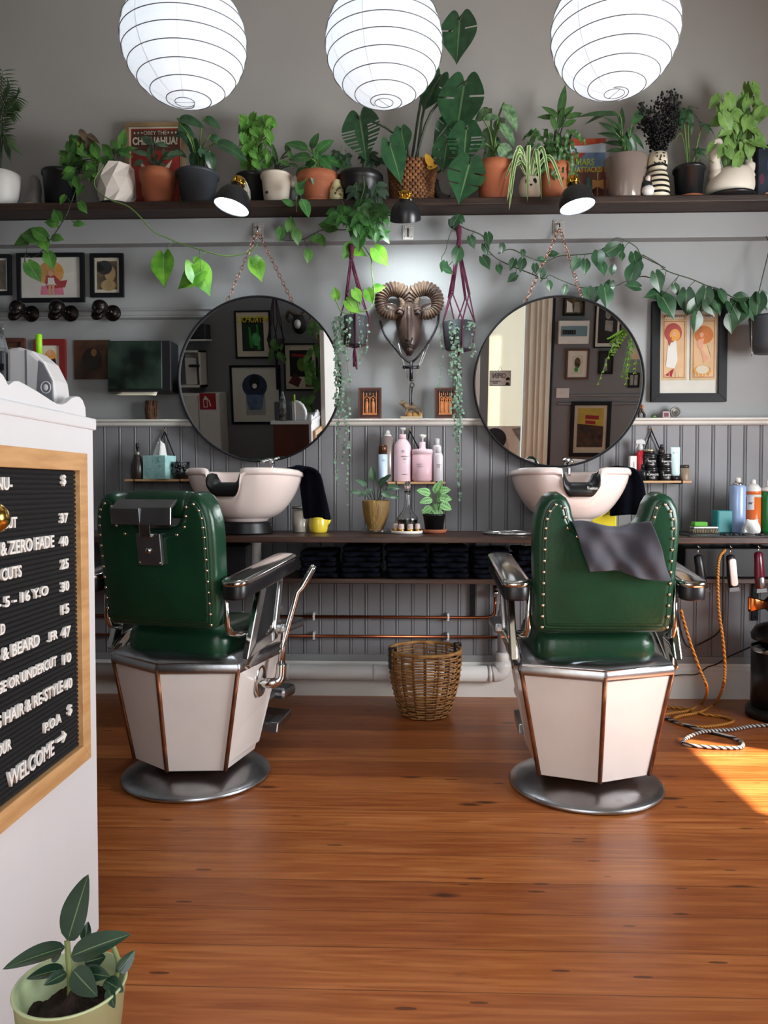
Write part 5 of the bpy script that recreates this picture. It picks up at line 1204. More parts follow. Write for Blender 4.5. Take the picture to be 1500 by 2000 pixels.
# ---- macrame plant hangers with strings of hearts
cordm = M('burgundy_cord', '4d1830', .85, var=.15, vs=60, bump=.3, bs=200)
shm = leafmat('string_of_hearts_leaf', '7e9a85', '5c7a66', .5, 0, vs=60); shs = M('thin_vine', '6f6a55', .7, var=.2)
def hanger(label, px, pyk, pykb, xl_, xr_, pyt, pyb, pyt_end, Y, strands):
    c = P(px, pyt, Y); t = thing('hanging_planter', label, 'hanging plant', (c.x, Y, P(px, pyb, Y).z), 0, 'macrame plant hangers with trailing hearts')
    k = Y / 1500; H = (pyb - pyt) * k; rt = (xr_ - xl_) / 2 * k; rb = rt * .80; ox = (xl_ + xr_) / 2 - px
    R = [(0, 0), (rb, 0), (rb + .002, .004), (rt, H), (rt - .004, H), (rt - .008, H * .85), (0, H * .84)]
    MB().lathe(R, (ox * k, 0, 0), seg=32).build('pot', M('charcoal_pot', '2a2c30', .6, var=.1), t)
    kz = (pyb - pyk) * k; kb = (pyb - pykb) * k
    b = MB(); b.tube(spline([(0, .03, kz + .02), (0, 0, kz), (.003, 0, (kz + kb) / 2), (0, 0, kb)], 4), [.010, .012, .015, .017, .016, .016, .015, .013, .011, .012, .013, .013, .012], 10)
    b.tube([(0, .0, kz), (0, YF - Y - .02, kz + .02), (0, YF - Y, kz + .025)], .004, 6)
    zn = H + (kb - H) * .36
    for i in range(4):
        a = math.pi / 4 + math.pi / 2 * i + .15; rn = rt * .75; nx, ny = ox * k * .8 + rn * math.cos(a), rn * math.sin(a)
        for d in (-.005, .005): b.tube([(d, 0, kb), (nx + d * .6, ny, zn)], .0042, 6)
        b.ball((nx, ny, zn), .008, 8, 6)
        for sgn in (-1, 1):
            a2 = a + sgn * math.pi / 4; b.tube([(nx, ny, zn), (ox * k + (rt + .004) * math.cos(a2), (rt + .004) * math.sin(a2), H * .98), (ox * k + (rb + .006) * math.cos(a2), (rb + .006) * math.sin(a2), .004), (ox * k, 0, -.012)], .0038, 6)
    ez = (pyb - pyt_end) * k
    for i in range(7): b.tube(spline([(ox * k, 0, -.010), (ox * k + .008 * math.cos(i), .008 * math.sin(i), ez * .5), (ox * k + .012 * math.cos(i * 2.1), .012 * math.sin(i * 1.7), ez * (1 - .12 * (i % 3)))], 3), .004, 5)
    b.build('macrame_cord', cordm, t)
    MB().lathe([(0, 0), (rt * .9, 0), (0, .006)], (ox * k, 0, H * .86)).build('soil', soil, t)
    lf = MB(); sv = MB()
    for (sx, py1, dens, yy) in strands:
        ph = random.random() * 6; x = (sx - px) * k; top = V((ox * k + (x - ox * k) * .6, yy * .7, H * .99)); zz = (pyb - py1) * k
        pts = [top, V((x, yy, H * .95))]; n = max(3, int((H - zz) / .05))
        for i in range(1, n + 1): pts.append(V((x + .008 * math.sin(ph + i * .9), yy + .006 * math.cos(ph + i), H * .95 + (zz - H * .95) * i / n)))
        sp_ = spline(pts, 4); sv.tube(sp_, .0009, 4)
        for q in sp_[3:]:
            for _ in range(dens):
                if random.random() < .55:
                    a = random.uniform(-2.6, -.5); L = random.uniform(.010, .017)
                    leaf(lf, q + V((random.uniform(-.006, .006) * dens, random.uniform(-.008, .008), random.uniform(-.01, .01))), (math.cos(a), random.uniform(-.5, .2), math.sin(a)), (random.uniform(-.4, .4), -1, .4), L, L * 1.05, 'heart', .15, .1, 4)
    lf.build('foliage', shm, t); sv.build('stems', shs, t)
    return t
random.seed(12)
hanger('macrame plant hanger left of the ram head with a grey pot of trailing hearts', 686, 486, 508, 666, 719, 620, 675, 721, 4.11,
       [(658, 790, 2, -.03), (662, 850, 2, -.04), (668, 800, 2, -.05), (655, 740, 2, -.01), (664, 700, 3, -.045), (672, 690, 2, -.055), (680, 985, 1, -.06), (683, 860, 1, -.06), (690, 650, 2, -.065), (702, 720, 1, -.06), (707, 700, 1, -.055), (715, 690, 1, -.02), (672, 900, 1, -.03), (660, 940, 1, -.02)])
hanger('macrame plant hanger right of the ram head with a grey pot of trailing hearts', 895, 452, 486, 866, 927, 631, 684, 735, 4.11,
       [(886, 800, 3, -.065), (890, 880, 2, -.07), (893, 940, 2, -.06), (882, 740, 2, -.06), (897, 830, 2, -.065), (900, 760, 1, -.06), (918, 700, 2, -.05), (922, 690, 2, -.03), (862, 760, 1, -.01), (880, 770, 1, -.03), (903, 660, 2, -.07), (912, 650, 2, -.06), (888, 700, 3, -.07), (895, 985, 1, -.05)])
# ---- right hand picture and the things on the ledge
lilac = art('peach', 'd9b48b', var=.07); deep = art('terracotta_ink', 'b5704d', var=.1)
shapes = []
for ox, txt in ((.03, 0), (.53, 1)):
    shapes += [([(ox, .16), (ox + .44, .16), (ox + .44, .95), (ox, .95)], beige), ([(ox + .035, .19), (ox + .405, .19), (ox + .405, .87), (ox + .035, .87)], deep), ([(ox + .05, .20), (ox + .39, .20), (ox + .39, .86), (ox + .05, .86)], lilac), ([(ox + .035, .89), (ox + .405, .89), (ox + .405, .935), (ox + .035, .935)], deep), ([(ox + .05, .895), (ox + .39, .895), (ox + .39, .93), (ox + .05, .93)], cream)]
    c = ox + .20
    if not txt: shapes += [(circ(c, .73, .15, ry=.115), crim), (circ(c + .03, .70, .09, ry=.075), gold2), (circ(c + .02, .715, .035, ry=.03), skin), ([(c - .09, .58), (c + .05, .64), (c + .08, .40), (c + .03, .30), (c - .12, .32)], white2), ([(c - .10, .66), (c - .02, .68), (c - .06, .56)], crim), ([(c - .13, .22), (c + .02, .30), (c - .02, .20)], red)]
    else: shapes += [(circ(c + .02, .70, .16, ry=.11), orange), (circ(c - .02, .70, .035, ry=.03), skin), ([(c - .08, .64), (c + .02, .66), (c + .0, .52), (c + .10, .42), (c + .02, .36), (c - .02, .50), (c - .10, .56)], skin), (circ(c, .27, .15, ry=.07), gold2), (circ(c, .285, .11, ry=.05), cream), ([(c + .08, .58), (c + .18, .62), (c + .14, .44)], beige)]
    for i in range(5): shapes.append(([(ox + .07 + .06 * i, .205), (ox + .085 + .06 * i, .205), (ox + .075 + .06 * i, .25 + .02 * (i % 2))], cream))
t = wallpic('large black framed pair of ornamental posters on the wall right of the right mirror', 1271, 588, 1421, 785, 16, blackf, shapes, bg=paper, depth=.03, glass=True)
ww = .5 * (xat(1421, 4.27) - xat(1271, 4.27)) - plen(16, YW); hh_ = .5 * (zat(588, 4.27) - zat(785, 4.27)) - plen(16, YW)
text('lettering', 'PHOENIX', art('ink', '5b3a2c'), t, ((.25 * 2 - 1) * ww, -.0245, (.912 * 2 - 1) * hh_), .021, sx=1.25); text('lettering', 'STORM', art('ink', '5b3a2c'), t, ((.75 * 2 - 1) * ww, -.0245, (.912 * 2 - 1) * hh_), .021, sx=1.25)
def small(name, label, cat, px, mats_fn, Y=4.235):
    t = thing(name, label, cat, (xat(px, Y, 815), Y, ledz)); mats_fn(t); return t
def _horse(t):
    k = 4.23 / 1500
    body('animal_body', M('bronze_dark', '3a2a20', .4, .4, var=.3), t, [(0, 1), (1, 2), (2, 3), (0, 4), (0, 5), (1, 6), (1, 7)], [(5 * k, 0, 14 * k, 4 * k), (-3 * k, 0, 15 * k, 4 * k), (-6 * k, 0, 21 * k, 3 * k), (-9 * k, -.002, 20 * k, 2 * k), (7 * k, -.005, 1 * k, 1.4 * k), (7 * k, .006, 1 * k, 1.4 * k), (-5 * k, -.005, 1 * k, 1.4 * k), (-4 * k, .006, 1 * k, 1.4 * k)])
    MB().ball((2 * k, 0, 22 * k), (3 * k, 3 * k, 4 * k), 10, 8).build('rider', M('rust_orange', 'b0673b', .5, var=.2), t)
small('animal_figurine', 'tiny dark animal figurine on the ledge beside the right mirror', 'figurine', 1252, _horse)
small('green_pebble', 'tiny green pebble on the ledge below the right hand picture', 'pebble', 1277, lambda t: MB().ball((0, 0, .008), (.014, .010, .008), 12, 8).build('pebble', M('moss_green', '5e7a48', .6, var=.3), t))
def _cube(t):
    MB().box(-.02, .02, -.012, .012, 0, .036).build('block', M('pale_pink_block', 'b59a9d', .4, var=.15), t, bevel=.004); MB().box(-.012, .012, -.0135, -.012, .006, .028).build('dark_motif', M('art_plum', '5e3040', .6), t)
small('pink_block', 'small pink block with a dark motif on the ledge under the right hand picture', 'ornament', 1300, _cube)
def _coin(t):
    b = MB(); b.at((0, 0, .031), (rad(84), 0, 0)); b.lathe([(0, -.005), (.029, -.005), (.031, 0), (.029, .005), (.024, .006), (.023, .004), (0, .004)], seg=32); b.build('disc', M('grey_medal', '77756f', .4, .6, var=.15), t); b = MB(); b.at((0, -.005, .031), (rad(84), 0, 0)); b.lathe([(.014, -.001), (.016, .002), (.018, -.001)], seg=24); b.build('ring_relief', M('grey_medal'), t)
small('medal_disc', 'round grey medal standing on the ledge, rightmost of the small things there', 'ornament', 1319, _coin)
# ================================================================ THE HIGH SHELF, ITS PLANTS, LAMPS AND THE LANTERNS
shelfm = M('dark_shelf_wood', '3b2a21', .5, h2='241812', vs=3, bump=.2, bs=30, stretch=(1, 12, 12))
t = thing('high_shelf', 'long dark wooden shelf high on the wall carrying the row of potted plants', 'shelf', (0, 4.2, ZSB))
MB().box(XL + .01, XR - .01, YS - 4.2, YU - .002 - 4.2, 0, ZST - ZSB).build('board', shelfm, t, bevel=.008, seg=3)
zs = ZST + EPS
YP_ = 4.205
pothm = leafmat('pothos_leaf', '3f7a22', '6ba232', .38, .3, vs=14)
dpoth = leafmat('dark_pothos_leaf', '2f5a26', '4d7d2f', .4, .2, vs=14)
phil = leafmat('philodendron_leaf', '1b3521', '294c2f', .33, .2, vs=16)
lily = leafmat('peace_lily_leaf', '22402a', '2f5635', .3, .15)
monsm = leafmat('monstera_leaf', '20452a', '2c5834', .32, .25)
synm = leafmat('syngonium_leaf', '557c3a', '779b50', .45, .3, vs=20)
ferm = leafmat('fern_leaf', '2c4f25', '41672f', .45, .2)
spidm = leafmat('spider_leaf', '4d7a3a', '5b8a42', .4, 0, edge=(.30, 'd7dcae'))
dieff = leafmat('dieffenbachia_leaf', '3c5f40', '6f8f66', .4, .3, vs=40)
ivym = leafmat('grape_ivy_leaf', '214d20', '376b2b', .4, .2)
divy = leafmat('dark_ivy_leaf', '23382a', '304a33', .4, .1)
strapm = leafmat('strap_leaf', '27462c', '3a6038', .35, .1)
brownleaf = leafmat('dried_leaf', '5d4a36', '43352a', .7, 0)
cast = M('cream_plastic', 'cfc5b4', .45, var=.03); taup = M('taupe_glaze', '7d7068', .15, var=.05, coat=.6); dgrey = M('dark_grey_pot', '3a3f45', .5, var=.08)
def ang(a): return V((math.cos(rad(a)), 0, math.sin(rad(a))))
def pot_parts(kind, rt, rb, H):
    if kind == 'rim': return [(0, 0), (rb, 0), (rt * .93, H * .72), (rt, H * .73), (rt * 1.02, H), (rt * .93, H), (rt * .90, H * .85), (0, H * .84)]
    if kind == 'plain': return [(0, 0), (rb, 0), (rb * 1.02, H * .02), (rt, H * .985), (rt * .99, H), (rt * .95, H), (rt * .92, H * .88), (0, H * .87)]
    if kind == 'nursery': return [(0, 0), (rb, 0), (rt * .95, H * .88), (rt * 1.03, H * .89), (rt * 1.04, H * .96), (rt * .98, H), (rt * .93, H * .98), (rt * .9, H * .88), (0, H * .87)]
    if kind == 'bowl': return [(0, 0), (rb, 0), (rb * 1.1, H * .12), (rt * .92, H * .55), (rt * .97, H * .72), (rt * 1.03, H * .76), (rt * 1.02, H * .95), (rt * .96, H), (rt * .9, H * .86), (0, H * .85)]
def shelfpot(label, px, Y, kind, rt, rb, pyt, m, saucer=None, cat='potted plant', name='potted_plant', group='potted plants on the high shelf'):
    k = Y / 1500; c = P(px, 400, Y); H = zat(pyt, Y - rt * k, px) - zs; t = thing(name, label, cat, (c.x, Y, zs), 0, group)
    dz = 0
    if saucer: MB().lathe([(0, 0), (rb * k * 1.15, 0), (rb * k * 1.3, .012), (rb * k * 1.22, .012), (rb * k * 1.1, .006), (0, .005)]).build('saucer', saucer, t); dz = .006
    if kind: MB().lathe([(r, z + dz) for r, z in pot_parts(kind, rt * k, rb * k, H - dz)], seg=36).build('pot', m, t)
    if kind: MB().lathe([(0, 0), (rt * k * .88, 0), (rt * k * .7, .008), (0, .012)], (0, 0, H * .86), 24).build('soil', soil, t)
    return t, k, H
def W2L(t, p): return p - t.location
def put_leaves(t, Y, specs, lm, kind, stm, base=None, name='leaf', sep=False, sr=.0026, jit=.05, fold=.18, droop=.22, split=None, face=1.0):
    """specs: (px,py,L,W,angle[,dy]) leaf centre in target pixels, sizes in pixels, tip direction in the view plane"""
    k = Y / 1500; b = MB(); st = MB(); outl = []
    for sp_ in specs:
        px, py, L, Wd, a = sp_[:5]; dy = sp_[5] if len(sp_) > 5 else random.uniform(-jit, jit)
        d = ang(a) + V((0, random.uniform(-.30, .15), 0)); d.normalize()
        c = W2L(t, P(px, py, Y + dy)); p0 = c - d * (L * k * .45)
        n = V((random.uniform(-.35, .35), -face, random.uniform(.05, .55)))
        q = MB() if sep else b
        if split: monstera(q, p0, d, n, L * k, Wd * k, split, fold, droop)
        else: leaf(q, p0, d, n, L * k, Wd * k, kind, fold, droop)
        if sep: q.build(name, lm, t)
        if base is not None:
            bs = V(base) + V((random.uniform(-.02, .02), random.uniform(-.015, .015), 0)); mid = (bs * .45 + p0 * .55) + V(((p0.x - bs.x) * -.18, 0, abs(p0.z - bs.z) * .12 + .01)); st.tube(spline([bs, mid, p0, p0 + d * (L * k * .05)], 4), sr, 6)
    if not sep: b.build(name, lm, t)
    if base is not None: st.build('stems', stm, t)
def rnd(n, x0, x1, y0, y1, L, Wr, a0, a1, cx=None):
    out = []
    for _ in range(n):
        x, y = random.uniform(x0, x1), random.uniform(y0, y1); l = random.uniform(*L)
        a = random.uniform(a0, a1) if cx is None else math.degrees(math.atan2(random.uniform(-.5, .45), (x - cx) / (x1 - x0) * 2 + 1e-3))
        out.append((x, y, l, l * Wr * random.uniform(.9, 1.1), a))
    return out
random.seed(21)
# 1 palm at the left edge
t, k, H = shelfpot('potted palm in a round white bowl pot at the left edge of the shelf', 2, 4.17, None, 0, 0, 342, None)
MB().lathe([(0, 0), (24 * k, 0), (33 * k, 22 * k), (36 * k, 48 * k), (37 * k, H), (34 * k, H), (32 * k, H * .8), (0, H * .8)], seg=36).build('pot', M('white_stone_pot', 'c9c7c2', .5, var=.04), t)
b = MB(); st = MB()
for tip, arch in (((20, 175), .1), ((34, 190), .12), ((22, 290), .16), ((5, 140), .05), ((-30, 170), .1), ((24, 215), .14), ((-45, 260), .1), ((12, 160), .06)):
    e = W2L(t, P(tip[0], tip[1], 4.1 + random.uniform(-.05, .05))); p0 = V((0, 0, H * .8)); mid = (p0 + e) / 2 + V((-.02, 0, arch)); sp_ = spline([p0, mid, e], 12); st.tube(sp_, [.004 - .003 * i / (len(sp_) - 1) for i in range(len(sp_))], 5)
    for i in range(9, len(sp_)):
        d = (sp_[i] - sp_[i - 1]).normalized()
        for s in (1, -1):
            sd_ = d.cross(V((0, -1, .2))).normalized() * s
            leaf(b, sp_[i], d * .8 + sd_ * .8 + V((0, 0, -.3)), V((0, -1, .5)), 24 * k, 3.4 * k, 'lance', .1, .35, 5)
b.build('fronds', leafmat('palm_leaf', '2d4428', '40572f', .5, 0), t); st.build('stems', dstem, t)
# 2 stone figurine
c = P(68, 400, 4.19); t = thing('stone_figurine', 'grey stone seal figurine on the shelf between the white bowl and black pot', 'figurine', (c.x, 4.19, zs)); k = 4.19 / 1500
body('figurine_body', M('grey_stone', '6d6a66', .6, var=.15, vs=14, bump=.2), t, [(0, 1), (1, 2), (2, 3), (0, 4), (0, 5)], [(-4 * k, 0, 14 * k, 13 * k), (4 * k, 0, 40 * k, 11 * k), (2 * k, -.005, 62 * k, 9 * k), (-5 * k, -.02, 63 * k, 6 * k), (-20 * k, -.01, 7 * k, 7 * k), (10 * k, -.02, 6 * k, 7 * k)])
MB().ball((2 * k, -.06, 3 * k), (13 * k, .03, 4 * k), 12, 8).build('pink_base', M('pink_shell', 'b28f80', .5, var=.1), t)
# 3 dark pothos
t, k, H = shelfpot('bushy dark pothos in a black pot, trailing vines over the shelf front', 118, 4.19, 'nursery', 33, 27, 323, blackpot)
put_leaves(t, 4.15, rnd(34, 122, 196, 285, 345, (20, 30), .72, -150, -10) + rnd(10, 130, 195, 268, 300, (18, 26), .7, -180, 0), dpoth, 'heart', dstem, (.04, 0, H * .9), 'foliage')
put_leaves(t, 4.14, [(162, 262, 30, 14, -60), (180, 268, 30, 12, -30), (155, 275, 26, 12, -110), (172, 282, 26, 14, -95), (135, 300, 26, 12, -120), (145, 290, 24, 12, 200)], brownleaf, 'lance', dstem, None, 'dry_leaves')
def vine(t, pts, leaves, lm, stm, r=.0024, name='vine_leaf', sep=True, kind='heart', ratio=.82, Y0_=None, vname='vine', fold=.16):
    """pts: (px,py,Y); leaves: (px,py,size px[,angle]) each joined to its nearest vine point by a leaf stalk"""
    wp = [P(x, y, yy) for x, y, yy in pts]; sp_ = [W2L(t, q) for q in spline(wp, 8)]; st = MB(); st.tube(sp_, r, 6); b = MB()
    for q in leaves:
        px, py, s = q[:3]; a = q[3] if len(q) > 3 else random.uniform(-125, -55)
        # depth of the nearest vine point in the picture plane
        best = min(sp_, key=lambda v_: (W2L(t, P(px, py, (v_ + t.location).y)) - v_).length)
        yy = (best + t.location).y - random.uniform(.0, .035); k_ = yy / 1500; L = s * k_
        d = (ang(a) + V((0, random.uniform(-.30, .05), 0))).normalized(); c = W2L(t, P(px, py, yy)); p0 = c - d * (L * .42)
        n = V((random.uniform(-.4, .4), -1, random.uniform(-.05, .5)))
        m_ = MB() if sep else b
        leaf(m_, p0, d, n, L, L * ratio, kind, fold, .18)
        if sep: m_.build(name, lm, t)
        st.tube(spline([best, (best + p0) / 2 + V((0, -.006, .008)), p0], 3), r * .6, 5)
    if not sep: b.build(name, lm, t)
    st.build(vname, stm, t)
vine(t, [(150, 330, 4.07), (150, 362, 4.02), (143, 385, 4.01), (138, 398, 4.01), (132, 415, 4.0), (124, 430, 4.0), (108, 455, 4.02), (95, 472, 4.03), (80, 492, 4.05), (62, 503, 4.06), (50, 498, 4.06), (48, 512, 4.06)],
     [(122, 390, 20), (162, 405, 24, -60), (132, 335, 24, 200), (170, 340, 34, -150), (180, 335, 26, -60), (205, 315, 22, 250), (130, 345, 22, 190), (140, 352, 26, -100), (155, 372, 24), (150, 358, 26, -80), (110, 420, 30, 120), (100, 435, 26, 170), (155, 437, 22, 0), (112, 465, 26, -10), (85, 475, 34, -60), (60, 460, 44, 170), (45, 470, 40, 200), (98, 508, 34, -70), (66, 530, 42, -55), (75, 455, 36, 150)], dpoth, dstem)
# 4 faceted white pot with pothos and its long bright vine
t, k, H = shelfpot('pothos in a faceted white pot whose long bright vine swags to the left mirror chain', 228, 4.17, None, 0, 0, 330, None)
b = MB(); R = []
for r, z, o in ((30, 0, 0), (37, H / k * .28, .5), (37.5, H / k * .62, 0), (33, H / k, .5), (30, H / k, .5), (29, H / k * .85, .5)): R.append([(r * k * math.cos(2 * math.pi * (j + o) / 9), r * k * math.sin(2 * math.pi * (j + o) / 9), z * k + .008) for j in range(9)])
vs = [p_ for r in R for p_ in r]; fs = []
for i in range(5):
    for j in range(9):
        q = (j + 1) % 9; a, b_, c_, d_ = i * 9 + j, i * 9 + q, (i + 1) * 9 + q, (i + 1) * 9 + j; fs += [(a, b_, c_), (a, c_, d_)]
b.add(vs, fs + [tuple(range(8, -1, -1)), tuple(range(45, 54))], False); b.build('pot', M('faceted_white', 'ddd3ca', .3, var=.02), t)
MB().lathe([(0, 0), (34 * k, 0), (36 * k, .008), (0, .008)]).build('saucer', blackpot, t); MB().lathe([(0, 0), (28 * k, 0), (0, .01)], (0, 0, H * .9)).build('soil', soil, t)
put_leaves(t, 4.15, [(240, 268, 36, 20, 80), (222, 280, 22, 14, 120), (232, 292, 26, 14, 30), (206, 290, 30, 20, 130), (216, 298, 26, 18, 60), (256, 290, 26, 14, 20), (246, 300, 26, 16, -20), (212, 310, 20, 14, 200), (200, 318, 24, 18, 260)], dpoth, 'heart', dstem, (0, 0, H * .9), 'leaf', sep=True)
vine(t, [(205, 318, 4.05), (185, 350, 4.02), (190, 372, 4.02), (215, 390, 4.01), (250, 403, 4.02), (275, 425, 4.04), (300, 452, 4.07), (325, 464, 4.10), (350, 475, 4.12), (380, 484, 4.13), (420, 496, 4.14), (450, 500, 4.15), (480, 494, 4.15), (498, 484, 4.15), (503, 476, 4.15)],
     [(318, 523, 66, -88), (392, 540, 68, -60), (372, 543, 60, -150), (503, 524, 46, -70), (500, 509, 24, 30)], pothm, stemm, .0035, ratio=.8)
# 5 poster leaning on the wall
y = 4.315; a, b_ = P(247, 387, y), P(363, 240, y)
cy_ = M('poster_red', 'a33a2b', .7, h2='8b2c20', vs=16); ink = art('ink', '1d1815')
shp = [([(.03, .73), (.97, .73), (.97, .98), (.03, .98)], ink), (circ(.5, .28, .30, ry=.24), orange), ([(.28, .42), (.16, .62), (.36, .50)], cream), ([(.72, .42), (.84, .62), (.64, .50)], cream), (circ(.5, .25, .22, ry=.20), cream), (circ(.42, .29, .045, ry=.04), ink), (circ(.58, .29, .045, ry=.04), ink), (circ(.5, .17, .05, ry=.035), ink)]
for i in range(3):
    for s in (.08 + .075 * i, .92 - .075 * i): shp.append(([(s + .026 * (1 if j % 2 == 0 else .42) * math.sin(j * math.pi / 5), .945 + .020 * (1 if j % 2 == 0 else .42) * math.cos(j * math.pi / 5)) for j in range(10)], cream))
zb_ = zs
t = picture('red and black poster in a cream frame leaning behind the terracotta pot', a.x, zb_, b_.x, b_.z, y, .022, M('pale_wood_frame', 'a38a66', .5, h2='8a724f'), shp, bg=cy_, mw=.010, mount=cream, depth=.016, cat='poster', name='poster')
hh_ = (b_.z - zb_) / 2 - .032; ww = (b_.x - a.x) / 2 - .032
text('lettering', 'OBEY THE', cream, t, (0, -.0135, hh_ * .88), .030, sx=.95); text('lettering', 'CHIHUAHUA!', cream, t, (0, -.0135, hh_ * .68), .056, sx=.74, bold=.002)
# 6 terracotta with leaves
t, k, H = shelfpot('terracotta pot of dull green leaves in front of the red poster', 309, 4.16, 'rim', 35, 25, 323, terra)
put_leaves(t, 4.13, [(290, 275, 34, 16, 150), (292, 298, 30, 14, 90), (275, 298, 36, 14, 160), (315, 282, 24, 11, -10), (340, 300, 34, 16, 20), (352, 298, 26, 13, -30), (270, 318, 22, 12, 200), (312, 318, 20, 10, -20), (283, 268, 24, 10, 170), (330, 306, 26, 14, 190), (300, 312, 24, 12, 60), (322, 300, 22, 12, 100)], leafmat('dull_leaf', '35503a', '48634a', .45, .2), 'lance', dstem, (0, 0, H * .87), 'foliage')
# 7 peace lily
t, k, H = shelfpot('peace lily with broad drooping leaves in a dark grey pot', 386, 4.15, 'nursery', 41, 29, 322, dgrey)
put_leaves(t, 4.11, [(368, 233, 52, 26, -8), (412, 236, 34, 18, -25), (366, 264, 58, 26, -55), (378, 285, 44, 22, -80), (446, 285, 66, 30, -18), (388, 312, 40, 26, -80), (412, 312, 36, 22, -75), (376, 310, 30, 18, -110), (425, 275, 40, 18, -30), (352, 262, 30, 14, 170), (398, 300, 30, 18, -60)], lily, 'ovate', stemm, (0, 0, H * .87), 'leaf', sep=True, sr=.004, fold=.25, droop=.4)
# 8 black pot with syngonium
t, k, H = shelfpot('bushy light green syngonium in a black pot behind the left spot lamp', 492, 4.23, 'nursery', 32, 26, 332, blackpot)
put_leaves(t, 4.19, rnd(70, 470, 530, 240, 325, (15, 24), .75, -140, -40) + rnd(14, 475, 535, 232, 250, (18, 26), .7, -150, -30), leafmat('syngonium_small_leaf', '437a2a', '5f963a', .45, .25, vs=20), 'heart', stemm, (0, 0, H * .87), 'foliage', jit=.08)
c = P(477, 400, 4.13); t = thing('shell_ornament', 'pale shell-shaped ornament between the lamp and the cream pot', 'ornament', (c.x, 4.13, zs)); k = 4.13 / 1500
MB().lathe([(0, 0), (9 * k, 0), (13 * k, 12 * k), (12 * k, 26 * k), (6 * k, 40 * k), (1 * k, 46 * k)], seg=14).build('shell', M('pale_shell', 'b9ad96', .45, h2='7d8a86', vs=22), t)
# 9 cream pot
t, k, H = shelfpot('cream plastic pot with a sparse woody plant', 540, 4.16, 'nursery', 30, 23, 330, cast)
put_leaves(t, 4.14, [(530, 285, 22, 10, 130), (536, 300, 26, 9, -85), (562, 292, 24, 12, 110), (566, 302, 20, 10, -60), (556, 318, 24, 14, 150), (575, 322, 16, 8, -20), (533, 312, 18, 9, -100), (548, 316, 16, 9, 40)], ferm, 'lance', dstem, (0, 0, H * .87), 'foliage', sr=.004)
b = MB(); b.ball((-14 * k, -25.5 * k, 16 * k), (3 * k, 1.2 * k, 2.6 * k), 10, 6); b.build('dark_spot', darkm, t)
# 10 white ornament
c = P(578, 400, 4.17); t = thing('white_ornament', 'speckled white ceramic ornament right of the cream pot', 'ornament', (c.x, 4.17, zs)); k = 4.17 / 1500
MB().ball((0, 0, 45 * k), (12 * k, 12 * k, 13 * k), 18, 12).build('head', M('speckled_white', 'd3d0c8', .4, h2='9d9890', vs=45), t); MB().lathe([(0, 0), (8 * k, 0), (9 * k, 20 * k), (6 * k, 36 * k), (0, 36 * k)]).build('body', M('grey_glaze', '6d7276', .3), t)
# 11 terracotta, large-leaved plant
t, k, H = shelfpot('large-leaved plant in a terracotta pot left of the painted jug', 621, 4.15, None, 0, 0, 344, None)
MB().lathe([(r * k, z) for r, z in ((0, 0), (23, 0), (24, .01), (31, H * .62), (31, H * .63), (40, H * .72), (41, H), (38, H), (36, H * .85), (0, H * .84))], seg=36).build('pot', terra, t)
MB().lathe([(0, 0), (34 * k, 0), (0, .01)], (0, 0, H * .86)).build('soil', soil, t); MB().lathe([(r * k, z) for r, z in ((0, 0), (26, 0), (28, .012), (25, .012), (0, .006))]).build('saucer', terra, t)
put_leaves(t, 4.09, [(583, 283, 46, 22, 160), (588, 306, 46, 24, 170), (586, 340, 36, 20, -110), (615, 340, 38, 20, -88), (640, 345, 44, 20, -65), (655, 314, 56, 26, -12), (613, 275, 36, 18, 75), (632, 285, 40, 22, 40), (606, 318, 34, 20, -150), (634, 315, 34, 20, -50), (620, 300, 28, 16, 90)], leafmat('hoya_leaf', '2a5a2c', '3d7038', .3, .3), 'ovate', stemm, (0, 0, H * .9), 'leaf', sep=True, sr=.004, droop=.3)
vine(t, [(600, 345, 4.06), (590, 360, 4.03), (580, 380, 4.02), (579, 392, 4.02), (579, 414, 4.02)], [(585, 370, 28, 100), (564, 396, 26, 150), (596, 402, 38, -65), (588, 362, 24, 60)], leafmat('hoya_leaf', '2a5a2c'), stemm, kind='ovate', ratio=.6)
# 12 jug
c = P(657, 400, 4.12); t = thing('painted_jug', 'small cream jug with painted flowers between terracotta pot and black bowl', 'jug', (c.x, 4.12, zs)); k = 4.12 / 1500
MB().lathe([(r * k, z * k) for r, z in ((0, 0), (11, 0), (14, 8), (14.5, 18), (11, 28), (9, 34), (10, 40), (8.5, 40), (8, 34), (0, 30))]).build('jug_body', M('cream_glaze', 'cfc79a', .25, var=.05, coat=.3), t)
MB().tube(spline([(9 * k, 0, 37 * k), (16 * k, 0, 39 * k), (17 * k, 0, 30 * k), (12 * k, 0, 22 * k)], 5), 1.8 * k, 8).build('handle', M('cream_glaze'), t)
b = MB(); random.seed(5)
for i in range(12):
    a = random.uniform(-2.6, -.5); z = random.uniform(8, 24); b.ball((14 * k * math.cos(a), 14 * k * math.sin(a), z * k), (2 * k, 1 * k, 2.4 * k), 8, 6)
b.build('painted_flowers', M('jug_paint', '35523b', .4, h2='8a7a2f', vs=60), t)
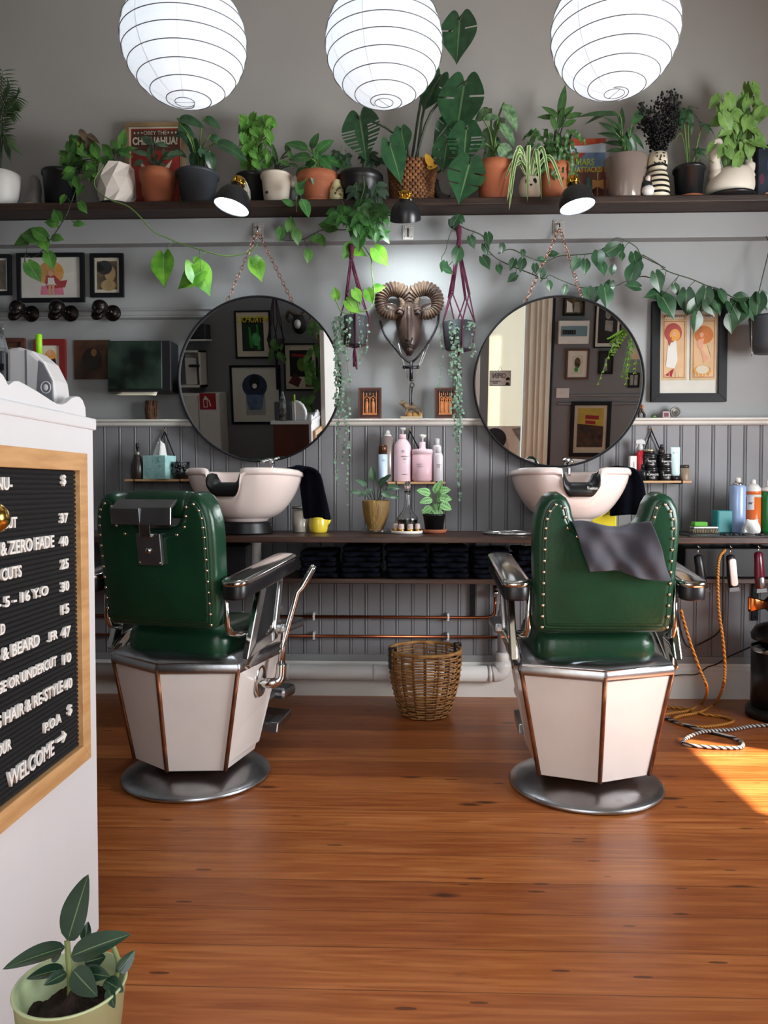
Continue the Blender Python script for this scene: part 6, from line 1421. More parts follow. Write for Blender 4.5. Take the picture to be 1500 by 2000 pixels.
# 13 black bowl with grape ivy
t, k, H = shelfpot('grape ivy in a wide black bowl pot, its green sprays hanging over the shelf', 704, 4.16, 'bowl', 43, 26, 325, blackpot)
def ivyleaf(b, p0, d, n, L):
    for a in (-58, 0, 58):
        sd_ = d.cross(n).normalized(); q = (d * math.cos(rad(a)) + sd_ * math.sin(rad(a))).normalized(); leaf(b, p0, q, n, L * (1 if a == 0 else .75), L * .48, 'lance', .2, .2, 7, lobe=.35)
def ivy(t, n, x0, x1, y0, y1, Ym, L, lm, name='foliage'):
    b = MB(); st = MB(); k = Ym / 1500
    for i in range(n):
        px, py = random.uniform(x0, x1), random.uniform(y0, y1); p0 = W2L(t, P(px, py, Ym + random.uniform(-.05, .05))); a = random.uniform(-150, -30)
        d = (ang(a) + V((0, random.uniform(-.4, .1), 0))).normalized(); n_ = V((random.uniform(-.4, .4), -1, random.uniform(0, .6))); n_ = (n_ - d * n_.dot(d)).normalized(); ivyleaf(b, p0, d, n_, random.uniform(*L) * k)
        st.tube([p0, p0 + V((random.uniform(-.02, .02), .02, random.uniform(.02, .05)))], .0013, 5)
    b.build(name, lm, t); st.build('stems', stemm, t)
ivy(t, 9, 690, 745, 298, 318, 4.15, (16, 22), divy, 'dark_foliage'); ivy(t, 8, 655, 680, 290, 325, 4.15, (14, 20), divy, 'dark_foliage')
ivy(t, 11, 690, 745, 360, 395, 4.03, (24, 34), divy, 'dark_foliage'); ivy(t, 9, 655, 690, 400, 425, 4.01, (24, 34), ivym); ivy(t, 14, 700, 755, 390, 430, 4.0, (26, 38), ivym); ivy(t, 9, 690, 745, 425, 455, 4.03, (24, 34), ivym)
vine(t, [(705, 330, 4.07), (712, 360, 4.03), (705, 390, 4.0), (695, 420, 4.02), (700, 445, 4.05)], [(715, 450, 40, -50), (690, 440, 40, -110), (700, 470, 36, -90), (650, 428, 36, 190)], ivym, stemm)
# 14 golden pothos trailing beside the left hanger
t = thing('trailing_vine', 'golden pothos vine hanging from the shelf around the left plant hanger', 'vine', tuple(P(690, 410, 4.02)))
vine(t, [(690, 405, 4.02), (694, 440, 4.07), (705, 470, 4.11), (716, 489, 4.12), (725, 505, 4.11), (726, 530, 4.09), (730, 560, 4.06), (731, 580, 4.04), (727, 596, 4.02), (715, 606, 4.0), (700, 608, 4.0), (680, 612, 4.0), (666, 608, 4.0), (660, 595, 4.0), (655, 585, 4.0)],
     [(743, 500, 42, -55), (722, 578, 30, -70), (698, 577, 28, -60), (690, 598, 36, -40), (655, 573, 24, 100), (680, 490, 34, -120), (700, 492, 32, -20), (740, 562, 24, 10)], pothm, stemm, .0032)
vine(t, [(690, 412, 4.02), (682, 445, 4.08), (660, 449, 4.14), (630, 449, 4.17), (610, 458, 4.18), (590, 468, 4.19), (560, 470, 4.19), (545, 466, 4.19)],
     [(547, 458, 26, -100), (567, 437, 28, 80), (580, 463, 28, -80), (602, 500, 26, -90), (615, 466, 22, 190), (628, 470, 24, -60), (640, 440, 36, 170)], dpoth, dstem)
# 15 monstera in a woven basket
t, k, H = shelfpot('big monstera in a woven basket, leaves reaching up past the middle lantern', 805, 4.20, None, 0, 0, 324, None)
b = MB(); nr = 14
for i in range(nr):
    z = H * (i + .5) / nr
    for j in range(26):
        a0 = 2 * math.pi * (j + .5 * (i % 2)) / 26; r = (40 + 7 * i / nr) * k; c = V((r * math.cos(a0), r * .85 * math.sin(a0), z)); w = V((-math.sin(a0), math.cos(a0) * .85, 0)).normalized(); o = V((math.cos(a0), math.sin(a0), 0))
        hw, hh2 = r * .10, H / nr * .62
        b.rings([[c + w * -hw + o * -.004 + V((0, 0, -hh2)), c + w * hw + o * -.004 + V((0, 0, -hh2)), c + w * hw + o * -.004 + V((0, 0, hh2)), c + w * -hw + o * -.004 + V((0, 0, hh2))], [c + w * -hw + o * .001 + V((0, 0, -hh2)), c + w * hw + o * .001 + V((0, 0, -hh2)), c + w * hw + o * .001 + V((0, 0, hh2)), c + w * -hw + o * .001 + V((0, 0, hh2))], [c + w * -hw * .6 + o * .005 + V((0, 0, -hh2 * .6)), c + w * hw * .6 + o * .005 + V((0, 0, -hh2 * .6)), c + w * hw * .6 + o * .005 + V((0, 0, hh2 * .6)), c + w * -hw * .6 + o * .005 + V((0, 0, hh2 * .6))]], True, False, True)
b.build('basket', M('woven_cane', '8a5c34', .5, h2='5b3820', vs=20), t)
MB().lathe([(38 * k, 0), (44 * k, H * .99), (41 * k, H * .99), (38 * k, H * .85), (0, H * .85)], sy=.85).build('liner', M('dark_liner', '2c1d14', .8), t)
bs = (0, 0, H * .85)
random.seed(31)
put_leaves(t, 4.14, [(708, 266, 98, 82, -82, -.06)], monsm, 'heart', dstem, bs, 'leaf', True, .006, split=7, droop=.08)
put_leaves(t, 4.14, [(895, 74, 98, 76, -95, .0), (899, 210, 104, 96, -100, -.05), (843, 180, 70, 66, -120, .08)], monsm, 'heart', dstem, bs, 'leaf', True, .007, split=1, droop=.08)
put_leaves(t, 4.12, [(787, 272, 48, 40, -80, .0), (772, 315, 80, 50, -72, -.06)], monsm, 'heart', dstem, bs, 'leaf', True, .007, droop=.12)
put_leaves(t, 4.13, [(866, 255, 54, 44, -130, .03), (869, 303, 58, 56, -100, -.02)], monsm, 'heart', dstem, (.08, 0, H * .85), 'leaf', True, .005, split=2, droop=.1)
put_leaves(t, 4.10, [(908, 285, 76, 72, -95, -.02)], monsm, 'heart', dstem, (.12, 0, H * .85), 'leaf', True, .005, split=6, droop=.1)
put_leaves(t, 4.06, [(908, 352, 84, 78, -105, -.04)], monsm, 'heart', dstem, (.12, 0, H * .85), 'leaf', True, .005, split=2, droop=.1)
put_leaves(t, 4.12, [(838, 312, 34, 16, 105, -.03), (843, 325, 22, 12, 20, -.03)], leafmat('yellow_leaf', 'd2a72c', 'c08e22', .5, .2), 'ovate', dstem, (.06, 0, H * .85), 'yellow_leaf')
# 16 dark figurine
c = P(862, 400, 4.19); t = thing('dark_figurine', 'dark carved animal figurine between the basket and the terracotta pot', 'figurine', (c.x, 4.19, zs)); k = 4.19 / 1500
body('figurine_body', M('ebony', '1d1917', .35, var=.2), t, [(0, 1), (1, 2), (2, 3), (0, 4), (2, 5), (2, 6)], [(5 * k, 0, 10 * k, 10 * k), (-6 * k, 0, 20 * k, 9 * k), (-10 * k, 0, 36 * k, 6 * k), (-15 * k, -.01, 36 * k, 4 * k), (14 * k, 0, 8 * k, 7 * k), (-9 * k, 0, 52 * k, 2.2 * k), (-6 * k, 0, 50 * k, 2.2 * k)])
# 17 dieffenbachia
t, k, H = shelfpot('speckled dieffenbachia in a terracotta pot right of the monstera', 965, 4.16, 'rim', 36, 27, 306, terra)
put_leaves(t, 4.12, [(998, 222, 54, 28, -55), (945, 222, 36, 24, -150), (960, 228, 34, 18, 10), (953, 268, 48, 26, -95), (992, 258, 48, 26, -45), (955, 305, 38, 24, -100), (988, 298, 44, 28, -50), (935, 285, 34, 20, 200), (975, 240, 34, 20, 60), (970, 280, 34, 20, -70)], dieff, 'ovate', stemm, (0, 0, H * .87), 'leaf', sep=True, sr=.005, droop=.3)
# 18 small white pot with spider plant
t, k, H = shelfpot('striped spider plant in a small white pot with dark eye spots', 1035, 4.12, None, 0, 0, 348, None)
MB().lathe([(r * k, z) for r, z in ((0, 0), (16, 0), (21, H * .35), (21.5, H * .6), (18, H * .95), (16, H), (14, H * .8), (0, H * .8))]).build('pot', M('cream_face_pot', 'd0c8b4', .35, var=.03), t)
b = MB()
for x in (-8, 6): b.ball((x * k, -19.5 * k, H * .68), (4 * k, 1.6 * k, 5.5 * k), 10, 8)
b.ball((-1 * k, -21 * k, H * .5), (2.5 * k, 1.4 * k, 2 * k), 8, 6); b.build('dark_spots', darkm, t)
b = MB()
for tx, ty, h in ((990, 395, 50), (994, 412, 58), (1000, 348, 45), (1058, 392, 52), (1102, 372, 40), (1030, 395, 60), (1006, 325, 30), (1048, 322, 38), (1076, 372, 56), (986, 350, 36), (1030, 315, 20)):
    p0 = V((0, 0, H * .85)); e = W2L(t, P(tx, ty, 4.03 + random.uniform(-.02, .03))); mid = V((p0.x * .45 + e.x * .55, (p0.y + e.y) / 2, H * .85 + h * k)); sp_ = spline([p0, mid, e], 8); n = len(sp_) - 1
    def fn(u, v, sp_=sp_, n=n):
        i = min(n, int(round(u * n))); q = sp_[i]; tn = (sp_[min(i + 1, n)] - sp_[max(i - 1, 0)]).normalized(); sd_ = tn.cross(V((0, -1, .15))).normalized(); w = 3.6 * k * math.sin(math.pi * min(1, u * .85 + .15)) ** .6
        return q + sd_ * ((v - .5) * 2 * w)
    b.grid(fn, n, 4)
b.build('foliage', spidm, t)
# 19 terracotta with crinkled fern
t, k, H = shelfpot('tall crinkled fern in a terracotta pot left of the boxed toy', 1082, 4.19, 'rim', 31, 25, 312, terra)
put_leaves(t, 4.15, [(1098, 200, 62, 16, 80), (1078, 218, 40, 14, 140), (1105, 220, 40, 14, 40), (1068, 228, 34, 11, 165), (1095, 232, 40, 14, 85), (1120, 225, 34, 12, 20), (1082, 240, 34, 12, 110), (1112, 240, 30, 12, 30)], ferm, 'lance', dstem, (0, 0, H * .87), 'foliage', sr=.003)
b = MB()
for s in rnd(58, 1035, 1128, 248, 330, (26, 40), .36, -160, -20):
    p0 = W2L(t, P(s[0], s[1], 4.15 + random.uniform(-.06, .05))); leaf(b, p0, ang(s[4]) + V((0, random.uniform(-.4, .2), 0)), V((random.uniform(-.5, .5), -1, .4)), s[2] * k, s[3] * k, 'strap', .2, .35, 10, wave=.6)
b.build('crinkled_foliage', ferm, t)
# 20 boxed toy
y = 4.27; a, b_ = P(1112, 387, y), P(1183, 270, y); c = P(1147, 400, y); t = thing('toy_box', 'boxed toy with a red and blue card behind the right spot lamp', 'box', (c.x, y, zs)); w = (b_.x - a.x) / 2; h = b_.z - zs
MB().box(-w, w, .0, .012, 0, h).build('card', M('toy_card', 'a83a30', .5, h2='c0552f', vs=9), t)
b = MB()
for poly, mi in ((([(-w, h * .80), (w, h * .80), (w, h * .94), (-w * .2, h * .90), (-w, h * .90)]), 0), (([(-w, h * .55), (w, h * .60), (w, h * .80), (-w * .1, h * .80)]), 1), (([(-w * .9, h * .1), (w * .9, h * .1), (w * .9, h * .53), (-w * .9, h * .53)]), 2), (([(-w, 0), (w, 0), (w, h * .12), (-w, h * .12)]), 3)):
    b.rings([[(x, -.0008 - .0003 * mi, z) for x, z in poly], [(x, .0, z) for x, z in poly]], False, m=mi)
b.build('printed_panels', [art('pale_blue', 'b9c4d0'), art('sky', '6d86a8', var=.2), art('maroon_panel', '6b3a34', var=.2), art('black_strip', '2a2622')], t)
text('lettering', 'MARS', art('lime', 'c3d24a'), t, (-w * .15, -.004, h * .66), .05, sx=.8, bold=.001); text('lettering', 'ATTACKS!', art('lime', 'c3d24a'), t, (w * .1, -.004, h * .555), .040, sx=.75, bold=.001); text('lettering', 'MARTIAN\nLEADER!', art('lime', 'c3d24a'), t, (0, -.004, h * .06), .020)
MB().tube([(w * .0, -.02, h * .14), (w * .0, -.02, h * .28), (0, -.02, h * .34), (0, -.02, h * .42)], [.030, .020, .012, .014], 12).build('toy_figure', M('teal_cloth', '2f6f6d', .6, var=.2), t)
MB().prism([(.5 * w, h * .12), (.54 * w, h * .12), (.54 * w, h * .3), (.85 * w, h * .26), (.85 * w, h * .40), (.56 * w, h * .38), (.56 * w, h * .50), (.50 * w, h * .50), (.50 * w, h * .38), (.22 * w, h * .40), (.22 * w, h * .26), (.5 * w, h * .3)], -.02, -.012).build('toy_accessory', gold2, t)
b = MB(); b.box(-w * .95, w * .95, -.055, -.0535, h * .08, h * .55); b.build('blister', panem, t)
# 21 taupe pot strap palm
t, k, H = shelfpot('strap-leaved palm in a glossy taupe pot', 1221, 4.16, 'plain', 41, 30, 294, taup)
put_leaves(t, 4.12, [(1175, 218, 80, 12, 168), (1175, 222, 56, 12, 185), (1250, 222, 66, 18, 55), (1200, 240, 40, 10, 130), (1215, 235, 56, 12, 85), (1195, 262, 50, 12, 150), (1205, 278, 46, 11, 160), (1190, 248, 40, 10, 140), (1228, 262, 54, 13, 60), (1236, 272, 50, 12, -60), (1245, 270, 40, 10, -40), (1210, 262, 50, 12, 110), (1220, 285, 34, 11, -100), (1230, 285, 34, 11, -70), (1203, 292, 30, 10, 170)], strapm, 'lance', stemm, (0, 0, H * .87), 'foliage', droop=.35)
# 22 striped vase with dried berries
c = P(1283, 400, 4.14); k = 4.14 / 1500; Hv = zat(302, 4.14, 1283) - zs; t = thing('striped_vase', 'black striped vase with a moustached face holding dark dried berry sprays', 'vase', (c.x, 4.14, zs))
prof = [(0, 0), (22, 0), (23.5, 8), (22, 30), (18, 50), (15, Hv / k * .63), (18, Hv / k * .68), (19, Hv / k * .8), (17.5, Hv / k), (15.5, Hv / k), (15, Hv / k * .7), (0, Hv / k * .7)]
MB().lathe([(r * k, z * k) for r, z in prof], seg=36).build('vase_body', M('vase_cream', 'd8ceb4', .3, var=.03), t)
b = MB()
for i in range(6):
    z = 6 + i * 10.2; r = 23.6 - .11 * z if z > 8 else 23.4
    rr = lambda z_: next(p0[0] + (p1[0] - p0[0]) * (z_ - p0[1]) / (p1[1] - p0[1]) for p0, p1 in zip(prof[1:], prof[2:]) if p0[1] <= z_ <= p1[1])
    b.lathe([((rr(z + q) + .25) * k, (z + q) * k) for q in (0, 2.2, 4.4)], seg=36, c0=False, c1=False)
b.build('black_stripes', M('vase_black', '171310', .35), t)
b = MB(); zf = Hv * .80; R_ = 19.6 * k
fp = lambda x, z: (x * k, -math.sqrt(max(0, R_ ** 2 - (x * k) ** 2)), zf + z * k)
for pts in (((-6, 8), (-6, 5)), ((7, 8), (7, 5)), ((1, 9), (0, 3), (-2, 0), (1, -1)), ((-1, -5), (-6, -7), (-10, -5), (-11, -3)), ((2, -5), (7, -7), (10, -5), (9, -2), (6, -3)), ((-9, 12), (-5, 13)), ((4, 13), (8, 12))): b.tube(spline([fp(*q) for q in pts], 4) if len(pts) > 2 else [fp(*q) for q in pts], 1.0 * k, 6)
b.build('painted_face', M('vase_black'), t)
st = MB(); bb = MB(); random.seed(17)
for i in range(34):
    e = W2L(t, P(random.uniform(1250, 1325), random.uniform(180, 270), 4.14 + random.uniform(-.07, .07))); p0 = V((random.uniform(-.02, .02), random.uniform(-.02, .02), Hv * .95)); sp_ = spline([p0, (p0 + e) / 2 + V((random.uniform(-.02, .02), 0, .01)), e], 5); st.tube(sp_, .0010, 4)
    for q in sp_[2:]:
        for _ in range(4):
            o = q + V((random.uniform(-.025, .025), random.uniform(-.025, .025), random.uniform(-.005, .03))); st.tube([q, o], .0006, 3); bb.ball(o, random.uniform(.0045, .0075), 6, 5)
st.build('dried_stems', M('dried_stem', '23201f', .8), t); bb.build('berries', M('black_berry', '101012', .5, var=.2), t)
# 23 little white bird figure
c = P(1266, 400, 4.09); t = thing('bird_figurine', 'tiny black and white bird figure in front of the striped vase', 'figurine', (c.x, 4.095, zs)); k = 4.09 / 1500
MB().ball((0, 0, 11 * k), (12 * k, 9 * k, 11 * k), 16, 10).build('belly', plasticw, t); MB().ball((-2 * k, .004, 22 * k), (10 * k, 8 * k, 9 * k), 14, 10).build('back', blackm, t); MB().ball((0, -.004, 33 * k), (6 * k, 6 * k, 6 * k), 14, 10).build('head', plasticw, t); MB().ball((3 * k, -.012, 33 * k), (2.6 * k, 3 * k, 5 * k), 10, 8).build('brown_patch', rustm, t)
# 24 black pot
t, k, H = shelfpot('fingered leaf plant in a tall black pot on a terracotta saucer', 1345, 4.17, 'nursery', 29, 23, 316, blackpot, saucer=terra)
def palmate(b, p0, d, n, L):
    for a in (-95, -48, 0, 48, 95):
        sd_ = d.cross(n).normalized(); q = d * math.cos(rad(a)) + sd_ * math.sin(rad(a)); leaf(b, p0, q, n, L * (1 - abs(a) / 260), L * .34, 'lance', .2, .3, 7)
b = MB(); st = MB()
for px, py, a, L, n in ((1343, 212, -70, 46, (0, -.7, .7)), (1372, 240, -30, 36, (.1, -.6, .8)), (1335, 228, -150, 34, (-.3, -.8, .5)), (1360, 296, 20, 24, (0, -.8, .5))):
    p0 = W2L(t, P(px, py, 4.13)); palmate(b, p0, ang(a), V(n).normalized(), L * k); st.tube(spline([(random.uniform(-.02, .02), 0, H * .87), (p0 * .6 + V((0, 0, H * .3))), p0], 5), .004, 6)
for e in ((1318, 275), (1395, 318)): st.tube(spline([(0, 0, H * .87), W2L(t, P((e[0] + 1345) / 2, e[1] - 12, 4.13)), W2L(t, P(e[0], e[1], 4.12))], 5), .0022, 5)
b.build('foliage', leafmat('fingered_leaf', '27472c', '36593a', .35, .2), t); st.build('stems', stemm, t)
# 25 white swan planter
c = P(1424, 400, 4.16); t = thing('swan_planter', 'white swan shaped planter overflowing with pale green syngonium at the right', 'potted plant', (c.x, 4.16, zs), 0, 'potted plants on the high shelf'); k = 4.16 / 1500
MB().lathe([(0, 0), (46 * k, 0), (47 * k, .014), (44 * k, .014), (0, .010)]).build('saucer', blackpot, t)
swm = M('white_bisque', 'd9cfc0', .55, var=.03)
R = []
for z, rx, cx in ((8, 38, 0), (12, 44, 0), (24, 46, 1), (36, 43, 3), (48, 37, 6), (56, 30, 9), (62, 22, 12)): R.append([((cx + rx * math.cos(a)) * k, rx * .78 * math.sin(a) * k, z * k) for a in [2 * math.pi * i / 32 for i in range(32)]])
MB().rings(R).build('swan_body', swm, t, subsurf=1)
MB().tube(spline([(-24 * k, -.01, 36 * k), (-29 * k, -.012, 60 * k), (-31 * k, -.012, 86 * k), (-27 * k, -.014, 106 * k), (-20 * k, -.018, 100 * k), (-20 * k, -.022, 86 * k)], 6), [14 * k] * 4 + [10.5 * k] * 3 + [9.5 * k] * 6 + [8.5 * k] * 6 + [7.5 * k] * 6 + [5 * k] * 6, 14).build('swan_neck', swm, t)
MB().tube(spline([(26 * k, 0, 38 * k), (36 * k, 0, 58 * k), (34 * k, 0, 76 * k)], 5), [16 * k] * 4 + [11 * k] * 4 + [7 * k] * 3, 14).build('swan_tail', swm, t)
random.seed(8)
put_leaves(t, 4.12, [(1427, 200, 36, 28, -75), (1460, 186, 40, 30, -80), (1478, 178, 34, 26, -50), (1395, 198, 28, 20, -130), (1500, 220, 34, 26, -30), (1476, 228, 34, 24, 0), (1420, 240, 40, 30, -60), (1445, 228, 40, 30, -20), (1398, 238, 30, 24, 200), (1470, 248, 38, 28, -60), (1440, 260, 44, 32, -110), (1455, 275, 40, 26, -60), (1478, 258, 32, 24, -40), (1412, 265, 34, 26, -150), (1425, 285, 36, 28, -100), (1460, 295, 36, 26, -60), (1485, 280, 34, 24, -20), (1420, 312, 40, 26, -90), (1440, 318, 40, 22, -110), (1388, 288, 28, 16, -130), (1448, 200, 32, 24, -110), (1410, 218, 30, 24, -120)] + rnd(30, 1405, 1490, 205, 300, (22, 34), .75, -150, -20), synm, 'heart', stemm, (.02, 0, 60 * k), 'foliage', sr=.002)
# 26 dark picture box at the right edge
y = 4.27; a, b_ = P(1470, 387, y), P(1530, 288, y); t = picture('dark blue picture box leaning at the right end of the shelf', a.x, zs, b_.x, b_.z, y, .012, blackf, [(circ(.2, .45, .10), art('plum', '7b6a72')), (circ(.45, .16, .12, ry=.05), skin), (circ(.6, .7, .2), blue)], bg=M('night_blue', '252f3c', .6, var=.3, vs=10), cat='box', name='picture_box', depth=.04)
# ---- philodendron strung along the right
c = P(1500, 650, 4.12); k = 4.12 / 1500
t = thing('trailing_philodendron', 'heart-leaved philodendron in a dark hanging pot, strung along the wall from the right', 'hanging plant', (c.x, 4.12, P(1500, 690, 4.12).z))
MB().lathe([(r * k, z * k) for r, z in ((0, 0), (24, 0), (31, 20), (33, 62), (35, 66), (33, 70), (30, 66), (28, 55), (0, 54))]).build('pot', dgrey, t)
b = MB()
for q in (-1, 1): b.tube([(q * 30 * k, 0, 66 * k), (10 * k, .05, 210 * k)], .0025, 5)
b.tube([(10 * k, .05, 210 * k), (10 * k, YF - 4.12, 232 * k)], .003, 5); b.build('hanging_cord', dstem, t)
z7 = lambda x, y: (880 + x / 3.571, 400 + y / 3.571); z8 = lambda x, y: (1180 + x / 4, 440 + y / 4)
def V7(*q): return [(*z7(x, y), 4.17 - .03 * math.sin(i)) for i, (x, y) in enumerate(q)]
L7 = lambda *q: [(*z7(a[0], a[1]), a[2] / 3.571 * 1.12, *a[3:]) for a in q]; L8 = lambda *q: [(*z8(a[0], a[1]), a[2] / 4 * 1.10, *a[3:]) for a in q]
random.seed(41)
vine(t, V7((0, 100), (90, 160), (220, 215), (250, 300), (330, 380), (460, 440), (560, 480), (650, 515), (690, 490), (760, 520), (860, 560), (940, 580), (1050, 570), (1150, 565), (1230, 530), (1330, 500), (1400, 510)), L7((30, 140, 90, -60), (60, 90, 70, 130), (150, 260, 75), (265, 235, 80, -80), (245, 310, 70), (245, 400, 90, -60), (340, 450, 60), (430, 415, 70), (495, 420, 80, -100), (430, 510, 70, -140), (590, 445, 60), (635, 490, 75, -90), (690, 565, 60), (795, 600, 70, -100), (970, 640, 110, -80), (1020, 630, 90), (1085, 640, 140, -80), (1105, 575, 90), (1265, 490, 130, -110), (1275, 565, 95, 170)), phil, dstem, .0028)
vine(t, V7((330, 340), (420, 310), (520, 355), (600, 385), (660, 400), (750, 360), (860, 350), (1000, 335), (1100, 280), (1165, 230), (1290, 290), (1340, 360), (1500, 440)), L7((360, 305, 62), (505, 340, 48), (640, 380, 55, 0), (720, 340, 66, 10), (870, 415, 85), (940, 430, 90, -90), (1030, 380, 110), (1110, 320, 120, -150), (1060, 440, 90), (1185, 310, 66), (1195, 360, 56, -90), (1130, 455, 62, -100), (1290, 390, 110, -80), (1310, 440, 80)), phil, dstem, .0028)
vine(t, [(*z8(x, y), 4.16 - .01 * i) for i, (x, y) in enumerate(((300, 230), (420, 300), (500, 360), (680, 420), (800, 470), (900, 500), (1000, 560), (1120, 590), (1240, 600)))], L8((420, 440, 140), (390, 540, 130, 190), (500, 630, 180, -60), (640, 590, 160, -90), (560, 500, 80), (720, 760, 135, -90), (780, 580, 160, -100), (880, 600, 175, -70), (1020, 660, 150), (990, 770, 125, -80), (1080, 560, 100, 0), (1120, 640, 150), (1200, 620, 155), (1250, 590, 130), (1060, 700, 140), (690, 640, 120, -120), (830, 640, 130, -60), (930, 560, 110), (1180, 700, 120)), phil, dstem, .003)
vine(t, [(895, 440, 4.12), (880, 455, 4.10), (870, 490, 4.09), (862, 505, 4.08), (872, 520, 4.08), (890, 505, 4.09)], [(866, 520, 22, -110), (876, 528, 22, -30), (893, 500, 34, -100), (890, 430, 26, 60)], phil, dstem, .0022)
# pull chain with a crystal
t = thing('crystal_pendant', 'small crystal hanging on a thin chain below the right hand vine', 'pendant', tuple(P(1468, 690, 4.1)))
a = P(1468, 612, 4.1); e = P(1468, 684, 4.1); b = MB(); b.tube([a + V((0, 0, 0)), e], .0010, 5); b.build('chain', nickel, t, world=t); b = MB(); b.tube([e, e + V((0, 0, -.012)), e + V((0, 0, -.034))], [.002, .006, .001], 6); b.build('crystal', M('crystal', 'd9d9d9', .05, trans=.8), t, world=t)
# ---- spot lamps clamped on the shelf edge
shm2 = M('lamp_black', '1c1d20', .3, var=.08); gilt = M('lamp_brass', 'c99c3e', .2, 1, var=.08)
glow = M('lamp_glow', 'eaf6ff', .5, emit=14, var=.0)
def lamp(label, px, py, r, axis, neck, Y, energy):
    """axis: direction the shade opens; (px,py) the centre of the opening"""
    c = P(px, py, Y); ax = V(axis).normalized(); R_ = r * Y / 1500; t = thing('spot_lamp', label, 'lamp', tuple(c), 0, 'black spot lamps on the shelf edge')
    X = (-ax).to_track_quat('Z', 'Y').to_matrix().to_4x4(); b = MB(); b.X = X
    prof = [(1, 0), (1.0, .04), (.97, .35), (.86, .72), (.66, 1.0), (.42, 1.14), (.36, 1.18), (.34, 1.34), (.30, 1.36)]
    b.lathe([(a * R_, z * R_) for a, z in prof] + [(.2 * R_, 1.34 * R_), (.3 * R_, 1.10 * R_), (.60 * R_, .95 * R_), (.80 * R_, .68 * R_), (.92 * R_, .33 * R_), (.97 * R_, .0)], seg=40, c0=False, c1=False); b.build('shade', shm2, t)
    b = MB(); b.X = X; b.lathe([(0, .04 * R_), (.6 * R_, .04 * R_), (.955 * R_, .05 * R_), (.6 * R_, .7 * R_), (0, .85 * R_)], seg=32); b.build('lamp_bulb', glow, t)
    b = MB(); b.X = X; b.lathe([(.37 * R_, 1.34 * R_), (.40 * R_, 1.38 * R_), (.37 * R_, 1.42 * R_), (.30 * R_, 1.44 * R_), (.28 * R_, 1.75 * R_), (.2 * R_, 1.82 * R_), (0, 1.84 * R_)], seg=20)
    for i in range(6): a = i * math.pi / 3; b.tube([(.33 * R_ * math.cos(a), .33 * R_ * math.sin(a), 1.4 * R_), (.30 * R_ * math.cos(a), .30 * R_ * math.sin(a), 1.76 * R_)], .05 * R_, 6)
    b.build('socket', gilt, t)
    top = X @ V((0, 0, 1.8 * R_)); cl = V((c.x + .0, YS - .012, ZST + .004)) - c
    b = MB(); b.tube(spline([X @ V((0, 0, 1.5 * R_)), (X @ V((0, 0, 1.5 * R_)) + cl) / 2 + V((0, 0, -.01)), cl], 4), .006, 8); b.box(cl.x - .014, cl.x + .014, YS - c.y - .016, YS - c.y - .004, ZSB - c.z - .012, ZST - c.z + .012); b.box(cl.x - .014, cl.x + .014, YS - c.y - .016, YS - c.y + .03, ZST - c.z + .001, ZST - c.z + .009); b.box(cl.x - .014, cl.x + .014, YS - c.y - .016, YS - c.y + .02, ZSB - c.z - .012, ZSB - c.z - .005); b.build('clamp', gilt, t)
    b = MB(); b.tube(spline([top, top + V((.012, .02, .006)), top + V((.03, .05, -.03)), V((cl.x + .03, YS - c.y + .03, ZST - c.z + .006))], 5), .0022, 6); b.build('flex', plasticw, t)
    L = light('spot_lamp_light', 'SPOT', c + ax * (.02 * R_) - ax * (-.0), (ax * -1).to_track_quat('Z', 'Y').to_euler(), energy, (.86, .95, 1.0), spot_size=rad(135), spot_blend=.8, shadow_soft_size=.04)
    L.parent = None
    return t
lamp('black spot lamp with its lit mouth showing above the left mirror', 452, 405, 35, (-.24, -.14, -.96), None, 3.90, 20)
lamp('black spot lamp over the ram head, lighting the wall below it', 792, 430, 30, (.03, .50, -.86), None, 3.90, 34)
lamp('black spot lamp with its lit mouth showing above the right mirror', 1128, 404, 34, (.16, -.12, -.97), None, 3.90, 20)
# ---- paper lanterns
pap = bpy.data.materials.new('lantern_paper'); pap.use_nodes = True; nt = pap.node_tree; b_ = nt.nodes['Principled BSDF']; nt.nodes.remove(b_)
tc = N(nt, 'ShaderNodeTexCoord'); no = N(nt, 'ShaderNodeTexNoise'); no.inputs['Scale'].default_value = 30; nt.links.new(tc.outputs['Object'], no.inputs['Vector'])
rp = N(nt, 'ShaderNodeValToRGB'); rp.color_ramp.elements[0].color = (.84, .87, .9, 1); rp.color_ramp.elements[1].color = (.92, .95, .98, 1); nt.links.new(no.outputs['Fac'], rp.inputs[0])
df = N(nt, 'ShaderNodeBsdfDiffuse'); tr = N(nt, 'ShaderNodeBsdfTranslucent'); mx = N(nt, 'ShaderNodeMixShader'); mx.inputs[0].default_value = .55
for q in (df, tr): nt.links.new(rp.outputs[0], q.inputs[0])
nt.links.new(df.outputs[0], mx.inputs[1]); nt.links.new(tr.outputs[0], mx.inputs[2])
em = N(nt, 'ShaderNodeEmission'); em.inputs[1].default_value = .10; nt.links.new(rp.outputs[0], em.inputs[0]); ad = N(nt, 'ShaderNodeAddShader'); nt.links.new(mx.outputs[0], ad.inputs[0]); nt.links.new(em.outputs[0], ad.inputs[1])
nt.links.new(ad.outputs[0], nt.nodes['Material Output'].inputs[0])
wirem = M('lantern_wire', '6d7074', .5, .3); seamm = pap.copy(); seamm.name = 'paper_seam'; [setattr(n_.inputs[0], 'default_value', .38) for n_ in seamm.node_tree.nodes if n_.type == 'MIX_SHADER']; [setattr(n_.inputs[1], 'default_value', .06) for n_ in seamm.node_tree.nodes if n_.type == 'EMISSION']
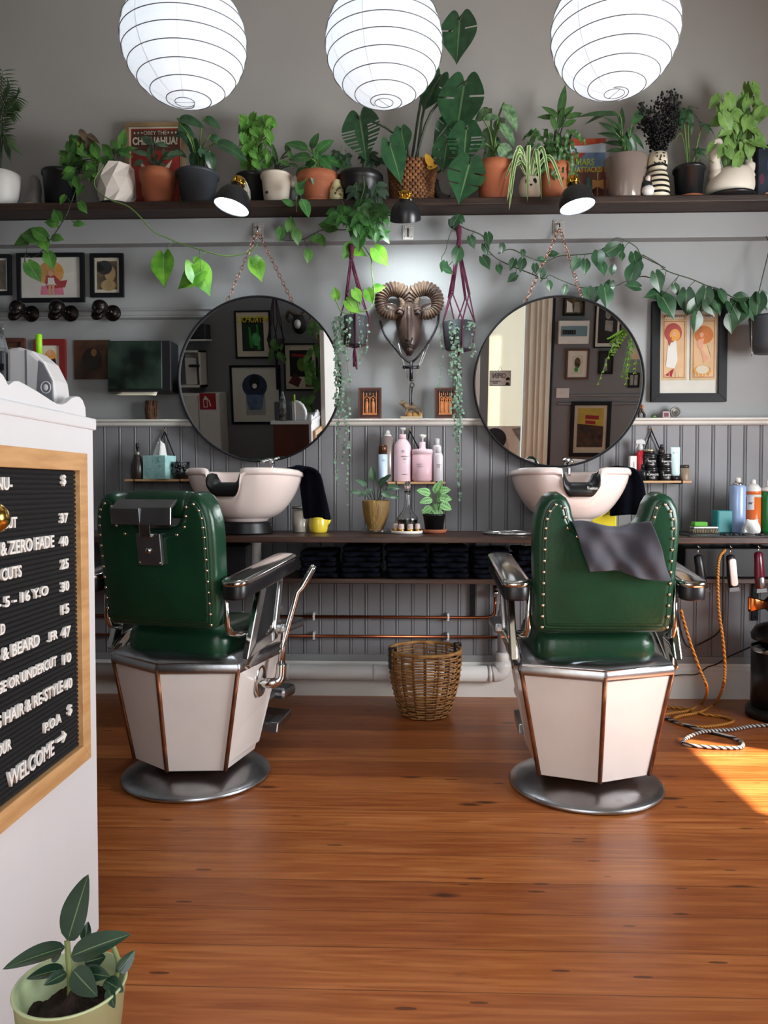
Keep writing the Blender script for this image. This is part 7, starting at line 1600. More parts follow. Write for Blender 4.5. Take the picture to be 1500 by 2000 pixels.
def lantern(label, px, py, rpx, Y, sq_, ph):
    c = P(px, py, Y); r = rpx * Y / 1500; t = thing('paper_lantern', label, 'lantern', tuple(c), ph, 'white paper lanterns'); rz_ = r * sq_
    nb = 15
    def rr(a, i=0): return r * (1 + .012 * math.cos(a * 4 * nb / 2.0))
    R = []
    for i in range(91):
        a = -math.pi / 2 * .94 + math.pi * .94 * i / 90; bul = 1 - .014 * abs(math.sin((i / 90) * math.pi * nb))
        R.append([(r * math.cos(a) * (bul if True else 1) * math.cos(th), r * math.cos(a) * bul * math.sin(th), rz_ * math.sin(a)) for th in [2 * math.pi * j / 48 for j in range(48)]])
    MB().rings(R, True, True, False).build('paper_shade', pap, t)
    b = MB()
    pts = []; n = 700
    for i in range(n + 1):
        f = i / n; a = -math.pi / 2 * .90 + math.pi * .86 * f ** .92; th = 2 * math.pi * 11 * f + ph; q = 1.008
        pts.append((r * q * math.cos(a + .04 * math.sin(th)) * math.cos(th), r * q * math.cos(a + .04 * math.sin(th)) * math.sin(th), rz_ * 1.005 * math.sin(a + .04 * math.sin(th))))
    b.tube(pts, .0016, 5)
    a = -math.pi / 2 * .90; b.tube([(r * math.cos(a) * 1.01 * math.cos(th), r * math.cos(a) * 1.01 * math.sin(th), rz_ * math.sin(a) * 1.004) for th in [2 * math.pi * j / 24 for j in range(24)]], .0013, 5, closed=True)
    b.tube([(-r * math.cos(a), .01, rz_ * math.sin(a) * 1.006), (r * math.cos(a), -.01, rz_ * math.sin(a) * 1.006)], .0011, 5)
    b.build('wire_rib', wirem, t)
    b = MB()
    for j in range(9):
        th = 2 * math.pi * j / 9 + .3; vs = []
        b.grid(lambda u, v, th=th: (r * 1.003 * math.cos(-1.4 + 2.75 * u) * math.cos(th + (v - .5) * .020 / max(.15, math.cos(-1.4 + 2.75 * u))), r * 1.003 * math.cos(-1.4 + 2.75 * u) * math.sin(th + (v - .5) * .020 / max(.15, math.cos(-1.4 + 2.75 * u))), rz_ * 1.003 * math.sin(-1.4 + 2.75 * u)), 24, 1)
    b.build('paper_seams', seamm, t)
    b = MB(); b.tube([(0, 0, rz_ * .95), (0, 0, ZC - c.z)], .003, 6); b.build('flex', plasticw, t)
    MB().lathe([(0, -.03), (.02, -.025), (.03, 0), (.02, .03), (.014, .05), (.014, .09), (0, .09)], (0, 0, .0)).build('bulb', M('bulb_glow', 'f2f7ff', .4, emit=3, var=0), t)
    MB().tube([(0, 0, .09), (0, 0, rz_ * .95)], .004, 6).build('bulb_stem', plasticw, t)
    light('lantern_light', 'POINT', tuple(c + V((0, 0, .02))), (0, 0, 0), 1.35, (.93, .97, 1.0), shadow_soft_size=.06)
lantern('white paper lantern hanging at the left, above the peace lily', 360, 82, 119, 2.62, .97, .4)
lantern('white paper lantern hanging in the middle in front of the monstera', 750, 86, 112, 2.70, 1.0, 1.3)
lantern('white paper lantern hanging at the right, above the fern', 1201, 62, 119, 2.60, .98, 2.2)
# ================================================================ RECEPTION DESK, MENU BOARD AND THE PLANT IN FRONT
XC = -.82
deskm = M('desk_white', 'dfe0e3', .4, var=.02, vs=3, bump=.03, bs=12)
ye = PX(183, 821, XC).y; zt_ = PX(169, 815, XC).z
t = thing('reception_desk', 'tall white reception desk with a scalloped top edge at the left', 'desk', (XC, ye, 0))
def L3(q): return q - t.location
MB().box(-.32, -.02, -1.0, -.01, 0, zt_ - .02).build('cabinet', M('mahogany', '55291c', .35, h2='3b1b12', vs=4, stretch=(1, 1, .15)), t, bevel=.002)
MB().box(-.02, 0, -1.0, -.006, 0, zt_ - .002).build('front_panel', deskm, t, bevel=.002)
MB().box(-.34, .006, -1.0, .004, zt_ - .030, zt_).build('desk_top', deskm, t, bevel=.004)
pts = []
for px, py in ((169, 813), (168, 796), (163, 782), (157, 775), (150, 774), (142, 777), (132, 786), (122, 790), (112, 788), (100, 781), (88, 773), (74, 764), (60, 756), (48, 749), (38, 744), (30, 744), (23, 749), (18, 752), (14, 744), (8, 733), (0, 725), (-16, 716), (-40, 712), (-70, 722), (-95, 738)):
    q = PX(px, py, XC); pts.append((q.y - ye, q.z))
pts += [(-1.0, pts[-1][1]), (-1.0, zt_ + .0005), (pts[0][0], zt_ + .0005)]
MB().prism(pts, -.018, -.001, 'x').build('scalloped_crest', deskm, t, bevel=.003)
# letter board
XB = XC + .024; oak = M('oak', 'd3a775', .5, h2='bb8e5c', vs=5, stretch=(8, 1, 8)); feltm = None
y1, z1 = PX(171, 886, XB).y, PX(171, 886, XB).z; z0 = PX(181, 1477, XB).z; y0 = 1.02; fw = .043
t = thing('letter_board', 'black felt menu letter board in an oak frame on the white desk', 'menu board', (XC, y1, z0))
W_, H_ = y1 - y0, z1 - z0
b = MB()
for q in ([(0, 0), (-W_, 0), (-W_ + fw, fw), (-fw, fw)], [(0, 0), (-fw, fw), (-fw, H_ - fw), (0, H_)], [(0, H_), (-fw, H_ - fw), (-W_ + fw, H_ - fw), (-W_, H_)], [(-W_, 0), (-W_, H_), (-W_ + fw, H_ - fw), (-W_ + fw, fw)]): b.prism(q, .001, .024, 'x')
b.build('frame', oak, t, bevel=.0015)
feltm = M('black_felt', '151517', .9, var=.12, vs=80)
b = MB(); n = 62; prof = []
for i in range(n):
    za = fw + (H_ - 2 * fw) * i / n; zb_ = fw + (H_ - 2 * fw) * (i + 1) / n; prof += [(.006, za), (.011, za + (zb_ - za) * .2), (.012, za + (zb_ - za) * .5), (.011, za + (zb_ - za) * .8), (.006, zb_)]
b.rings([[(x, -W_ + fw, z) for x, z in prof], [(x, -fw, z) for x, z in prof]], True, False, False, closed=False); b.build('felt_panel', feltm, t)
letm = M('letter_white', 'eceae6', .45, var=.01)
def row(body, pxl, pxr, py, hpx, align='RIGHT', pxa=None):
    """white letters; pxr: right end pixel, hpx: capital height in pixels there"""
    q = PX(pxr, py, XB); k = (XB / ((pxr - 750) / 1500 - .0332)) / 1500; size = hpx * k / .70
    o = text('lettering', body, letm, t, (0, 0, 0), size, rot=(rad(90), 0, rad(90)), sx=1, ext=.003, align='LEFT', bold=.0008)
    xs = [v_.co.y for v_ in o.data.vertices]; a, b_ = min(xs), max(xs)
    yl = PX(pxl, py, XB).y; want = q.y - yl; s = want / (b_ - a)
    for v_ in o.data.vertices: v_.co.y = (v_.co.y - a) * s + yl - y1; v_.co.z += q.z - z0; v_.co.x += .0145
    return o
for r in (('$', 127, 135, 938, 18), ('37', 124, 139, 1012, 18), ('40', 124, 139, 1057, 18), ('25', 126, 140, 1101, 18), ('30', 126, 141, 1144, 18), ('15', 127, 141, 1188, 18), ('47', 127, 144, 1232, 19), ('10', 130, 145, 1283, 18), ('40', 131, 147, 1333, 19), ('$', 139, 147, 1384, 18),
          ('NU-', 0, 31, 946, 24), ('ME', -45, -4, 947, 24), ('CUT', 12, 40, 1021, 20), ('HAIR', -45, 2, 1025, 22), ('& ZERO FADE', 8, 112, 1058, 23), ('SKIN', -50, -2, 1078, 23), ('CUTS', 10, 49, 1116, 22), ('SCISSOR', -90, 1, 1130, 22), ('- 5 - 16 Y.O', 2, 101, 1153, 18), ('KIDS', -55, -5, 1180, 20), ('RD', 0, 17, 1228, 20), ('BEA', -40, -3, 1238, 20), ('R & BEARD', -6, 84, 1250, 22), ('HAI', -45, -10, 1280, 22), ('.FR', 101, 119, 1239, 17), ('GE OR UNDERCUT', 0, 117, 1291, 18), ('FRIN', -50, -4, 1350, 20), ('G HAIR & RE-STYLE', -4, 129, 1340, 21), ('LON', -50, -10, 1408, 22), ('P.O.A', 93, 126, 1402, 18), ('OUR', 0, 29, 1453, 21), ('COL', -40, -3, 1475, 22), ('WELCOME', 22, 112, 1461, 28)): row(*r)
a = PX(117, 1448, XB); c = PX(136, 1441, XB); b = MB()
ay, az, by = a.y - y1, a.z - z0, c.y - y1
b.prism([(ay, az - .004), (by - .014, az - .004), (by - .018, az - .014), (by, az + .000), (by - .018, az + .014), (by - .014, az + .004), (ay, az + .004)], .012, .018, 'x'); b.build('arrow', letm, t)
# card machine, marker and a dark ornament on the desk
zt2 = zt_ + EPS
q0, q1 = P(42, 700, 1.93), P(133, 700, 1.93); t = thing('card_machine', 'white and grey card machine on the reception desk behind the scalloped edge', 'card machine', ((q0.x + q1.x) / 2, 1.90, zt2)); w = (q1.x - q0.x) / 2; hm = P(60, 690, 1.93).z - zt2
prof = [(-w, 0), (w, 0), (w, hm * .30), (w * .92, hm * .52), (w * .55, hm * .80), (w * .05, hm * .96), (-w * .5, hm * 1.02), (-w, hm * 1.0)]
MB().prism(prof, -.045, .045, 'y').build('shell', M('device_white', 'dcdadb', .3, var=.02), t, bevel=.010)
MB().prism([(w * .22, hm * .22), (w * .97, hm * .14), (w * .93, hm * .50), (w * .58, hm * .76), (w * .35, hm * .82)], -.049, -.044, 'y').build('grey_screen', M('device_grey', '77787d', .35, var=.05), t, bevel=.004)
b = MB(); b.tube([(w * .66 + .012 * math.cos(a), -.050, hm * .40 + .014 * math.sin(a)) for a in [2 * math.pi * i / 20 for i in range(20)]], .0012, 5, closed=True); b.ball((w * .66, -.050, hm * .40), (.006, .0015, .008), 10, 6); b.build('logo', M('device_white'), t)
MB().box(-w * .22, -w * .14, -.0465, -.044, .01, hm * .97).build('seam_line', M('device_grey'), t)
MB().box(-w * 3.4, -w * 1.02, -.05, .05, 0, hm * .96).build('grey_body', M('device_dark', '4d4e53', .4, var=.06), t, bevel=.006)
MB().box(-w * 3.4, -w * 1.05, -.052, -.049, hm * .66, hm * .76).build('slot', darkm, t)
a = P(89, 700, 2.0); zt3 = P(89, 658, 2.0).z; t = thing('marker_pen', 'bright green marker pen standing behind the card machine', 'pen', (a.x, 1.965, zt2))
MB().lathe([(0, 0), (.007, 0), (.007, zt3 - zt2 - .06), (0, zt3 - zt2 - .06)], seg=16).build('barrel', plasticw, t); MB().lathe([(0, zt3 - zt2 - .060), (.0078, zt3 - zt2 - .060), (.0078, zt3 - zt2 - .002), (.006, zt3 - zt2), (0, zt3 - zt2)], seg=16).build('cap', M('lime_green', '8fd11f', .4, var=.03), t)
a = P(5, 700, 1.99); t = thing('dark_ornament', 'dark glossy ornament on the desk at the left edge of the view', 'ornament', (a.x + .01, 1.955, zt2)); hh_ = P(5, 640, 2.0).z - zt2
MB().lathe([(0, 0), (.03, 0), (.03, hh_ * .55), (.024, hh_ * .7), (.012, hh_ * .9), (.010, hh_), (0, hh_)]).build('glass_body', M('smoky_glass', '3a3b3c', .1, h2='8b8f90', vs=30), t)
# rubber plant
zr, Yc = .26, 1.36; c = P(138, 1950, Yc); R_ = .100; t = thing('rubber_plant', 'young rubber plant in a sage green pot in front of the white desk', 'potted plant', (c.x, Yc, .001))
MB().lathe([(0, 0), (.070, 0), (R_ - .003, zr * .985), (R_, zr * .99), (R_ - .001, zr), (R_ - .005, zr), (R_ - .008, zr * .9), (.080, zr * .72), (0, zr * .72)], seg=48).build('pot', M('sage_plastic', 'b5c398', .4, var=.03), t)
def _soil(u, v):
    a = 2 * math.pi * u; r = .083 * v; return (r * math.cos(a), r * math.sin(a), zr * .76 + .03 * (1 - v) * (1 + .8 * math.sin(a * 1 + 2.6)) + .008 * math.sin(a * 7 + v * 19) * v)
MB().grid(_soil, 48, 14).build('soil', soil, t)
rubm = leafmat('rubber_leaf', '1f3528', '2f4a38', .18, .35, vs=6)
def rl(bpx, tpx, wpx, n, dy0=0, dy1=-.0, fold=.30, droop=.05):
    p0 = W2L(t, P(bpx[0], bpx[1], Yc + dy0)); e = W2L(t, P(tpx[0], tpx[1], Yc + dy1)); d = e - p0; q = MB(); leaf(q, p0, d, n, d.length, wpx * Yc / 1500, 'ovate', fold, droop, 14); return q.build('leaf', rubm, t)
rl((132, 1838), (171, 1708), 64, (-.35, -1, .1), .02, .03, .2, .02)
rl((128, 1850), (4, 1884), 44, (-.1, -.45, .9), .02, -.03, .3, .12)
rl((138, 1868), (248, 1820), 50, (.1, -.6, .8), .0, .0, .3, .12)
rl((125, 1892), (50, 1908), 30, (-.1, -.5, .9), .02, -.0, .3, .1); rl((130, 1900), (86, 1922), 26, (0, -.7, .7), 0, -.03, .3, .1)
rl((143, 1895), (186, 1945), 48, (.1, -1, .5), -.01, -.05, .15, .1); rl((165, 1880), (207, 1868), 34, (.1, -.9, .5), .03, .05, .3, .1)
rl((158, 1900), (212, 1905), 34, (.2, -.7, .8), .0, -.02, .3, .1); rl((228, 1902), (264, 1857), 28, (.4, -.9, .3), .02, .04, .2, .1)
rl((205, 1915), (240, 1935), 30, (.2, -.6, .9), .0, -.02, .3, .1); rl((165, 1838), (172, 1800), 22, (.2, -1, .2), .05, .06, .2, .05)
rl((120, 1862), (98, 1875), 26, (0, -.6, .8), .03, .03, .3, .1); rl((212, 1930), (222, 1968), 22, (.2, -1, .3), -.02, -.05, .3, .1)
st = MB(); s0 = W2L(t, P(136, 1905, Yc)); st.tube(spline([V((s0.x, 0, zr * .78)), s0, W2L(t, P(133, 1865, Yc + .01)), W2L(t, P(131, 1836, Yc + .02))], 6), [.007] * 10 + [.005] * 20 if False else .0055, 8)
st.tube(spline([V((.05, .02, zr * .76)), W2L(t, P(222, 1930, Yc)), W2L(t, P(230, 1900, Yc + .02))], 5), .004, 8); st.build('stem', M('rubber_stem', '6f7a45', .5, var=.2), t)
b = MB(); w0, w1 = V((.052, .03, zr * .76)), W2L(t, P(219, 1842, Yc + .05)); b.tube(spline([w0, W2L(t, P(231, 1890, Yc + .05)), w1], 6), .005, 8); b.build('side_shoot', M('pale_shoot', '8a9a68', .5, var=.1), t)
# ================================================================ THE SHOP FRONT SIDE, SEEN IN THE MIRRORS
def RB(key, px, py, y=Y0):
    c, X = MIR[key]; nrm = (X.to_3x3() @ V((0, -1, 0))); d = ray(px, py); s = (c - C0).dot(nrm) / d.dot(nrm); hit = C0 + d * s; r = d - 2 * d.dot(nrm) * nrm; k = (y - hit.y) / r.y; return hit + r * k
def refpic(label, key, x0, y0, x1, y1, fw, fm, shapes, **k):
    """a picture on the front wall placed from where the mirror shows it"""
    a, b_ = RB(key, x0, y1, Y0 + .015), RB(key, x1, y0, Y0 + .015); s = abs(b_.x - a.x) / abs(x1 - x0)
    return picture(label, a.x, a.z, b_.x, b_.z, Y0 + .001, fw * s, fm, shapes, face=1, **k), abs(b_.x - a.x) / 2, abs(b_.z - a.z) / 2
dgreen = art('dark_green', '16301f', var=.3, vs=6); navyb = art('ink_blue', '2b3850', var=.35, vs=7)
t, w, h = refpic('framed green poster with a yellow title on the wall opposite, seen in the left mirror', 'left', 461, 606, 527, 700, 3, blackf, [([(.05, .04), (.95, .04), (.95, .82), (.05, .82)], dgreen), ([(.16, .04), (.26, .8), (.34, .8), (.30, .04)], grn), ([(.5, .1), (.62, .72), (.70, .72), (.66, .1)], grn), (circ(.36, .36, .20, ry=.2), art('leaf_green', '4fa05a', var=.3)), ([(.75, .04), (.80, .6), (.88, .6), (.9, .04)], dgreen)], bg=dark, mount=cream, mw=.055, glass=False)
text('lettering', 'METROPOLIS', yelw, t, (0, -.0125, h * .62), .085, sx=.72, bold=.002)
refpic('large framed blue drawing on cream paper on the wall opposite, seen in the left mirror', 'left', 453, 713, 547, 828, 4, blackf, [([(.30, .12), (.72, .12), (.72, .62), (.30, .62)], art('grey_wash', 'a9a9a6')), (circ(.52, .66, .27, ry=.22), navyb), (circ(.52, .72, .12, ry=.14), art('black_ink', '141720')), (circ(.52, .66, .05, ry=.045), white2), ([(.32, .5), (.72, .5), (.66, .22), (.38, .22)], art('mid_blue', '5d6f8e', var=.3))], bg=paper, glass=False)
refpic('framed dark poster with an orange title and small prints tucked in its edge', 'left', 556, 670, 619, 763, 3, blackf, [([(.12, .28), (.86, .28), (.86, .88), (.12, .88)], dark), ([(.2, .72), (.8, .74), (.78, .80), (.22, .78)], red), (circ(.46, .56, .16, ry=.16), art('olive', '5f7a35', var=.35)), ([(.6, .04), (.92, .14), (.72, .36), (.48, .22)], art('maroon', '5b2428', var=.3)), ([(.06, .04), (.36, .04), (.36, .34), (.06, .34)], art('umber', '6c553f', var=.3))], bg=cream, glass=False)
refpic('small black notice with white lettering on the wall opposite, seen low in the left mirror', 'left', 604, 838, 628, 868, 2, plasticw, [([(.2, .7), (.8, .7), (.8, .78), (.2, .78)], white2), ([(.3, .5), (.7, .5), (.7, .56), (.3, .56)], white2)], bg=dark, glass=False)
# goat head trophy
c = RB('left', 584, 632, Y0 + .08); t = thing('goat_head', 'black and white goat head trophy on the wall opposite, seen in the left mirror', 'wall sculpture', (c.x, Y0, c.z), math.pi)
MB().rings([[(r * math.cos(a), y, z + r * 1.1 * math.sin(a)) for a in [2 * math.pi * i / 18 for i in range(18)]] for y, r, z in ((-.001, .07, -.03), (-.05, .075, -.02), (-.10, .07, .02), (-.15, .055, .02), (-.20, .035, -.02), (-.215, .02, -.025))]).build('head', M('goat_black', '221f1e', .8, var=.3), t, subsurf=1)
MB().ball((0, -.19, -.01), (.035, .04, .045), 14, 10).build('white_muzzle', plasticw, t)
for s in (1, -1): MB().tube(spline([(s * .03, -.10, .08), (s * .09, -.09, .12), (s * .12, -.08, .06), (s * .09, -.09, .01)], 6), [.024 - .0009 * i for i in range(19)], 10).build('horn', hornm, t)
# planter with macrame
c = RB('left', 539, 670, Y0 + .14); t = thing('hanging_planter', 'dark plant hanger on the wall opposite between posters, seen in the left mirror', 'hanging plant', (c.x, Y0 + .14, c.z - .1), math.pi)
MB().lathe([(0, 0), (.06, 0), (.09, .14), (.085, .14), (0, .11)]).build('pot', M('charcoal_pot'), t)
b = MB()
for i in range(6): a = i * math.pi / 3; b.tube([(0, 0, .62), (.06 * math.cos(a), .06 * math.sin(a), .30), (.092 * math.cos(a + .5), .092 * math.sin(a + .5), .13), (0, 0, -.01)], .005, 5)
b.tube([(0, 0, .62), (0, 0, .72), (0, .139, .74)], .012, 8); b.tube([(0, 0, -.01), (0, 0, -.36)], [.016, .012], 6); b.build('macrame_cord', M('dark_plum_cord', '2a1622', .85), t)
random.seed(6); b = MB()
for i in range(18): p0 = V((random.uniform(-.10, .06), random.uniform(-.08, .02) - .05, random.uniform(-.05, .14))); leaf(b, p0, (random.uniform(-.5, .5), -.4, -1), (0, -1, .4), .07, .055, 'heart')
b.build('foliage', dpoth, t)
# plants by the front, a brown cabinet and the white kitchen corner
c = RB('left', 640, 720, 1.05); t = thing('potted_plant', 'leafy plants trailing from a high bracket at the shop front, seen in the left mirror', 'hanging plant', (c.x, .95, c.z + .15), 0)
MB().lathe([(0, 0), (.08, 0), (.11, .16), (.10, .16), (0, .13)]).build('pot', M('amber_pot', '8a5a2c', .4, var=.2), t)
b = MB()
for i in range(60): p0 = V((random.uniform(-.25, .16), random.uniform(-.14, .14), random.uniform(-.55, .30))); leaf(b, p0, (random.uniform(-.8, .8), random.uniform(-.4, .8), -1), (random.uniform(-.4, .4), 1, .3), random.uniform(.08, .14), .07, 'heart')
b.build('foliage', leafmat('front_leaf', '3f7a2f', '6da04a', .35, .3), t)
b = MB(); b.tube([(0, 0, .16), (-.0, 0, .50), (0, -.50, .52)], .008, 6); b.build('bracket', blackm, t)
a, b_ = RB('left', 352, 865, Y0 + .3), RB('left', 428, 768, Y0 + .3)
t = thing('kitchen_cupboard', 'white kitchen cupboard in the far corner, seen at the lower left of the left mirror', 'cupboard', ((a.x + b_.x) / 2, Y0, 0), math.pi); w = abs(b_.x - a.x) / 2; h = b_.z
MB().box(-w, w, -.30, -.001, 0, h).build('body', whm, t, bevel=.004)
for i, x in enumerate((-w, 0)): dr = MB().box(x + .004, x + w - .004, -.318, -.300, .10, h - .02).build('door', whm, t, bevel=.004); MB().tube([(x + w * .5, -.33, h * .45), (x + w * .5, -.33, h * .55)], .006, 8).build('handle', chrome, dr)
a, b_ = RB('left', 391, 800, Y0 + .32), RB('left', 421, 768, Y0 + .32); t = picture('red fire extinguisher sign with a white symbol, seen in the left mirror', a.x, a.z, b_.x, b_.z, Y0 + .3185, 0, None, [([(.52, .14), (.78, .14), (.78, .62), (.70, .72), (.60, .72), (.52, .62)], white2), ([(.56, .18), (.74, .18), (.74, .60), (.56, .60)], red), ([(.60, .72), (.70, .72), (.70, .82), (.60, .82)], white2), ([(.30, .2), (.36, .5), (.58, .8), (.62, .76), (.42, .48), (.38, .2)], white2)], face=1, bg=red, depth=.006, cat='sign', name='safety_sign')
a, b_ = RB('left', 352, 757, Y0 + .25), RB('left', 390, 684, Y0 + .25)
t = thing('wall_unit', 'white open wall unit above the kitchen cupboard, seen in the left mirror', 'shelf unit', ((a.x + b_.x) / 2, Y0, a.z), math.pi); w = abs(b_.x - a.x) / 2; h = b_.z - a.z
b = MB(); b.box(-w, w, -.24, -.001, 0, .025); b.box(-w, w, -.24, -.001, h - .02, h); b.box(-w, w, -.02, -.001, 0, h); b.box(-w, -w + .02, -.24, -.001, 0, h); b.build('carcass', whm, t)
MB().box(-.02 - w * .3, w * .6, -.20, -.05, .026, h * .8).build('white_machine', plasticw, t, bevel=.01)
MB().box(-w * .9, w * .1, -.26, -.20, h * .55, h * .62).build('black_handle', blackm, t, bevel=.006)
a, b_ = RB('left', 368, 666, Y0 + .2), RB('left', 396, 632, Y0 + .2); MB
t = thing('wall_speaker', 'black box with a white base high in the corner, seen in the left mirror', 'speaker', ((a.x + b_.x) / 2, Y0, a.z), math.pi); MB().box(-.1, .1, -.2, -.001, .02, b_.z - a.z).build('case', blackm, t, bevel=.008); MB().box(-.11, .11, -.22, -.001, 0, .018).build('base_plate', plasticw, t)
c = RB('left', 381, 772, Y0 + .33); t = thing('mug', 'dark blue mug hung on the kitchen wall unit, seen in the left mirror', 'mug', (c.x, Y0 + .20, RB('left', 381, 757, Y0 + .2).z - .13), math.pi)
MB().lathe([(0, 0), (.035, 0), (.04, .08), (.037, .08), (.033, .01), (0, .008)]).build('cup', M('navy_glaze', '232a45', .3), t); MB().tube(spline([(.038, 0, .065), (.065, 0, .06), (.065, 0, .025), (.037, 0, .015)], 4), .005, 6).build('handle', M('navy_glaze'), t)
MB().tube([(.06, 0, .06), (.06, 0, .13)], .002, 5).build('hook', chrome, t)
# ---- right mirror: white door made translucent to look lit, its frame, the picture wall
doorm = bpy.data.materials.new('translucent_door'); doorm.use_nodes = True; nt = doorm.node_tree; nt.nodes.remove(nt.nodes['Principled BSDF'])
df = N(nt, 'ShaderNodeBsdfDiffuse'); tr = N(nt, 'ShaderNodeBsdfTranslucent'); mx = N(nt, 'ShaderNodeMixShader'); no = N(nt, 'ShaderNodeTexNoise'); rp = N(nt, 'ShaderNodeValToRGB'); rp.color_ramp.elements[0].color = C('f1eee2'); rp.color_ramp.elements[1].color = C('f6f3e8')
nt.links.new(no.outputs['Fac'], rp.inputs[0]); mx.inputs[0].default_value = .6
for q in (df, tr): nt.links.new(rp.outputs[0], q.inputs[0])
nt.links.new(df.outputs[0], mx.inputs[1]); nt.links.new(tr.outputs[0], mx.inputs[2]); nt.links.new(mx.outputs[0], nt.nodes['Material Output'].inputs[0])
DXA, DXB = .80, RB('right', 1022, 740).x; DZB = 2.55
d2 = struct(MB().box(DXA, DXB, Y0 - .06, Y0 - .05, .02, DZB).build('door_2', doorm))
cream_t = M('cream_trim', 'dcd6c6', .4, var=.03)
xe = RB('right', 1073, 740).x
b = MB(); b.box(DXB, xe, Y0 + .0005, Y0 + .03, 0, DZB + .6)
for f in (.2, .45, .62, .85): x = DXB + (xe - DXB) * f; b.box(x - .006, x + .006, Y0 + .03, Y0 + .042, 0, DZB + .6)
b.box(DXA, DXB, Y0 + .0005, Y0 + .03, DZB, DZB + .6); struct(b.build('trim_6', cream_t, bevel=.003))
b = MB(); b.tube([(xe + .018, Y0 + .02, .1), (xe + .022, Y0 + .02, 1.5), (xe + .016, Y0 + .02, 3.4)], .012, 8); tag(b.build('power_cord', blackm, origin=(xe + .018, Y0 + .02, .1)), 'black cable running up beside the white door frame, seen in the right mirror', 'cord')
a, b_ = RB('right', 956, 754, Y0 - .04), RB('right', 998, 724, Y0 - .04); sw = art('sign_white', 'd9d8d4', var=.01)
t = picture('white OPEN sign hanging on the door, seen reversed in the right mirror', a.x, a.z, b_.x, b_.z, Y0 - .049, .004, dark, [(circ(.12, .45, .10, ry=.12), dark), (circ(.12, .28, .07, ry=.10), sw), ([(.04, .04), (.24, .04), (.18, .24), (.08, .22)], dark)], face=1, bg=sw, depth=.008, cat='sign', name='open_sign')
w, h = abs(b_.x - a.x) / 2, (b_.z - a.z) / 2; text('lettering', 'OPEN', dark, t, (.10 * w, -.0055, h * .32), h * .95, sx=.72); text('lettering', 'PLEASE COME\nINSIDE', dark, t, (w * .45, -.0055, -h * .52), h * .22)
MB().tube([(-.02, -.004, h), (0, -.004, h + .05), (.02, -.004, h)], .002, 5).build('string', dstem, t)
a, b_ = RB('right', 940, 900, Y0 - .04), RB('right', 1017, 832, Y0 - .04); gm = art('mid_grey', '8b8985', var=.2)
picture('black and white portrait print on the lower door, seen in the right mirror', a.x, a.z - .3, b_.x, b_.z, Y0 - .049, 0, None, [(circ(.62, .62, .34, ry=.3), art('soft_grey', 'bfbdb8', var=.05)), (circ(.66, .80, .30, ry=.17), art('hair_black', '25242a', var=.2)), ([(.30, .58), (.46, .60), (.44, .56), (.32, .55)], dark), ([(.52, .60), (.70, .62), (.68, .57), (.54, .57)], dark), ([(.36, .50), (.42, .52), (.44, .42), (.36, .42)], gm), ([(.34, .34), (.54, .36), (.50, .31), (.38, .30)], dark), ([(.05, .05), (.3, .3), (.2, .05)], gm), ([(.0, .75), (.22, .95), (.0, .98)], gm)], face=1, bg=white2, depth=.006, name='portrait_print', cat='print')
refpic('small black framed photo at the very top of the right mirror', 'right', 1099, 580, 1143, 617, 4, blackf, [([(.15, .1), (.5, .1), (.45, .8), (.2, .8)], gm), ([(.55, .1), (.9, .1), (.9, .9), (.6, .7)], white2)], bg=sepia, glass=False)
refpic('black framed dark print with a pale border, seen upper right in the right mirror', 'right', 1159, 590, 1216, 680, 3, blackf, [([(.1, .08), (.9, .08), (.9, .95), (.1, .95)], dark), ([(.3, .35), (.62, .38), (.6, .62), (.28, .6)], gm), (circ(.5, .76, .12), gm)], bg=paper, glass=False)
refpic('brown framed botanical print seen in the middle of the right mirror', 'right', 1104, 681, 1152, 741, 4, M('walnut_frame', '5a3a2a', .4, var=.15), [([(.22, .12), (.78, .12), (.78, .82), (.22, .82)], art('ivory', 'cdc9b8')), (circ(.5, .55, .16, ry=.2), sepia), (circ(.55, .3, .10, ry=.10), grn)], bg=paper, glass=False)
refpic('small black framed old photograph right of the brown frame, seen in the right mirror', 'right', 1168, 685, 1199, 731, 3, blackf, [(circ(.5, .62, .10), gm), ([(.35, .1), (.65, .1), (.6, .55), (.4, .55)], gm)], bg=dark, glass=False)
refpic('black framed poster with red lettering low in the right mirror', 'right', 1111, 784, 1195, 892, 8, blackf, [([(.1, .12), (.9, .12), (.9, .94), (.1, .94)], art('mustard', 'c9b04a', var=.1)), ([(.1, .12), (.9, .12), (.9, .62), (.1, .56)], M('art_crowd', '5a3a2a', .7, h2='2a2422', vs=18)), ([(.25, .70), (.66, .72), (.66, .80), (.25, .78)], red), ([(.35, .60), (.66, .62), (.66, .69), (.35, .67)], red)], bg=cream, glass=True)
refpic('black framed pair of small prints on the wall opposite, beside the fern', 'right', 1226, 728, 1250, 757, 2, blackf, [([(.1, .1), (.45, .1), (.45, .9), (.1, .9)], gm), ([(.55, .1), (.9, .1), (.9, .9), (.55, .9)], gm)], bg=dark, glass=False)
a, b_ = RB('right', 1090, 672, Y0 + .05), RB('right', 1151, 626, Y0 + .05); t = thing('fuse_box', 'white fuse box with a smoky window on the wall opposite, seen in the right mirror', 'fuse box', ((a.x + b_.x) / 2, Y0, (a.z + b_.z) / 2), math.pi); w, h = abs(b_.x - a.x) / 2, (b_.z - a.z) / 2
MB().box(-w, w, -.07, -.001, -h, h).build('case', plasticw, t, bevel=.006); MB().box(-w * .86, w * .86, -.078, -.069, -h * .35, h * .52).build('window_flap', M('smoky_flap', '6d8791', .15, var=.05), t, bevel=.003)
for i in range(6): MB().box(w * .7 - .022 * i - .009, w * .7 - .022 * i + .009, -.082, -.077, -h * .2, h * .2).build('switch', darkm, t)
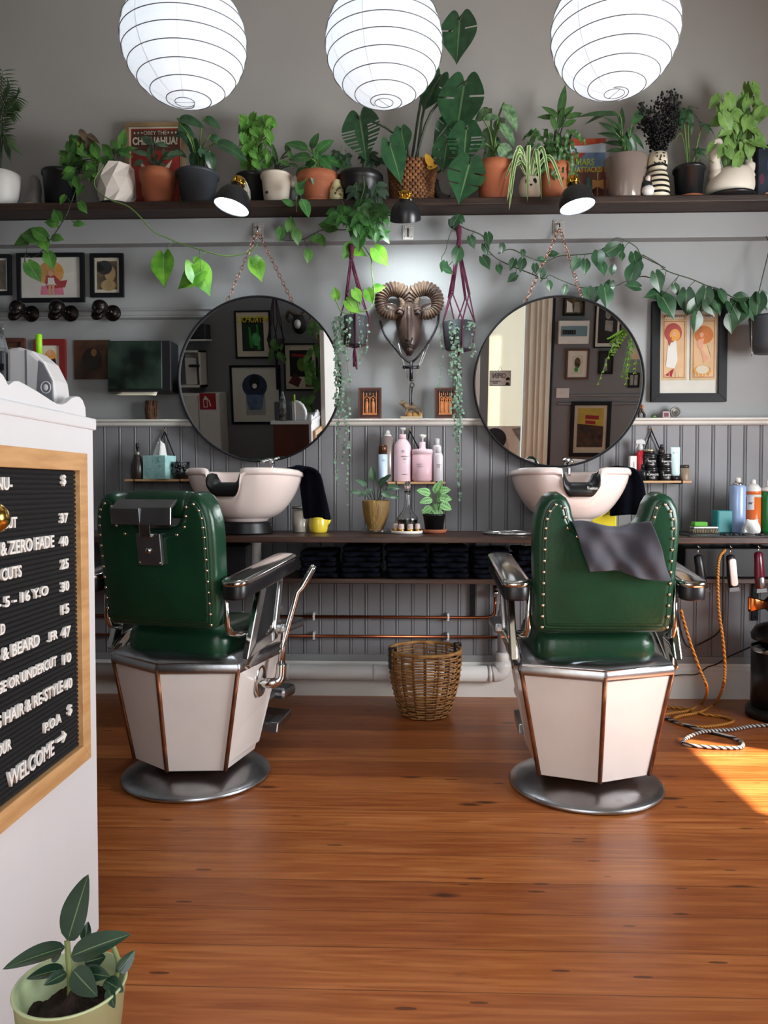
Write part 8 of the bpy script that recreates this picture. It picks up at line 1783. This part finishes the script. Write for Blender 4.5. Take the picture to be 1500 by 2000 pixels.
a, b_ = RB('right', 1086, 777, Y0 + .01), RB('right', 1112, 758, Y0 + .01); t = thing('light_switch', 'white wall switch plate on the wall opposite, seen in the right mirror', 'switch', ((a.x + b_.x) / 2, Y0, (a.z + b_.z) / 2), math.pi); w, h = abs(b_.x - a.x) / 2, (b_.z - a.z) / 2
MB().box(-w, w, -.010, -.001, -h, h).build('plate', plasticw, t, bevel=.002); MB().box(-w * .15, w * .15, -.014, -.009, -h * .35, h * .35).build('rocker', plasticw, t, bevel=.001)
za, zb_ = RB('right', 1150, 790).z, RB('right', 1150, 770).z
b = MB(); b.box(RB('right', 1088, 780).x, XR - .001, Y0 + .0005, Y0 + .022, za, za + .02); b.box(RB('right', 1112, 780).x, XR - .001, Y0 + .0005, Y0 + .018, zb_ - .02, zb_); struct(b.build('trim_7', frontm, bevel=.003))
# fern hanging at the right, by the side window
c = RB('right', 1252, 690, 1.4); t = thing('hanging_fern', 'bright green fern hanging by the side window, seen at the right of the right mirror', 'hanging plant', (c.x, 1.4, c.z - .05))
MB().lathe([(0, 0), (.08, 0), (.12, .16), (.11, .16), (0, .13)]).build('pot', M('white_stone_pot'), t)
b = MB(); k = .01
for j in range(22):
    a = 2 * math.pi * j / 22 + random.uniform(-.1, .1); R2 = random.uniform(.25, .42); dz = random.uniform(-.45, .12); sp_ = spline([(0, 0, .15), (R2 * .5 * math.cos(a), R2 * .5 * math.sin(a), .25), (R2 * math.cos(a), R2 * math.sin(a), .1 + dz)], 9); b.tube(sp_, .002, 4)
    for i in range(3, len(sp_)):
        d = (sp_[i] - sp_[i - 1]).normalized(); sdv = d.cross(V((0, 0, 1))); sdv = sdv.normalized() if sdv.length > .01 else V((1, 0, 0)); f = (i - 3) / (len(sp_) - 3)
        for s in (1, -1): leaf(b, sp_[i], d * .5 + sdv * s, V((0, 0, 1)) + V((math.cos(a), math.sin(a), 0)) * .5, .075 * (1 - .75 * f), .022, 'lance', .1, .3, 4)
b.build('fronds', leafmat('fern_bright_leaf', '5f9a2a', '86c23c', .4, 0), t)
b = MB(); b.tube([(0, 0, .16), (0, 0, ZC - t.location.z)], .003, 5); b.build('hanging_cord', dstem, t)
